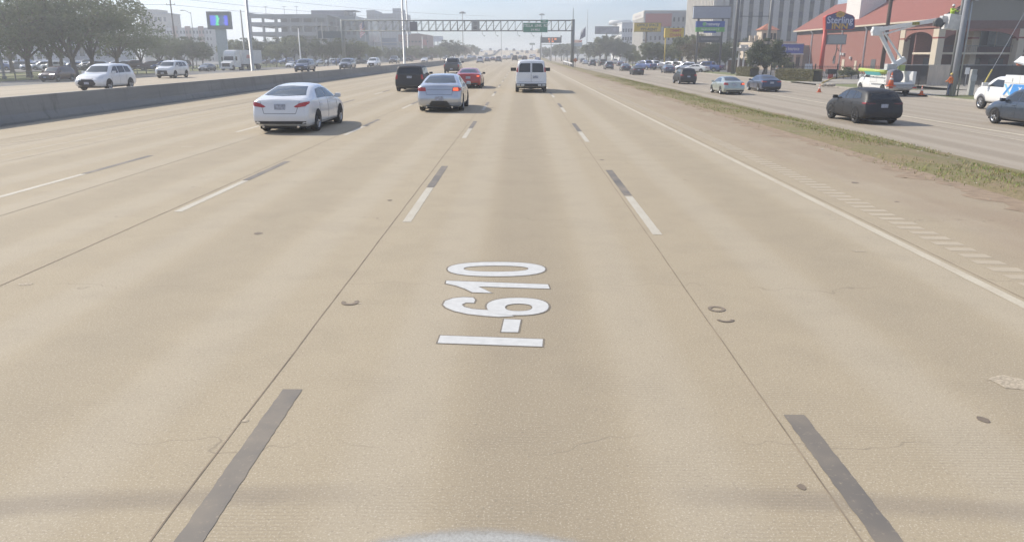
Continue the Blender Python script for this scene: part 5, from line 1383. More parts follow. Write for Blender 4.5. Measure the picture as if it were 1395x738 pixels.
# digital billboard on a pylon
Yd = 168.0
t, f, c, w, h, d = board('digital_billboard', 'digital billboard showing blue and green shapes on a broad grey pylon, left of the lorry', 'billboard', 284.5, 16.2, 313.5, 40.3, Yd, mat('billboard cabinet grey', (.20, .21, .21), .6), d=1.2)
x0, x1, z0, z1 = sign_pix(287, 21.5, 309.5, 35, Yd-.65)
scr, nt, bb_ = nmat('led picture'); B = NB(nt); P = B.n('ShaderNodeTexCoord').outputs['Object']; sx = B.n('ShaderNodeSeparateXYZ'); B.lk(P, sx.inputs[0])
wn_ = B.noise(P, 1.1, 3, .6); u = B.math('ADD', B.math('DIVIDE', sx.outputs[0], x1-x0), B.math('MULTIPLY', B.math('SUBTRACT', wn_, .5), .35))
cc = B.ramp(u, [(.0, (.10, .13, .75)), (.28, (.12, .2, .8)), (.36, (.10, .75, .35)), (.47, (.12, .8, .4)), (.52, (.05, .10, .22)), (.80, (.08, .14, .25)), (.86, (.10, .13, .8))])
B.lk(cc, bb_.inputs['Emission Color']); bb_.inputs['Emission Strength'].default_value = .75; bb_.inputs['Base Color'].default_value = (.02, .02, .03, 1)
bm = bmesh.new(); box(bm, 0, x1-x0, -.03, .03, 0, z1-z0); sco = obj('screen', bm, scr, t); sco.location = (x0-t.location.x, -.66, z0-t.location.z)
bm = bmesh.new(); box(bm, -1.7*.5-.2, 1.1, -.3, .5, -t.location.z-.8, -h/2); obj('pylon', bm, mat('pylon blue grey', (.38, .43, .45), .6), t)
# far billboards, left
t, f, c, w, h, d = board('billboard', 'pale grey billboard on posts right of the red brick building', 'billboard', 584, 49.5, 603.5, 57, 420, mat('pale billboard', (.42, .46, .52), .6, var=.2, scale=.4))
bm = bmesh.new()
for q in (-.4, -.13, .13, .4): box(bm, q*w-.15, q*w+.15, .1, .5, -h/2-5, 0)
box(bm, -.4, .4, .2, .8, -t.location.z-.9, -h/2-4.8); box(bm, -w*.45, w*.45, .1, .5, -h/2-5, -h/2-4.7); obj('frame', bm, M['darksteel'], t)
t, f, c, w, h, d = board('dark_billboard', 'dark blue-grey board below the gantry left of the red brick building', 'billboard', 520, 52, 540, 62, 330, mat('dark blue board', (.13, .17, .24), .6, var=.2, scale=.5))
bm = bmesh.new(); box(bm, -.3, .3, .1, .6, -t.location.z-.9, 0); obj('post', bm, M['steel'], t)
# American flag left, on a pole
p = atY(499.5, 80, 260)
fl = thing('flag', 'red and white striped flag with blue corner hanging by the light grey tower', 'flag', (p.x, 260, -.9))
bm = bmesh.new(); lathe(bm, [(.14, 0), (.08, 14.8)], 'z', (0, 0, 0), 8); obj('flag_pole', bm, M['steel'], fl)
stripe, nt, bb_ = nmat('striped flag cloth'); B = NB(nt); P = B.n('ShaderNodeTexCoord').outputs['Object']; sx = B.n('ShaderNodeSeparateXYZ'); B.lk(P, sx.inputs[0])
wv = B.math('SINE', B.math('MULTIPLY', B.math('ADD', sx.outputs[2], B.math('MULTIPLY', sx.outputs[0], -.5)), 2*math.pi/.62))
cc = B.mix(B.map(wv, -.15, .15, 0, 1), (.55, .10, .12), (.65, .62, .62)); B.lk(cc, bb_.inputs['Base Color'])
bm = bmesh.new(); rows = []
for i in range(9):
    u_ = i/8; rows.append([bm.verts.new((-.08-u_*1.8, .25*math.sin(u_*7+v_*2), 14.2-v_*4.2-u_*1.6)) for v_ in [k/6 for k in range(7)]])
for a, b in zip(rows, rows[1:]):
    for k in range(6): bm.faces.new((a[k], b[k], b[k+1], a[k+1]))
obj('cloth', bm, stripe, fl)
bm = bmesh.new(); rows = []
for i in range(5):
    u_ = i/8*.9; rows.append([bm.verts.new((-.08-u_*1.8, .25*math.sin(u_*7+v_*2)-.03, 14.2-v_*4.2-u_*1.6)) for v_ in [k/6 for k in range(4)]])
for a, b in zip(rows, rows[1:]):
    for k in range(3): bm.faces.new((a[k], b[k], b[k+1], a[k+1]))
obj('canton', bm, mat('flag blue', (.05, .07, .22), .8), fl)
# Lone star flag, drooping, right of the gantry
Yf = 330.0; p = atY(799, 80, Yf); zt = atY(799, 13, Yf).z
fl = thing('flag', 'drooping flag of dark blue, white and red right of the gantry', 'flag', (p.x, Yf, -.9))
bm = bmesh.new(); lathe(bm, [(.22, 0), (.08, zt+.9)], 'z', (0, 0, 0), 8); obj('flag_pole', bm, M['steel'], fl)
q0, q1, q2, q3 = [atY(a, b, Yf)-Vector((p.x, Yf, -.9)) for a, b in ((798, 36.5), (797.6, 50), (789, 55.2), (793, 43))]
def cloth(bm, a, b, c, d, n=6):
    rows = []
    for i in range(n+1):
        l, r2 = a.lerp(b, i/n), d.lerp(c, i/n); rows.append([bm.verts.new(l.lerp(r2, j/n)+Vector((0, .5*math.sin(j*1.4+i*.5)*j/n, 0))) for j in range(n+1)])
    for r1, r2 in zip(rows, rows[1:]):
        for j in range(n): bm.faces.new((r1[j], r1[j+1], r2[j+1], r2[j]))
bm = bmesh.new(); cloth(bm, q0, q1, q2, q3.lerp(q0, .35)); obj('blue_field', bm, mat('flag dark blue', (.045, .055, .13), .8), fl)
bm = bmesh.new(); cloth(bm, q0, q3.lerp(q0, .3), q2+Vector((.2, 0, .2)), q3+Vector((-.5, 0, 0))); obj('white_bar', bm, mat('flag white', (.62, .62, .62), .8), fl)
bm = bmesh.new(); cloth(bm, q2+Vector((.5, -.1, -.1)), q2+Vector((1.4, -.1, .2)), q2+Vector((1.0, -.1, -1.0)), q2+Vector((-.4, -.1, -.5))); obj('red_bar', bm, mat('flag red', (.45, .06, .05), .8), fl)
# small road furniture under the gantry post
bm = bmesh.new(); a = at(768, 87.2, 0.0); b_ = at(780, 92.2, -.05)
bm.free(); gr = thing('guard_rail', 'short pale guard rail in the grass at the foot of the gantry post', 'guard rail', (a.x, a.y, 0))
d_ = Vector((b_.x-a.x, b_.y-a.y, 0)); box_ = []
for k in range(6):
    q = d_*k/5; obj('post', boxm(q.x-.08, q.x+.08, q.y-.08, q.y+.08, -.2, .7), M['steel'], gr)
bm = bmesh.new(); tube(bm, [(0, 0, .62), d_+Vector((0, 0, .6))], .16, 6); obj('rail', bm, M['whitepaint'], gr)
for px, py, lab, col in ((742.5, 78.5, 'small orange diamond sign in the verge left of the message sign pole', (.6, .28, .04)), (783.5, 90, 'low orange-brown marker beside the gantry post foot', (.45, .16, .07))):
    q = at(px, py+2, -.1); t = thing('marker_sign', lab, 'road sign', (q.x, q.y, -.1)); obj('post', boxm(-.04, .04, -.04, .04, 0, 1.2), M['steel'], t)
    bm = bmesh.new(); prism(bm, [(0, .9), (.45, 1.35), (0, 1.8), (-.45, 1.35)], -.07, -.045, 'y'); obj('plate', bm, mat('plate '+lab[:12], col, .6), t)

# ---- right side signs
yel = mat('sign yellow', (.60, .42, .03), .6, var=.06, scale=2); dkt = mat('sign dark lettering', (.06, .05, .035), .6, var=0); red_t = mat('sign red lettering', (.42, .08, .05), .6, var=0)
rust = mat('brown steel post', (.12, .10, .08), .7, var=.15)
def post_to_ground(t, xs, hw_, m, ztop_local, y=.0, name='post', gz_=-.85, n=10):
    for x in xs:
        bm = bmesh.new(); lathe(bm, [(hw_, -t.location.z+gz_), (hw_, ztop_local)], 'z', (x, y, 0), n); obj(name, bm, m, t)
t, f, c, w, h, d = board('billboard', 'wide grey-blue billboard on a single post above the trees', 'billboard', 810.3, 36.3, 843.5, 46.8, 315, mat('billboard picture', (.17, .19, .24), .6, var=.45, scale=.5), rim=mat('billboard rim', (.10, .10, .10), .6), d=.8)
post_to_ground(t, [-.1], .5, M['steel'], 0, .8)
t, f, c, w, h, d = board('small_billboard', 'small pale blue billboard left of the wide one and its post', 'billboard', 814, 51.3, 823.5, 56, 480, mat('small billboard picture', (.30, .36, .42), .6, var=.3, scale=.6)); post_to_ground(t, [0], .4, M['steel'], 0, .5)
t, f, c, w, h, d = board('far_billboard', 'blue-grey board with an orange-red top far right behind the gantry post', 'billboard', 781.5, 58.5, 793.5, 64, 450, mat('far board blue', (.15, .22, .28), .6, var=.2)); post_to_ground(t, [0], .4, M['steel'], 0, .5)
bm = bmesh.new(); box(bm, -w*.5, w*.1, -.3, .2, h*.5+.05, h*.5+1.6); box(bm, w*.12, w*.24, -.3, .2, h*.5+.05, h*.5+1.4); obj('orange_top', bm, mat('orange canopy', (.62, .26, .12), .6), t)
t, f, c, w, h, d = board('blue_board', 'flat dark blue board just left of the gantry post above the trees', 'billboard', 764, 60.3, 773, 64, 430, mat('blue board', (.14, .17, .24), .6)); post_to_ground(t, [0], .35, M['steel'], 0, .5)
t, f, c, w, h, d = board('office_space_sign', 'yellow signboard reading OFFICE SPACE 777-RENT on a dark post', 'signboard', 863.5, 31.2, 901, 43.8, 218, yel, dkt, d=.4)
say(f, c, w, h, d, 'OFFICE SPACE', 0, .22, h*.42, dkt, .03, .92); say(f, c, w, h, d, '777-RENT', .05, -.25, h*.42, dkt, .04, 1.05)
post_to_ground(t, [-.2], .33, rust, 0, .45)
bm = bmesh.new(); box(bm, -1.1, .2, .2, .5, -h/2-2.4, -h/2-2.1); obj('bracket', bm, rust, t)
t, f, c, w, h, d = board('restaurant_sign', 'yellow box sign with red lettering TIMMY CHAN on yellow posts', 'signboard', 905, 38.6, 931.5, 51.6, 180, yel, d=1.1)
say(f, c, w, h, d, 'TIMMY', .05, .22, h*.42, red_t, .035, 1.0); say(f, c, w, h, d, 'CHAN', .05, -.25, h*.42, red_t, .035, 1.05)
post_to_ground(t, [-w*.42, w*.40], .15, mat('yellow post', (.52, .38, .06), .6), -h/2, .2)
blue_s = mat('insurance sign blue', (.03, .09, .34), .5, var=.05); grn_s = mat('insurance sign green', (.12, .38, .10), .5, var=.05)
YS_ = 145
t, f, c, w, h, d = board('insurance_sign', 'blue and green insurance sign on two posts with a blank board above it', 'signboard', 948, 29.2, 987.3, 37.3, YS_, blue_s, d=.5)
say(f, c, w, h, d, 'Freeway', .05, 0, h*.80, white_t, .012, 1.0)
bm = bmesh.new(); lathe(bm, [(h*.33, -.27), (h*.33, -.262)], 'y', (c.x-w*.22, c.y, c.z), 18); obj('leaf_emblem', bm, mat('emblem green', (.15, .42, .18), .5), f)
x0, x1, z0, z1 = sign_pix(947.5, 37.5, 987, 43.8, YS_)
g_ = obj('green_panel', boxm(x0-t.location.x, x1-t.location.x, -.25, .25, z0-t.location.z, z1-t.location.z), grn_s, t)
text_mesh('lettering', 'INSURANCE', (z1-z0)*.55, white_t, g_, (0, -.262, (z0+z1)/2-t.location.z), (math.pi/2, 0, 0), .006, .006, 1.1, spacing=1.35)
x0, x1, z0, z1 = sign_pix(958, 42.6, 975, 45.2, YS_); obj('blue_tab', boxm(x0-t.location.x, x1-t.location.x, -.30, -.252, z0-t.location.z, z1-t.location.z), blue_s, t)
x0, x1, z0, z1 = sign_pix(944, 9.5, 995.5, 25.2, YS_); bm = bmesh.new(); box(bm, x0-t.location.x, x1-t.location.x, -.35, .35, z0-t.location.z, z1-t.location.z, 0, .02)
blank = obj('blank_board', bm, mat('blank board blue grey', (.33, .36, .42), .6, var=.06), t)
bm = bmesh.new(); box(bm, x0-t.location.x-.05, x1-t.location.x+.05, -.37, .37, z1-t.location.z, z1-t.location.z+.12); box(bm, x0-t.location.x-.05, x1-t.location.x+.05, -.37, .37, z0-t.location.z-.12, z0-t.location.z); obj('board_rim', bm, M['darksteel'], blank)
x0, x1, z0, z1 = sign_pix(951.5, 49.3, 982.3, 58.3, YS_); mb_ = obj('message_board', boxm(x0-t.location.x, x1-t.location.x, -.2, .2, z0-t.location.z, z1-t.location.z), mat('dim message board', (.09, .095, .10), .5), t)
bm = bmesh.new(); ln_ = x1-x0
for k in range(13): bm_x = x0-t.location.x+ln_*(.10+.062*k); box(bm, bm_x, bm_x+ln_*.04, -.215, -.201, (z0+z1)/2-t.location.z-.22*(1 if k % 3 else .6), (z0+z1)/2-t.location.z+.25)
obj('dim_characters', bm, mat('dim letters', (.20, .21, .22), .6), mb_)
post_to_ground(t, [atY(951, 40, YS_).x-t.location.x, atY(984, 40, YS_).x-t.location.x], .20, M['darksteel'], atY(951, 10, YS_).z-t.location.z, .1)
# two steel posts joined by thin rails (tall frame)
YH = 128.0
a = atY(1001, 60, YH); b_ = atY(1046.5, 60, YH)
hf = thing('twin_pole_structure', 'pair of tall dark steel posts joined by two thin rails above the pergola', 'poles', (a.x, YH, -.9))
for x in (0, b_.x-a.x): obj('post', (lambda q: (lathe(q, [(.30, 0), (.25, 16)], 'z', (x, 0, 0), 12), q)[1])(bmesh.new()), M['pole'] if x else M['darksteel'], hf)
for py in (22.5, 57.5):
    z_ = atY(1020, py, YH).z+.9; bm = bmesh.new(); tube(bm, [(.1, 0, z_), (b_.x-a.x, 0, z_)], .06, 6); obj('rail', bm, M['darksteel'], hf)
obj('conduit', (lambda q: (tube(q, [(.33, -.12, 0), (.33, -.12, 16)], .06, 6), q)[1])(bmesh.new()), pale, hf)  # pale tube added as the painted lit edge of the post

# ---- hotel sign
Ys = 107.0
nv = mat('hotel sign navy', (.05, .05, .16), .5, var=.06); rd = mat('hotel sign red', (.50, .07, .05), .5, var=.06); gold = mat('hotel sign gold', (.55, .33, .06), .5, var=.1); lav = mat('pale lavender lettering', (.55, .56, .66), .5, var=0)
pp = atY(1123.5, 41, Ys); base = at(1117, 106, -.8)
hs = thing('hotel_sign', 'red and navy Sterling INN sign with gold crest on a leaning-looking red pole', 'signboard', (pp.x, Ys, -.8))
def lp(px, py, Y=Ys): q = atY(px, py, Y); return q.x-pp.x, q.z+.8
outl = [lp(*q) for q in ((1122.5, 41.5), (1122.5, 24), (1125, 21.5), (1142, 15.6), (1160, 21.5), (1162.6, 24.5), (1162.6, 38.5), (1160, 41.0), (1142, 41.0))]
bm = bmesh.new(); prism(bm, outl, -.45, .45, 'y'); cab = obj('cabinet', bm, rd, hs)
cx = sum(q[0] for q in outl)/len(outl); cz = sum(q[1] for q in outl)/len(outl)
inn = [(cx+(a-cx)*.955, cz+(b-cz)*.94) for a, b in outl]
bm = bmesh.new(); prism(bm, inn, -.47, -.452, 'y'); fc = obj('navy_face', bm, nv, cab)
s1 = lp(1142.5, 28.3); s2 = lp(1142, 36.6); s3 = lp(1143, 20.2)
text_mesh('lettering', 'Sterling', 1.28, lav, fc, (s1[0], -.485, s1[1]), (math.pi/2, 0, 0), .018, .008, .92)
text_mesh('lettering', 'INN', .98, gold, fc, (s2[0], -.485, s2[1]), (math.pi/2, 0, 0), .03, .008, 1.28)
bm = bmesh.new(); prism(bm, [(s3[0]+.62*math.cos(a)*1.0*(1+.12*math.cos(8*a)), s3[1]+.40*math.sin(a)*(1+.12*math.cos(8*a))) for a in [2*math.pi*k/40 for k in range(40)]], -.49, -.472, 'y'); obj('gold_crest', bm, gold, fc)
bm = bmesh.new(); prism(bm, [(s3[0]+.30*math.cos(a), s3[1]+.18*math.sin(a)) for a in [2*math.pi*k/20 for k in range(20)]], -.505, -.491, 'y'); obj('crest_centre', bm, mat('dull gold', (.38, .24, .07), .6), fc)
bm = bmesh.new(); lathe(bm, [(.30, 0), (.26, lp(1120, 41)[1]+.4)], 'z', (.12, .1, 0), 14); obj('red_pole', bm, rd, hs)
a, b_ = lp(1124.5, 61), lp(1153.2, 47.2)
bm = bmesh.new(); box(bm, a[0]+.1, b_[0], -.2, .2, a[1], b_[1], 0, .02); rb = obj('reader_board', bm, mat('reader board frame', (.22, .22, .22), .5), hs)
obj('reader_face', boxm(a[0]+.22, b_[0]-.12, -.225, -.205, a[1]+.12, b_[1]-.12), mat('reader board face', (.36, .36, .35), .5, var=.08), rb)
bm = bmesh.new(); tube(bm, [(a[0]+1.6, 0, a[1]), (a[0]+1.6, 0, a[1]-1.0), (a[0]+1.3, 0, a[1]-2.2)], .07, 5); tube(bm, [(a[0]+1.6, 0, a[1]-.4), (a[0]+2.0, 0, a[1]-.9)], .05, 5); obj('loose_cables', bm, M['darksteel'], hs)
# small things near the hotel sign
q = at(1131, 107.5, -.77); t = thing('grill_box', 'dark box on a red pedestal right of the hotel sign pole', 'box', (q.x, q.y, -.77))
bm = bmesh.new(); box(bm, -.25, .25, -.25, .25, 0, .62, 0, .03); obj('pedestal', bm, rd, t); bm = bmesh.new(); box(bm, -.62, .62, -.4, .4, .62, 1.25, 0, .12); obj('box_body', bm, M['trim'], t)
q = at(1005, 105, -.78); t = thing('lawn_sign', 'small white lawn sign on two legs at the roadside left of the hedge', 'sign', (at(1005, 96, -.78).x, 118, -.78))
bm = bmesh.new(); box(bm, -.55, .55, -.03, .03, .55, 1.75); pn = obj('panel', bm, mat('lawn sign white', (.62, .64, .66), .6, var=.05), t)
obj('blue_print', boxm(-.4, .4, -.045, -.031, .7, .85), blue_s, pn); obj('leg', boxm(-.5, -.44, -.03, .03, -.1, .55), M['steel'], t); obj('leg', boxm(.44, .5, -.03, .03, -.1, .55), M['steel'], t)

# ---- power pole with conduit at the work site
base = at(1297, 131.5, -.77)
upole = thing('power_pole', 'thick grey power pole with a bright conduit up its side at the work site', 'utility pole', (base.x, base.y, -.77))
bm = bmesh.new(); lathe(bm, [(.24, 0), (.22, 4), (.17, 13)], 'z', (.1, .25, 0), 14); obj('shaft', bm, mat('grey wood pole', (.27, .28, .30), .8, var=.15, stretch=(6, 6, .6)), upole)
bm = bmesh.new(); tube(bm, [(.42, .05, 0), (.42, .05, 5), (.38, .05, 7.0)], .055, 8); obj('conduit', bm, pale, upole)
bm = bmesh.new(); tube(bm, [(.36, .0, 7.0), (.45, -.05, 7.3), (.75, -.05, 7.2)], .06, 6); tube(bm, [(.1, .0, 7.25), (.1, -.12, 7.45), (-.1, -.12, 7.3)], .05, 6); obj('weatherhead', bm, M['steel'], upole)
for z_ in (1.2, 2.9, 4.6, 6.2): pass
p2 = thing('power_pole', 'slimmer dark pole directly behind the thick grey pole', 'utility pole', (base.x*(base.y+2.0)/base.y-.32, base.y+2.0, -.77))
bm = bmesh.new(); lathe(bm, [(.17, 0), (.13, 13)], 'z', (0, 0, 0), 10); obj('shaft', bm, M['pole'], p2)
p3 = atY(1203, 80, 96); t = thing('power_pole', 'dark brown power pole behind the folded boom in front of the brick wall', 'utility pole', (p3.x, 96, -.8))
bm = bmesh.new(); lathe(bm, [(.26, 0), (.20, 14)], 'z', (0, 0, 0), 12); obj('shaft', bm, M['woodpole'], t)
top = Vector((base.x+.1, base.y+.25, 7.8))
wire('service_wire', 'sagging pale wire from the grey pole to the right over the hotel gable', [top, (base.x+14, base.y+22, 8.6)], .03, 1.2, m=pale)
wire('service_wire', 'sagging wire from the brown pole to the grey pole across the red roof', [(p3.x, 96, 10.2), (base.x, base.y+.3, 7.9)], .022, 1.0)
wire('service_wire', 'thin upper wire running left to right across the hotel roof', [(p3.x, 96, 11.2), (base.x, base.y, 11.0)], .02, .5)
g0 = at(1338, 119, -.76); g1 = atY(1399, 12, g0.y+3)
wire('guy_wire', 'diagonal guy wire rising to the right behind the utility pickup', [g0, g1], .028, 0, m=M['steel'])
bm = bmesh.new(); tube(bm, [g0, g0.lerp(g1, .22)], .07, 8); tag(obj('guy_guard', bm, mat('yellow guard', (.52, .42, .10), .6)), 'yellow plastic guard around the foot of the diagonal guy wire', 'guard')
q = at(1321, 130, -.77)
t = thing('meter_cabinet', 'narrow pale meter cabinet beside the grey pole', 'cabinet', (q.x, q.y, -.77))
bm = bmesh.new(); box(bm, -.20, .20, -.15, .15, .0, 2.0, 0, .02); obj('cabinet_body', bm, mat('cabinet grey', (.40, .40, .38), .6, var=.12), t)
bm = bmesh.new(); box(bm, -.26, .22, -.2, -.152, 1.1, 1.6, 0, .02); obj('meter', bm, mat('meter grey', (.48, .48, .47), .5), t)
q = at(1314, 118, -.77); t = thing('notice_sign', 'small white notice on a post left of the meter cabinet', 'sign', (q.x, q.y, -.77)); obj('post', boxm(-.03, .03, -.03, .03, 0, 1.9), M['steel'], t); obj('plate', boxm(-.22, .22, -.05, -.031, 1.2, 1.85), M['whitepaint'], t)
# ================================================================== BUILDINGS
def facade(name, label, cat='building', loc=(0, 0, 0), rz=0): return thing(name, label, cat, loc, rz)
win_m = mat('office window', (.035, .042, .052), .15, var=.25, scale=.5)
# ---- office tower (ribbed pale concrete), right
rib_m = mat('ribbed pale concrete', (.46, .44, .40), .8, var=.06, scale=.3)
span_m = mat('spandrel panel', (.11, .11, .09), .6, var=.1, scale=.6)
Yc = 236.0
cx = atY(973.5, 40, Yc).x; xr = atY(1137, 40, Yc).x; Yl = atX(936, 40, cx).y
tw = facade('office_tower', 'tall pale office tower with vertical ribs and dark window strips behind the signboards', loc=(cx, Yc, -1))
H = 44.0; D = Yl-Yc; Wt = xr-cx
obj('core', boxm(.4, Wt, .4, D, 0, H), span_m, tw)
nb = 12; bay = Wt/nb
bm = bmesh.new()
for k in range(nb+1):
    w_ = bay*.56 if k else bay*.8
    xa = max(0, k*bay-w_/2+(.3*bay if k == 0 else 0)); box(bm, xa, min(Wt, xa+w_), 0, .55, 0, H)
box(bm, 0, Wt, .02, .5, 0, 4.5); obj('concrete_rib', bm, rib_m, tw)
for k in range(nb):
    for fl in range(1, 11):
        if fl < 3 and k > 8: continue
        x0 = k*bay+bay*.30 if k else bay*.62; z0 = 1.2+fl*3.95+.9
        if z0 > H-2 or len([c for c in tw.children if c.name.startswith('window')]) > 95: continue
        obj('window', boxm(x0, k*bay+bay*.72, .36, .395, z0, z0+1.7), win_m, tw)
bm = bmesh.new(); n = 20
for k in range(n):
    y = D*k/n; box(bm, -.75, .02, y+.25, y+.25+D/n*.42, 0, H)
for k in range(n):
    y = D*k/n
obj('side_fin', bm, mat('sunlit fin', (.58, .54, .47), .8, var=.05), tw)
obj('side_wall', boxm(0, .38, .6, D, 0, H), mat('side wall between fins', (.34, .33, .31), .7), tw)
obj('penthouse', boxm(10, 30, 8, D-6, H, H+3), rib_m, tw)
# ---- second office block with red banner
def block(name, label, pxc, pxr, pxl, pyt, Yc, mfront, mside, floors, bays, banner=None, win=(.3, .45), hz=None, ribs=True):
    cx = atY(pxc, 50, Yc).x; xr = atY(pxr, 50, Yc).x; Yl = atX(pxl, 50, cx).y; top = atY(pxc, pyt, Yc).z
    t = facade(name, label, loc=(cx, Yc, -1)); H = top+1; W = xr-cx; D = max(8, Yl-Yc)
    obj('front_wall', boxm(0, W, .3, D, 0, H), mfront, t)
    obj('side_wall', boxm(-.25, -.003, .3, D, 0, H-.3), mside, t)
    bay = W/bays; fh = H/(floors+.6)
    if ribs:
        bm = bmesh.new()
        for k in range(bays+1): box(bm, max(0, k*bay-bay*.16), min(W, k*bay+bay*.16), 0, .298, 0, H-1.5)
        box(bm, 0, W, 0, .29, H-1.5, H); obj('pilaster', bm, mfront, t)
        bm = bmesh.new()
        for k in range(int(D/2.2)): box(bm, -.55, -.251, .6+k*2.2, 1.4+k*2.2, 0, H-2.2)
        box(bm, -.6, -.251, .3, D, H-2.2, H-.1); obj('side_rib', bm, mside, t)
    for k in range(bays):
        for f in range(floors):
            z0 = fh*(f+.5)
            if z0+fh*.45 > H-1.6: continue
            obj('window', boxm(k*bay+bay*win[0], k*bay+bay*(1-win[0]), .24, .297, z0, z0+fh*win[1]), win_m, t)
    obj('roof_edge', boxm(-.3, W+.2, .1, D+.2, H+.003, H+.35), mside, t)
    return t, W, D, H
pale_s = mat('sunlit pale side', (.60, .57, .51), .8, var=.05, scale=.4); grey_f = mat('grey front in shade', (.42, .42, .42), .8, var=.08, scale=.3)  # sun on the side and shade on the front set into the colours
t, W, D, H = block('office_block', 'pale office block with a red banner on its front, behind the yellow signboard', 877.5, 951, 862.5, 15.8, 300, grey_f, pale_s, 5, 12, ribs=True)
bx0, bx1, bz0, bz1 = [v for v in sign_pix(880, 36.5, 915, 18.8, 299.4)]
bm = bmesh.new(); box(bm, bx0-t.location.x, bx1-t.location.x, -.12, -.02, bz0+1, bz1+1); bn = obj('red_banner', bm, mat('banner red', (.42, .11, .09), .7, var=.05), t)
bw_, bh_ = bx1-bx0, bz1-bz0
text_mesh('lettering', 'ACCIDENT?', bh_*.27, white_t, bn, ((bx0+bx1)/2-t.location.x, -.14, bz1+1-bh_*.22), (math.pi/2, 0, 0), .03, .01, .88)
text_mesh('lettering', 'JUSTGOTHIT', bh_*.42, white_t, bn, ((bx0+bx1)/2-t.location.x, -.14, bz1+1-bh_*.58), (math.pi/2, 0, 0), .03, .01, .72)
obj('fascia_letters', boxm(-.62, -.605, 6, D-6, H-1.6, H-.8), mat('fascia lettering tone', (.42, .38, .36), .8, var=.4, scale=1.2), t)
# ---- third, curved white office block
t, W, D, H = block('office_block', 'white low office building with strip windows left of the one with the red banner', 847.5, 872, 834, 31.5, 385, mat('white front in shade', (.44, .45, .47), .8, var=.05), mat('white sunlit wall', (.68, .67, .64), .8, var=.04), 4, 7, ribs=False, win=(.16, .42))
bm = bmesh.new()
for f in range(1, 4): box(bm, -.40, -.253, .6, D, H/4.6*(f)+1.0, H/4.6*f+2.4)
obj('strip_window', bm, win_m, t)
bm = bmesh.new(); lathe(bm, [(6, H), (6, H+1.5), (5.5, H+2.2), (.01, H+2.4)], 'z', (2, D*.6, 0), 24); obj('curved_penthouse', bm, mat('penthouse white', (.62, .62, .6), .7), t)

# ---- Spanish-style house with red tile roofs
stucco = mat('cream stucco', (.60, .50, .38), .9, var=.06, scale=1); tile = mat('red roof tile', (.38, .14, .08), .9, var=.25, scale=2, stretch=(1, 1, 4))
Yh = 170.0
def W3(px, py, Y): return atY(px, py, Y)
a = W3(1028, 60, Yh); 
sp_ = facade('spanish_house', 'cream stucco building with red tiled turret roofs behind the round tree', loc=(a.x, Yh, -.85))
xw = W3(1066, 60, Yh).x-a.x; zt = W3(1040, 50, Yh).z+.85
obj('wall', boxm(0, xw+9, 1.5, 12, 0, zt-1.0), stucco, sp_)
def roofed(x0, x1, y0, y1, z0, z1, zr, ov=.4):
    obj('tower_wall', boxm(x0, x1, y0, y1, z0, z1), stucco, sp_)
    bm = bmesh.new(); A = [bm.verts.new(p) for p in ((x0-ov, y0-ov, z1+.01), (x1+ov, y0-ov, z1+.01), (x1+ov, y1+ov, z1+.01), (x0-ov, y1+ov, z1+.01))]; ap = bm.verts.new(((x0+x1)/2, (y0+y1)/2, zr)); bm.faces.new(A[::-1])
    for i in range(4): bm.faces.new((A[i], A[(i+1) % 4], ap))
    obj('tile_roof', bm, tile, sp_)
x1_ = W3(1042, 0, Yh).x-a.x; x2_ = W3(1063, 0, Yh).x-a.x; zz = W3(1050, 41.0, Yh).z+.85
roofed(x1_, x2_, 0, 3.6, 0, zz, zz+1.4)
for q in (1030, 1037.5): obj('parapet_post', boxm(W3(q, 0, Yh).x-a.x-.35, W3(q, 0, Yh).x-a.x+.35, 1.0, 1.7, zt-1.0, zt+.2), stucco, sp_)
for q in (1046, 1055, 1060): obj('window', boxm(W3(q, 0, Yh).x-a.x-.3, W3(q, 0, Yh).x-a.x+.35, -.03, -.005, zz-2.0, zz-.7), M['glass'], sp_)
# ---- shop with blue banner sign
a = W3(1056, 60, 160)
sh_ = facade('insurance_shop', 'low cream shop front with a long blue banner sign left of the brick hotel', loc=(a.x, 160, -.85))
xe = W3(1092, 60, 160).x-a.x; zt1 = W3(1070, 60.5, 160).z+.85; zb1 = W3(1070, 73, 160).z+.85
obj('wall', boxm(0, xe+4, .6, 10, 0, zt1-.2), mat('shop wall', (.34, .28, .22), .9, var=.1), sh_)
ban = obj('blue_banner', boxm(.4, xe+.6, .2, .45, zb1, zt1), mat('banner blue', (.04, .09, .42), .6, var=.08), sh_)
text_mesh('lettering', 'Freeway Insurance', (zt1-zb1)*.55, white_t, ban, (xe*.52, .19, (zb1+zt1)/2), (math.pi/2, 0, 0), .015, .008, .62)
bm = bmesh.new(); lathe(bm, [(.55, 0), (.55, .03)], 'y', (1.0, .16, (zb1+zt1)/2), 16); obj('leaf_emblem', bm, mat('emblem green 2', (.25, .5, .3), .6), ban)
bm = bmesh.new(); box(bm, .3, xe+.7, .1, .5, zt1+.003, zt1+.15); box(bm, .3, xe+.7, .1, .5, zb1-.25, zb1-.003); obj('banner_trim', bm, M['whitepaint'], ban)
for q in (.7, 2.3, 4.2, 5.6): obj('pillar', boxm(q, q+.45, .15, .55, 0, zb1-.26), stucco, sh_)
for q in (1.3, 3.0, 4.8): obj('window', boxm(q, q+1.0, .56, .595, .8, 2.6), M['glass'], sh_)
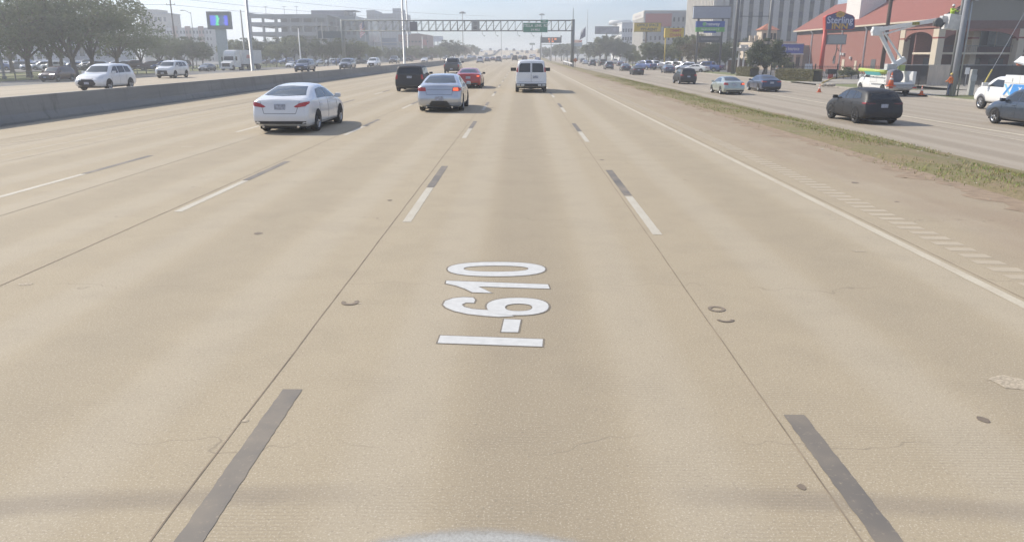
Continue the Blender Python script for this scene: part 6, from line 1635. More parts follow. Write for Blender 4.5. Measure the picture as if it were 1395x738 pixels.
# ---- white pergola
a = W3(1001, 60, 140); zt2 = W3(1010, 64, 140).z+.85
pg = facade('pergola', 'white columned pergola behind the lawn sign, left of the round tree', 'pergola', loc=(a.x, 140, -.85))
xe = W3(1030, 60, 140).x-a.x; wc = mat('pergola white', (.64, .60, .54), .8, var=.06)
for q in (.25, .48, .72, .97): obj('column', (lambda b: (lathe(b, [(.24, 0), (.24, .2), (.16, .3), (.15, zt2-.9), (.24, zt2-.75)], 'z', (q*xe, 0, 0), 12), b)[1])(bmesh.new()), wc, pg)
bm = bmesh.new(); box(bm, -.2, xe+.4, -.3, .3, zt2-.75, zt2-.2, 0, .03); box(bm, xe*.25, xe*.62, -.35, .35, zt2-.2, zt2+.35, 0, .03); [box(bm, k*.9, k*.9+.14, -1.2, 2.8, zt2-.2, zt2-.02) for k in range(int(xe/.9)+1)]; obj('beam', bm, wc, pg)
obj('back_wall', boxm(-.2, xe+.4, 2.6, 2.9, 0, 2.2), mat('brown wall', (.16, .11, .08), .9, var=.2), pg)

# ---- brick hotel
brick, nt, bb_ = nmat('red brick'); B = NB(nt); P = B.n('ShaderNodeTexCoord').outputs['Object']; sx = B.n('ShaderNodeSeparateXYZ'); B.lk(P, sx.inputs[0])
cmb = B.n('ShaderNodeCombineXYZ'); B.lk(B.math('ADD', sx.outputs[0], sx.outputs[1]), cmb.inputs[0]); B.lk(sx.outputs[2], cmb.inputs[1])
br_ = B.n('ShaderNodeTexBrick'); B.lk(cmb.outputs[0], br_.inputs['Vector'])
for k_, v_ in (('Scale', 1.0), ('Mortar Size', .012), ('Brick Width', .24), ('Row Height', .08)): br_.inputs[k_].default_value = v_
br_.inputs['Color1'].default_value = (.30, .11, .085, 1); br_.inputs['Color2'].default_value = (.24, .082, .062, 1); br_.inputs['Mortar'].default_value = (.30, .18, .14, 1)
c_ = B.mix(B.map(B.noise(P, .6, 4, .6), .35, .7, 0, .35), br_.outputs['Color'], (.29, .11, .085)); B.lk(c_, bb_.inputs['Base Color']); bb_.inputs['Roughness'].default_value = .9
roof_m, nt, bb_ = nmat('red shingle roof'); B = NB(nt); P = B.n('ShaderNodeTexCoord').outputs['Object']
c_ = B.ramp(B.noise(P, .9, 5, .7, (1, 1, 3)), [(.3, (.23, .078, .058)), (.7, (.28, .10, .075))]); c_ = B.mix(B.map(B.noise(P, 9, 3, .7, (1, .4, 3)), .45, .7, 0, .4), c_, (.24, .07, .05)); B.lk(c_, bb_.inputs['Base Color']); bb_.inputs['Roughness'].default_value = .9
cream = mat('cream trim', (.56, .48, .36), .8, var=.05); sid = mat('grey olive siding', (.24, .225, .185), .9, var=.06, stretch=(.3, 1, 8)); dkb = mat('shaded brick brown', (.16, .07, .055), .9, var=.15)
XW = 60.0; ZG = -.85
yfar = atX(1085, 60, XW).y; ynear = atX(1277, 60, XW).y; yopen = atX(1226, 60, XW).y
ze = atX(1085, 42.3, XW).z
ho = facade('brick_hotel', 'red brick hotel with a red shingle roof, white chimney tower and columned porch', 'hotel', loc=(XW, ynear, ZG))
hl = yfar-ynear; ho_open = yopen-ynear; E = ze-ZG; WD = 15.5; RZ = E+5.3
Hw = obj('wall', boxm(0, WD, ho_open+.5, hl, 0, E-.25), brick, ho)
# eave board, gutter, soffit
bm = bmesh.new(); box(bm, -.75, -.55, -1.0, hl+.6, E-.28, E-.02); obj('gutter', bm, cream, Hw)
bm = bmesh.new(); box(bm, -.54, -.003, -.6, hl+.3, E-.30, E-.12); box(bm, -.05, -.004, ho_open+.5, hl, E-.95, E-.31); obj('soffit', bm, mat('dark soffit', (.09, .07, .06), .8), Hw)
# roof
bm = bmesh.new(); mid = WD/2
v = [bm.verts.new(p) for p in ((-.7, -.8, E-.02), (mid, -.8, RZ), (WD+.7, -.8, E-.02), (-.7, hl+.6, E-.02), (mid, hl+.6, RZ), (WD+.7, hl+.6, E-.02))]
w_ = [bm.verts.new(q.co-Vector((0, 0, .2))) for q in v]
for f in ((0, 1, 4, 3), (1, 2, 5, 4)): bm.faces.new([v[i] for i in f])
for f in ((3, 4, 1, 0), (4, 5, 2, 1)): bm.faces.new([w_[i] for i in f])
for a_, b2 in ((0, 1), (1, 2), (3, 4), (4, 5), (0, 3), (2, 5)): bm.faces.new((v[a_], v[b2], w_[b2], w_[a_]))
bmesh.ops.recalc_face_normals(bm, faces=bm.faces); rf = obj('roof', bm, roof_m, ho)
XC = XW+1.3
ca, cb_ = atX(1153, 12, XC).y, atX(1172, 12, XC).y; cw2 = atY(1206, 12, cb_).x-XC
obj('chimney_tower', boxm(1.3, 1.3+cw2, cb_-ynear, ca-ynear, E+.25, RZ+9), mat('white stucco tower', (.70, .67, .62), .8, var=.04), rf)
# gable end facing the camera
bm = bmesh.new(); prism(bm, [(.1, E-.25), (mid, RZ-.28), (WD-.1, E-.25)], 0.0, .3, 'y'); obj('gable', bm, sid, ho)
bm = bmesh.new()
for s_ in (0, 1):
    a_ = Vector((-.7 if s_ == 0 else WD+.7, -.86, E-.14)); b2 = Vector((mid, -.86, RZ-.12)); d_ = (b2-a_)
    beam(bm, a_, b2, .08, .34)
obj('rake_board', bm, mat('brown rake board', (.13, .075, .06), .8), ho)
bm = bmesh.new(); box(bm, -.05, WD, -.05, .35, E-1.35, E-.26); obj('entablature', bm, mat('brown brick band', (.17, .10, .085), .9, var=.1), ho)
bm = bmesh.new(); box(bm, -.05, .35, .36, ho_open+.49, E-1.2, E-.26); obj('side_beam', bm, brick, ho)
# columns
colx = [atY(q, 60, ynear).x-XW for q in (1285, 1387)]
cw = .95
def column(x, y):
    bm = bmesh.new(); box(bm, x, x+cw, y, y+1.5, 0, E-1.36 if y < 1 else E-1.21, 0, .01); c = obj('column', bm, cream, ho)
    zb = E-2.7; bm = bmesh.new(); box(bm, x-.02, x+cw+.02, y-.02, y+1.52, zb, zb+.22); obj('red_band', bm, mat('red column band', (.28, .08, .06), .8), c)
column(0, .02); column(colx[1], .02); column(0, ho_open-1.2); column(colx[1]-4.9, 3.0); column(WD-.95, .02)
# arched brick spandrels between the columns on the sunlit side and the front
def arch_poly(a, b, zt, zs, n=14):
    pts = [(a, zt), (a, zs)]
    for i in range(n+1):
        t_ = math.pi*(1-i/n); pts.append(((a+b)/2+(b-a)/2*math.cos(t_), zs+(zt-zs-.35)*math.sin(t_)))
    return pts + [(b, zt)]
def spandrel(a, b, lo, hi, axis):
    n = 14; zt, zs = E-1.36, E-3.0; bm = bmesh.new()
    for i in range(n):
        t0, t1 = math.pi*(1-i/n), math.pi*(1-(i+1)/n)
        u0, u1 = (a+b)/2+(b-a)/2*math.cos(t0), (a+b)/2+(b-a)/2*math.cos(t1); z0, z1 = zs+(zt-zs-.3)*math.sin(t0), zs+(zt-zs-.3)*math.sin(t1)
        q = [(u0, zt), (u0, z0), (u1, z1), (u1, zt)]
        P3 = [[(lo if axis == 'x' else u, u if axis == 'x' else lo, z) for u, z in q], [(hi if axis == 'x' else u, u if axis == 'x' else hi, z) for u, z in q]]
        A = [bm.verts.new(p) for p in P3[0]]; B2 = [bm.verts.new(p) for p in P3[1]]
        bm.faces.new(A); bm.faces.new(B2[::-1])
        bm.faces.new((A[1], B2[1], B2[2], A[2]))
    bmesh.ops.remove_doubles(bm, verts=bm.verts, dist=.001); bmesh.ops.recalc_face_normals(bm, faces=bm.faces)
    return obj('brick_arch', bm, brick, ho)
spandrel(1.53, ho_open-1.21, .1, .5, 'x'); spandrel(cw+.01, colx[1]-.01, .10, .45, 'y')
# porch interior: back walls, slab, rails, windows
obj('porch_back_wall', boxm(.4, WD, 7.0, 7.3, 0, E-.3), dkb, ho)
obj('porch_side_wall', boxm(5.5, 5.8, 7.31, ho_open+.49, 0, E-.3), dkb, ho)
obj('floor_slab', boxm(.15, WD-.1, 1.2, 6.98, 3.2, 3.5), cream, ho)
x0 = atY(1335, 50, ynear+7).x-XW; x1 = atY(1378, 50, ynear+7).x-XW; zt = atY(1350, 38, ynear+7).z-ZG; zb = atY(1350, 64, ynear+7).z-ZG
wf = obj('window', boxm(x0, x1, 6.90, 6.995, zb, zt), M['glass'], ho)
bm = bmesh.new(); box(bm, x0-.18, x0-.002, 6.85, 6.99, zb, zt+.2); box(bm, x0, x1+.1, 6.85, 6.99, zt+.003, zt+.22); box(bm, (x0+x1)/2-.05, (x0+x1)/2+.05, 6.86, 6.897, zb, zt); obj('frame', bm, cream, wf)
bm = bmesh.new(); box(bm, x0+1.2, x0+2.6, 6.87, 6.895, zb+.3, zt-.5); obj('curtain', bm, mat('pale curtain', (.30, .33, .33), .9, var=.2, scale=4), wf)
for q in (2.0, 8.5, 12.0): obj('window', boxm(q, q+2.2, 6.92, 6.996, .6, 2.6), M['glass'], ho)
bm = bmesh.new(); box(bm, .4, WD-.2, 1.15, 1.19, 4.35, 4.43)
for k in range(60): box(bm, .5+k*.25, .53+k*.25, 1.155, 1.185, 3.5, 4.35)
obj('balcony_rail', bm, M['darksteel'], ho)
# door, pipes and meters on the sunlit wall
for q, r0 in ((1105, .13), (1145.5, .12), (1178, .13)):
    y_ = atX(q, 70, XW).y-ynear; bm = bmesh.new(); tube(bm, [(-.5, y_, E-.3), (-.12, y_, E-.75), (-.12, y_, .1)], r0, 8); obj('downpipe', bm, M['whitepaint'], Hw)
for q, z0, z1, hw_, m_ in ((1149, .05, 2.3, .55, cream), (1166, .05, 2.1, .4, cream), (1136, 1.5, 2.9, .5, M['darksteel']), (1190, 0, 2.4, .8, M['darksteel'])):
    y_ = atX(q, 85, XW).y-ynear; obj('door' if m_ is cream else 'louvre', boxm(-.08, -.003, y_-hw_, y_+hw_, z0, z1), m_, Hw)
for q, z_ in ((1147, 3.3), (1150, 3.25), (1160, 2.6), (1098, 2.6)):
    y_ = atX(q, 78, XW).y-ynear; bm = bmesh.new(); box(bm, -.35, -.005, y_-.3, y_+.3, z_-.25, z_+.2, 0, .08); obj('wall_unit', bm, mat('wall unit white', (.5, .48, .45), .6), Hw)
# right part of the hotel past the gable
t = facade('hotel_wing', 'right wing of the hotel with its red roof slope at the top right corner', 'hotel', loc=(XW+WD+.5, ynear+6, ZG))
obj('wall', boxm(.0, 22, .5, 12, 0, E-.3), brick, t)
bm = bmesh.new(); v = [bm.verts.new(p) for p in ((-.8, -.6, E-.3), (23, -.6, E-.3), (23, 6, E+4.5), (-.8, 6, E+4.5), (-.8, 12.6, E-.3), (23, 12.6, E-.3))]; bm.faces.new((v[0], v[1], v[2], v[3])); bm.faces.new((v[3], v[2], v[5], v[4])); bm.faces.new((v[0], v[3], v[4])); bm.faces.new((v[1], v[5], v[2])); obj('roof', bm, roof_m, t)
for k in range(5): obj('window', boxm(1+k*4, 3+k*4, .42, .497, 4.2, 5.9), M['glass'], t)
# ---- fence with dark screen and tan tarpaulin in front of the hotel
fy = 79.0; fxa, fxb = atY(1213, 100, fy).x, atY(1420, 100, fy).x; fz = atY(1300, 89, fy).z
fe = thing('screened_fence', 'dark screened metal fence behind the work trucks', 'fence', (fxa, fy, -.77))
scm, nt, bb_ = nmat('dark mesh screen'); B = NB(nt); P = B.n('ShaderNodeTexCoord').outputs['Object']
bb_.inputs['Base Color'].default_value = (.055, .055, .055, 1); bb_.inputs['Roughness'].default_value = .9
bb_.inputs['Alpha'].default_value = .86
L_f = fxb-fxa; hf_ = fz+.77
bm = bmesh.new()
nseg = 40; ra, rb2 = [], []
for k in range(nseg+1):
    x = L_f*k/nseg; q = .05*math.sin(k*1.3); ra.append(bm.verts.new((x, q, .1))); rb2.append(bm.verts.new((x, q*.3, hf_-.05)))
for k in range(nseg): bm.faces.new((ra[k], ra[k+1], rb2[k+1], rb2[k]))
obj('screen', bm, scm, fe)
for k in range(11):
    x = L_f*k/10; bm = bmesh.new(); lathe(bm, [(.045, 0), (.045, hf_+.08)], 'z', (x, .12, 0), 6); obj('post', bm, M['darksteel'], fe)
bm = bmesh.new(); tube(bm, [(0, .1, hf_), (L_f, .1, hf_)], .04, 5); tube(bm, [(0, .1, hf_*.62), (L_f, .1, hf_*.62)], .03, 5); tube(bm, [(0, .1, hf_*.3), (L_f, .1, hf_*.3)], .03, 5); obj('rail', bm, M['steel'], fe)
xa, xb = atY(1263.5, 100, fy).x, atY(1301, 100, fy).x
bm = bmesh.new(); rows = []
for j in range(7):
    rows.append([bm.verts.new((xa+(xb-xa)*k/24, fy-.14+.05*math.sin(k*1.1+j*.4)*(1-j/8), -.72+(fz+.77-.02)*j/6)) for k in range(25)])
for a_, b2 in zip(rows, rows[1:]):
    for k in range(24): bm.faces.new((a_[k], a_[k+1], b2[k+1], b2[k]))
tag(obj('tarpaulin', bm, mat('tan tarpaulin', (.52, .45, .37), .9, var=.12, scale=1.5, stretch=(4, 1, .6)), sm=True), 'tan fabric sheet hanging on the dark fence left of the grey pole', 'tarpaulin')
# iron fence behind the hedge
fy2 = 103; xa, xb = atY(1050, 100, fy2).x, atY(1200, 100, fy2).x
fe2 = thing('iron_fence', 'black iron picket fence behind the hedge in front of the brick wall', 'fence', (xa, fy2, -.8))
bm = bmesh.new(); Lf = xb-xa
for k in range(int(Lf/.22)): box(bm, k*.22, k*.22+.03, -.015, .015, .05, 1.75)
obj('picket', bm, M['black'], fe2); obj('rail', boxm(0, Lf, -.03, .03, 1.5, 1.56), M['black'], fe2); obj('rail', boxm(0, Lf, -.03, .03, .2, .26), M['black'], fe2)
for k in range(6): obj('post', boxm(Lf*k/5-.06, Lf*k/5+.06, -.06, .06, 0, 1.95), M['black'], fe2)
bm = bmesh.new()
for (a0, a1, b0, b1) in ((1120, 113.5, 1133, 107.5), (1133, 107.5, 1142, 105.5), (1142, 105.5, 1160, 103.5)):
    pa, pb = at(a0, a1, -.72), at(b0, b1, -.72); tube(bm, [pa, pb], .10, 4)
tag(obj('yellow_kerb', bm, mat('yellow kerb paint', (.50, .36, .12), .8, var=.2)), 'yellow painted kerb edge beside the hotel sign', 'kerb')
bm = bmesh.new()
for px_ in (1124, 1131, 1136):
    q = at(px_-2, 117.5, -.76); bmesh.ops.create_icosphere(bm, subdivisions=2, radius=.28, matrix=Matrix.Translation(q+Vector((0, 0, .1))) @ Matrix.Diagonal((1.2, .8, .6, 1)))
tag(obj('pale_rocks', bm, mat('pale rock', (.42, .36, .28), .9, var=.2), sm=True), 'three pale rocks on the ground left of the bucket truck', 'rocks')

# ================================================================== LEFT BUILDINGS
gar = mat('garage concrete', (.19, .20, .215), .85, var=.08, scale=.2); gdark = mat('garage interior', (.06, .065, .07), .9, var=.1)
Yg = 300.0
xa, xb = atY(341, 50, Yg).x, atY(448, 50, Yg).x; zt = atY(380, 20.5, Yg).z
pk = facade('parking_garage', 'grey four-deck parking garage with open sides left of the glass tower', loc=(xa, Yg, -1)); Wg = xb-xa; Hg = zt+1
nd = 5; dh = Hg/nd
# decks as real slabs with parapets, open between
for k in range(1, nd+1):
    z = dh*k; bm = bmesh.new(); box(bm, 0, Wg, 0, 30, z-.35, z-.05); box(bm, 0, Wg, -.15, .1, z-.6 if k < nd else z-1.3, z+.85 if k < nd else z+.2); box(bm, 0, .2, .12, 30, z-.6, z+.8); obj('deck', bm, gar, pk)
bm = bmesh.new()
for k in range(7): x = Wg*k/6; box(bm, min(x, Wg-.7), min(x, Wg-.7)+.7, .15, .9, 0, Hg-.5); box(bm, min(x, Wg-.7), min(x, Wg-.7)+.7, 15, 15.7, 0, Hg-.5)
obj('column', bm, gar, pk)
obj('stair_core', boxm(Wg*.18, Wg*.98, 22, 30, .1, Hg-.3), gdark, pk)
obj('ground_wall', boxm(4, Wg, 1.2, 2, 0, dh*.8), gar, pk)
for k, q in enumerate((.12, .36, .52)): bm = bmesh.new(); tube(bm, [(Wg*q, 10, Hg), (Wg*q, 10, Hg+3.5)], .09, 5); box(bm, Wg*q-.8, Wg*q+.8, 9.8, 10.2, Hg+3.5, Hg+3.65); obj('deck_lamp', bm, M['steel'], pk)
# car-like bumps on the top deck are left to the parapet
glassy = mat('blue grey curtain wall', (.13, .16, .19), .25, .1, var=.15, scale=.15); 
xa, xb = atY(418, 50, 310).x, atY(497, 50, 310).x
gt = facade('glass_tower', 'blue-grey office building with a raised flat top right of the parking garage', loc=(xa, 318, -1)); Wq = xb-xa
def zz_(py): return atY(450, py, 318).z+1
obj('wall', boxm(0, Wq*.78, 0, 25, 0, zz_(22)), glassy, gt); obj('stepped_wall', boxm(Wq*.781, Wq, .5, 25, 0, zz_(27)), glassy, gt)
obj('top_storey', boxm(0, Wq*.58, 1.0, 24, zz_(22)+.003, zz_(14.2)), mat('purple grey top', (.19, .19, .23), .5, var=.1), gt)
bm = bmesh.new()
for q in (.6, .66, .72, .775): box(bm, Wq*q-.15, Wq*q+.15, 1.2, 1.5, zz_(22), zz_(15))
box(bm, Wq*.585, Wq*.78, 1.1, 12, zz_(15), zz_(14)); obj('roof_frame', bm, gar, gt)
for k in range(10):
    for f in range(3, 7):
        z = 3.4*f
        if z+2.4 < zz_(27): obj('window', boxm(Wq*k/10+.5, Wq*(k+1)/10-.5, -.06, -.004, z+.8, z+2.5) if k < 8 else boxm(Wq*k/10+.5, Wq*(k+1)/10-.5, .43, .495, z+.8, z+2.5), win_m, gt)
# pale tower with notched roof right of it
lg = mat('pale grey blue cladding', (.24, .265, .30), .7, var=.06, scale=.2)
xa = atY(500.5, 40, 420).x
pt = facade('pale_tower', 'pale grey office tower with a notched roof behind the gantry', loc=(xa, 420, -1)); sc_ = lambda px: atY(px, 40, 420).x-xa; zq = lambda py: atY(525, py, 420).z+1
obj('wall', boxm(0, sc_(552), 0, 22, 0, zq(18.6)), lg, pt); obj('corner_block', boxm(0, sc_(512), -.4, 21, zq(18.6)+.003, zq(14.3)), lg, pt); obj('roof_block', boxm(sc_(535), sc_(545.3), 2, 20, zq(18.6)+.003, zq(11.3)), lg, pt)
bm = bmesh.new()
for k in range(12): box(bm, sc_(500.5)+k*(sc_(552))/12, sc_(500.5)+k*(sc_(552))/12+.3, -.25, -.003, 3, zq(19.5))
obj('facade_rib', bm, gar, pt)
obj('low_base', boxm(-4, sc_(556), -6, -1, 0, zq(45)-8), gar, pt)
# red brick block
bk2 = mat('distant brown brick', (.22, .13, .12), .9, var=.1, scale=.2)
xa = atY(543, 60, 350).x
rb_ = facade('brown_block', 'brown brick block with a flat roof between the light masts and the pale billboard', loc=(xa, 350, -1)); sx_ = lambda px: atY(px, 60, 350).x-xa; zr = lambda py: atY(560, py, 350).z+1
obj('wall', boxm(0, sx_(582), 0, 25, 0, zr(47.5)), bk2, rb_); obj('roof_step', boxm(sx_(560), sx_(572), 1, 20, zr(47.5)+.003, zr(46)), bk2, rb_)
obj('red_panel', boxm(sx_(575), sx_(581.5), -.1, -.004, zr(62), zr(54)), mat('dull red panel', (.35, .10, .10), .8), rb_)
for k in range(8): obj('window', boxm(sx_(543)+1+k*1.65, sx_(543)+1.9+k*1.65, -.06, -.004, zr(58), zr(56)), win_m, rb_)
# row of low pale buildings along the far left roadside
def low(label, px0, px1, pyt, Y, m, nw=6, name='low_building', flo=1, extra=None):
    xa = atY(px0, 60, Y).x; W = atY(px1, 60, Y).x-xa; H = atY((px0+px1)/2, pyt, Y).z+1
    t = facade(name, label, loc=(xa, Y, -1)); obj('wall', boxm(0, W, 0, 14, 0, H), m, t); obj('roof_edge', boxm(-.3, W+.3, -.3, 14.3, H+.003, H+.4), M['steel'], t)
    for f in range(flo):
        for k in range(nw): obj('window', boxm(W*(k+.22)/nw, W*(k+.78)/nw, -.08, -.004, H*(f+.35)/flo, H*(f+.72)/flo), win_m, t)
    return t
low('low dark-fronted shop building below the gantry, left of the tall light masts', 498, 543, 59, 330, mat('grey shop front', (.27, .28, .29), .8, var=.1), 8)
low('low pale building right of the brown brick block', 583, 606, 63, 380, mat('pale shop front', (.36, .37, .37), .8, var=.1), 5)
low('small dark red box building left of the far tree clump', 605, 612, 59.5, 400, mat('dark red front', (.22, .09, .09), .8), 1)
wl = mat('white wall behind oaks', (.52, .53, .55), .8, var=.06, scale=.2)
low('white building seen between the oak trunks at the far left', -12, 68, 45, 215, wl, 7, flo=2)
low('second white building behind the oaks right of the first', 70, 150, 52, 225, mat('white wall two', (.44, .45, .48), .8, var=.06), 7, flo=1)
# apartments and office behind the trees on the left
off = mat('tan office', (.32, .30, .27), .8, var=.06, scale=.2)
t = low('tan and grey office block with a stepped top above the trees at the left', 195, 232, 19, 360, off, 6, 'office_block', 4)
xa = t.location.x
obj('roof_block', boxm(0, atY(213, 20, 360).x-xa, 1, 12, atY(200, 19, 360).z+1.42, atY(200, 13, 360).z+1), off, t)
apt = mat('brick apartment', (.30, .20, .18), .85, var=.08, scale=.3); apt2 = mat('pale apartment', (.40, .40, .40), .85, var=.05)
xa = atY(228, 60, 330).x; W = atY(290, 60, 330).x-xa; H = atY(255, 38, 330).z+1
t = facade('apartment_block', 'apartment block with alternating brick red and pale bays left of the digital billboard', loc=(xa, 330, -1)); obj('wall', boxm(0, W, .4, 16, 0, H), apt2, t)
for k in (1, 3, 5): obj('brick_bay', boxm(W*k/7, W*(k+1)/7-.6, -.2, .395, 0, H+.6), apt, t)
for k in range(14):
    for f in range(5): obj('window', boxm(W*(k+.3)/14, W*(k+.7)/14, (-.26 if int(k/2) in (1, 3, 5) else .33), (-.203 if int(k/2) in (1, 3, 5) else .396), H*(f+.3)/5.2, H*(f+.75)/5.2), win_m, t)
# post and rail fence along the left verge
gl = thing('wire_fence', 'low post and rail fence along the grass in front of the parked cars, left', 'fence', (-62.5, 60, -.7))
for k in range(60): obj('post', boxm(-.05, .05, k*3, k*3+.1, 0, 1.1), M['darksteel'], gl)
for z in (.5, .95):
    bm = bmesh.new(); tube(bm, [(0, 0, z), (0, 180, z)], .045, 4); obj('rail', bm, M['darksteel'], gl)
# ================================================================== TREES
def leafmat(name, c, var=.35):
    m, nt, b = nmat(name); B = NB(nt); P = B.n('ShaderNodeTexCoord').outputs['Object']
    g = B.n('ShaderNodeNewGeometry')
    col = B.ramp(B.noise(P, .9, 4, .7), [(.3, tuple(q*(1-var) for q in c)), (.7, tuple(q*(1+var) for q in c))])
    col = B.mix(B.map(B.noise(P, 6, 3, .7), .4, .7, 0, .45), col, (c[0]*1.7, c[1]*1.45, c[2]*1.2))
    B.lk(col, b.inputs['Base Color']); b.inputs['Roughness'].default_value = .65
    tr = B.n('ShaderNodeBsdfTranslucent'); B.lk(col, tr.inputs['Color']); mx = B.n('ShaderNodeMixShader'); mx.inputs[0].default_value = .3
    B.lk(b.outputs[0], mx.inputs[1]); B.lk(tr.outputs[0], mx.inputs[2]); B.lk(mx.outputs[0], nt.nodes['Material Output'].inputs['Surface'])
    return m
bark = mat('bark', (.11, .09, .07), .95, var=.3, scale=3, stretch=(3, 3, .6))
oak_l = leafmat('oak leaves', (.10, .125, .055)); pale_l = leafmat('pale green leaves', (.15, .17, .085)); dark_l = leafmat('dark leaves', (.075, .095, .045)); dry_l = leafmat('brown green leaves', (.15, .13, .085)); hedge_l = leafmat('hedge leaves', (.20, .19, .10))
def tree_mesh(seed, H, R_, trunk_h, tr, nleaf, leaf, lsize=.20, flat=.6, nl=7, open_=.35):
    """trunk with limbs and twigs; leaf cards gathered in clumps round the twig ends"""
    rg = random.Random(seed)
    tb = bmesh.new(); ends = []
    top = Vector((rg.uniform(-.2, .2), rg.uniform(-.2, .2), trunk_h))
    tube(tb, [(0, 0, -.3), (0, 0, .4), top*.6, top], [tr*1.5, tr*1.05, tr*.9, tr*.8], 9)
    for k in range(nl):
        a = 2*math.pi*k/nl + rg.uniform(-.35, .35); r = R_*rg.uniform(.45, .85); z = trunk_h + (H-trunk_h)*rg.uniform(.25, .75)
        e = Vector((r*math.cos(a), r*math.sin(a), z)); m_ = top.lerp(e, .5)+Vector((0, 0, rg.uniform(-.2, .6)))
        tube(tb, [top*.92, m_, e], [tr*.5, tr*.3, tr*.12], 6)
        ends.append(e)
        for j in range(3):
            b2 = a+rg.uniform(-.8, .8); e2 = m_ + Vector((math.cos(b2), math.sin(b2), rg.uniform(.1, 1.2)))*R_*rg.uniform(.3, .55)
            tube(tb, [m_, m_.lerp(e2, .5)+Vector((0, 0, .2)), e2], [tr*.25, tr*.15, tr*.06], 5); ends.append(e2)
    ends.append(Vector((0, 0, H*.88))); tube(tb, [top*.9, Vector((0, 0, H*.85))], [tr*.6, tr*.1], 5)
    cl = []
    for e in ends:
        for _ in range(3): cl.append((e+Vector((rg.gauss(0, 1)*R_*.2, rg.gauss(0, 1)*R_*.2, rg.gauss(0, 1)*(H-trunk_h)*.12)), R_*rg.uniform(.16, .34)))
    cb = bmesh.new()
    for _ in range(nleaf):
        c, r = rg.choice(cl); d = Vector((rg.gauss(0, 1), rg.gauss(0, 1), rg.gauss(0, 1))).normalized(); q = c + Vector((d.x, d.y, d.z*flat))*r*(rg.random()**.45)
        if q.z < trunk_h*.75: continue
        if q.z > H: q.z = H - rg.random()*.4
        n_ = Vector((rg.gauss(0, 1), rg.gauss(0, 1), rg.gauss(0, 1)+.4)).normalized(); u = n_.orthogonal().normalized(); u.rotate(Matrix.Rotation(rg.uniform(0, 6.28), 3, n_)); w = n_.cross(u)
        s = lsize*rg.uniform(.6, 1.4)
        cb.faces.new([cb.verts.new(p) for p in (q-u*s, q+w*s*.55, q+u*s, q-w*s*.55)])
    t_ = bpy.data.meshes.new('trunk'); tb.to_mesh(t_); tb.free(); t_.materials.append(bark)
    c_ = bpy.data.meshes.new('crown'); cb.to_mesh(c_); cb.free(); c_.materials.append(leaf)
    return t_, c_
TP = {
 'oak1': tree_mesh(1, 12, 6.6, 2.3, .34, 5600, oak_l, .20, .6, 8), 'oak2': tree_mesh(2, 11, 6.0, 2.1, .30, 5200, oak_l, .20, .6, 7), 'oak3': tree_mesh(5, 12.5, 6.8, 2.5, .36, 5600, oak_l, .20, .6, 8),
 'mid1': tree_mesh(3, 8, 3.8, 2.2, .2, 7000, pale_l, .20, .75, 6), 'mid2': tree_mesh(4, 8.5, 4.2, 2.4, .22, 7500, dark_l, .20, .75, 6), 'mid3': tree_mesh(6, 7.5, 3.4, 2.3, .18, 3800, dry_l, .17, .75, 7),
 'round': tree_mesh(8, 5.6, 2.7, 1.3, .16, 15000, dark_l, .12, .9, 8), 'small': tree_mesh(9, 4.0, 1.8, 1.2, .1, 4000, pale_l, .13, .8, 6)}
def tree(kind, px, Y, zg, label, H=None, cat='tree', group=None, name=None, rz=None, wide=1.0):
    r = ray(px, 80); X = r.x/r.y*Y
    h0 = {'oak1': 12, 'oak2': 11, 'oak3': 12.5, 'mid1': 8, 'mid2': 8.5, 'mid3': 7.5, 'round': 5.6, 'small': 4.0}[kind]; s = (H or h0)/h0
    t = thing(name or {'o': 'oak_tree', 'm': 'street_tree', 'r': 'round_tree', 's': 'small_tree'}[kind[0]], label, cat, (X, Y, zg), rz if rz is not None else random.uniform(0, 6.28), group)
    t.scale = (s*wide, s*wide, s)
    for nm, me in zip(('trunk', 'crown'), TP[kind]):
        o = bpy.data.objects.new(nm, me); COL.objects.link(o); o.parent = t
    return t
GO_ = 'live oaks along the left roadside'
k = 0
for kind, px, Y, H, lab in (('oak1', -22, 98, 12.5, 'oak tree cut by the left edge of the picture'), ('oak3', 36, 103, 13, 'big oak with leaning limbs, second from the left edge'), ('oak2', 66, 116, 12.5, 'oak with a forked trunk behind the dark maroon SUV'),
    ('oak1', 100, 106, 13.5, 'oak whose trunk rises just left of the big white SUV'), ('oak2', 124, 112, 13, 'tall oak right behind the roof of the big white SUV'), ('oak3', 158, 128, 12.5, 'oak right of the big white SUV, last of the tall ones'),
    ('oak2', 192, 150, 9.3, 'lower oak behind the small white SUV'), ('oak1', 218, 165, 8.6, 'low broad oak left of the wooden power pole'), ('oak3', 14, 132, 12, 'oak further back between the first two oaks on the left'), ('oak2', 82, 142, 12.5, 'oak further back behind the forked one')):
    tree(kind, px, Y, -.7, lab, H, group=GO_)
GT = 'trees in front of the left buildings'
rt = random.Random(11)
lst = [(232, 175, 6.4), (248, 180, 6.0), (262, 172, 6.8), (276, 185, 5.8), (318, 200, 6.8), (332, 210, 6.6), (350, 205, 7.2), (362, 215, 6.2), (376, 195, 5.5), (389, 205, 7.2), (401, 200, 7.5), (416, 205, 7.8), (430, 210, 6.2), (446, 190, 6.6), (458, 205, 6.8), (470, 195, 7.0), (481, 215, 6.0), (489, 200, 6.4), (508, 215, 5.2), (517, 260, 5.6), (530, 255, 4.8), (545, 260, 5.2), (561, 255, 5.8), (575, 270, 5.0), (588, 280, 5.6), (600, 290, 6.0)]
nm = ['dark leafy', 'pale green', 'thin brownish']
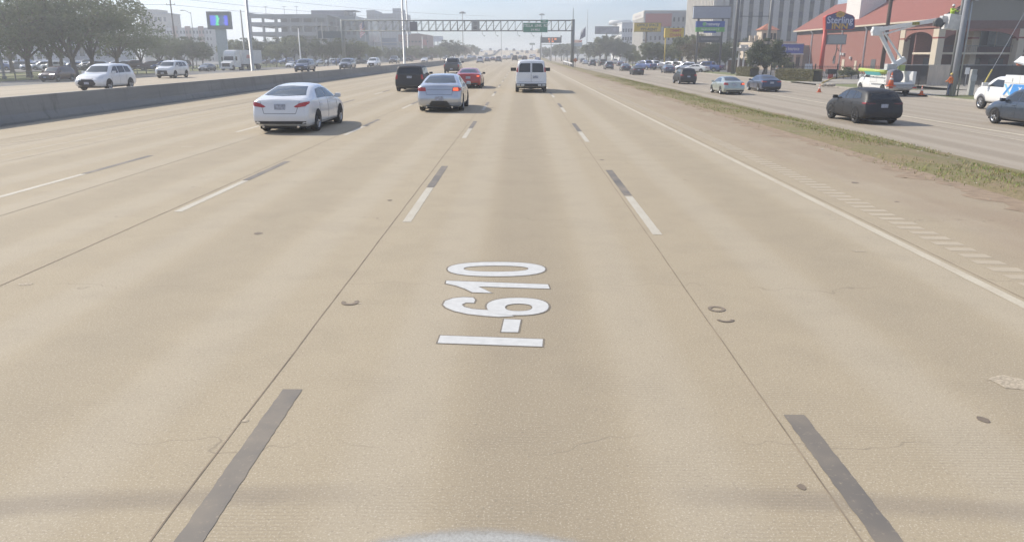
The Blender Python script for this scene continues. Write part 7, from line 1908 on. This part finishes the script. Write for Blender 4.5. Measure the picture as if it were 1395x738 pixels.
for i, (px, Y, H) in enumerate(lst):
    kd = rt.choice(('mid1', 'mid2', 'mid3', 'mid2', 'mid1')); w = {'mid1': 'pale green', 'mid2': 'dark leafy', 'mid3': 'thin brownish'}[kd]
    tree(kd, px, Y, -.7, '%s roadside tree, %s from the left in the row before the left buildings' % (w, ORD[i]), H, group=GT)
for px, Y, H, kd, lab in ((617, 300, 8.5, 'mid2', 'dense dark tree in the far clump left of the overpass, tallest'), (611, 310, 7.5, 'mid2', 'dense dark tree at the left of the far clump'), (625, 330, 8.0, 'mid3', 'brownish tree right of the far dense clump'), (634, 370, 7.5, 'mid3', 'brownish tree beside the foot of the overpass, left side'), (642, 430, 8.5, 'mid1', 'pale tree near the left parapet of the overpass')):
    tree(kd, px, Y, -.9, lab, H, group=GT)
# right side trees
GR = 'trees along the right of the frontage road'
for px, Y, H, kd, lab in ((741, 400, 7.5, 'mid3', 'brownish tree left of the message sign pole'), (749, 390, 6.5, 'mid2', 'dark tree behind the message sign pole'), (757, 400, 7.6, 'mid2', 'dark tree between the message sign pole and the gantry post'), (765, 380, 8.2, 'mid1', 'tallest tree just left of the gantry post'), (773, 370, 8.0, 'mid2', 'dark tree touching the gantry post'),
    (787, 380, 7.0, 'mid1', 'low tree right of the gantry post'), (802, 300, 6.8, 'mid1', 'pale tree left of the billboard post, first of the row'), (809, 285, 7.4, 'mid2', 'dark tree left of the billboard post, second of the row'), (817, 275, 8.2, 'mid2', 'dark tree just left of the billboard post'), (826, 270, 9.0, 'mid1', 'broad tree behind the billboard post'), (835, 265, 9.2, 'mid2', 'largest tree right of the billboard post'), (844, 270, 8.0, 'mid2', 'dark tree right of the largest one under the white office building'), (853, 280, 7.0, 'mid1', 'tree at the right end of the row under the billboard'),
    (866, 215, 3.4, 'small', 'small bush tree at the foot of the office block, left'), (873, 200, 3.2, 'small', 'small bush tree at the foot of the office block, right'),
    (885, 195, 6.2, 'mid1', 'thin tree behind the post of the yellow office sign'), (895, 190, 5.8, 'mid2', 'dark tree between the two yellow signs'), (905, 200, 5.6, 'mid2', 'dark tree behind the left yellow post'), (915, 190, 5.4, 'mid1', 'pale tree between the yellow posts'), (927, 185, 6.0, 'mid1', 'pale tree behind the right yellow post'), (938, 170, 7.4, 'mid1', 'tall pale green tree left of the insurance sign'), (946, 165, 6.8, 'mid3', 'thin tree behind the left post of the insurance sign'),
    (968, 165, 5.4, 'mid2', 'dark tree between the posts of the insurance sign'), (978, 160, 5.8, 'mid2', 'dark tree behind the right post of the insurance sign'), (989, 165, 5.6, 'mid1', 'pale tree right of the insurance sign'), (1012, 190, 7.0, 'mid2', 'dark tree above the pergola'), (862, 205, 4.0, 'mid2', 'dark bush left of the office block base')):
    tree(kd, px, Y, -.85, lab, H, group=GR)
tree('round', 1041, 112, -.8, 'dense round dark tree in front of the Spanish style building', 5.4)
tree('small', 1062, 125, -.8, 'small pale shrub tree under the blue banner, left', 3.2); tree('small', 1071, 128, -.8, 'small pale shrub tree under the blue banner, right', 2.6)
# a dense mass of far trees right of the overpass and behind
def hedge(name, label, a, b, w, h, n, leaf, zg, ls=.09, kind='hedge'):
    a, b = Vector((a[0], a[1], 0)), Vector((b[0], b[1], 0)); rg = random.Random(len(label)); L = (b-a).length; d = (b-a)/L; s = Vector((-d.y, d.x, 0))
    bm = bmesh.new()
    for _ in range(n):
        u = rg.random()*L; hh = h*(1+.10*mnoise.noise(Vector((u*.9, 1.3, h)))); 
        f = rg.random()
        if f < .45: q = (u, rg.uniform(-w/2, w/2), hh*(1-.06*rg.random()))
        else: q = (u, (w/2)*rg.choice((-1, 1))*(1-.12*rg.random()), rg.uniform(0, hh))
        p = a + d*q[0] + s*q[1] + Vector((0, 0, zg+q[2])); n_ = Vector((rg.gauss(0, 1), rg.gauss(0, 1), rg.gauss(0, 1))).normalized(); uu = n_.orthogonal().normalized(); ww = n_.cross(uu); k = ls*rg.uniform(.6, 1.5)
        bm.faces.new([bm.verts.new(x) for x in (p-uu*k, p+ww*k*.6, p+uu*k, p-ww*k*.6)])
    t = thing(name, label, kind, (0, 0, 0)); obj('foliage', bm, leaf, t)
    bm = bmesh.new()
    m0, m1 = a+Vector((0, 0, zg)), b+Vector((0, 0, zg)); k = w*.38
    c = [m0-s*k, m1-s*k, m1+s*k, m0+s*k]; lo_ = [bm.verts.new(q) for q in c]; hi_ = [bm.verts.new(q+Vector((0, 0, h*.86))) for q in c]
    bm.faces.new(hi_); [bm.faces.new((lo_[i], lo_[(i+1) % 4], hi_[(i+1) % 4], hi_[i])) for i in range(4)]; bmesh.ops.recalc_face_normals(bm, faces=bm.faces); obj('branches', bm, mat('inner twigs', (.04, .038, .025), .95), t)
    return t
h0, h1 = at(1056, 109, -.8), at(1113, 112, -.8)
hedge('hedge', 'long clipped olive-brown hedge in front of the iron fence left of the hotel sign', (h0.x+.5, h0.y), (h1.x, h1.y), 1.3, 1.35, 14000, hedge_l, -.8)
h0, h1 = at(1008, 103.5, -.8), at(1027, 105, -.8)
hedge('hedge', 'short clipped hedge right of the lawn sign', (h0.x, h0.y), (h1.x, h1.y), 1.4, 1.3, 7000, hedge_l, -.8)
for px, lab in ((1152, 'round bush left of two at the foot of the brick wall'), (1163, 'round bush right of two at the foot of the brick wall')):
    tree('small', px, 100, -.78, lab, 1.5, 'bush', name='bush', wide=1.1)
# ------------------------------------------------------------------ haze
hz = bpy.data.materials.new('haze air'); hz.use_nodes = True; nt = hz.node_tree; nt.nodes.remove(nt.nodes['Principled BSDF'])
vp = nt.nodes.new('ShaderNodeVolumePrincipled'); vp.inputs['Color'].default_value = (.92, .95, 1, 1); vp.inputs['Density'].default_value = HAZE_DENSITY; vp.inputs['Anisotropy'].default_value = .45
nt.links.new(vp.outputs[0], nt.nodes['Material Output'].inputs['Volume'])
o = obj('haze', boxm(-400, 300, -70, 900, -14, 52), hz); o['kind'] = 'stuff'; o['category'] = 'haze'; o['label'] = 'thin pale daylight haze hanging over the whole freeway and city'
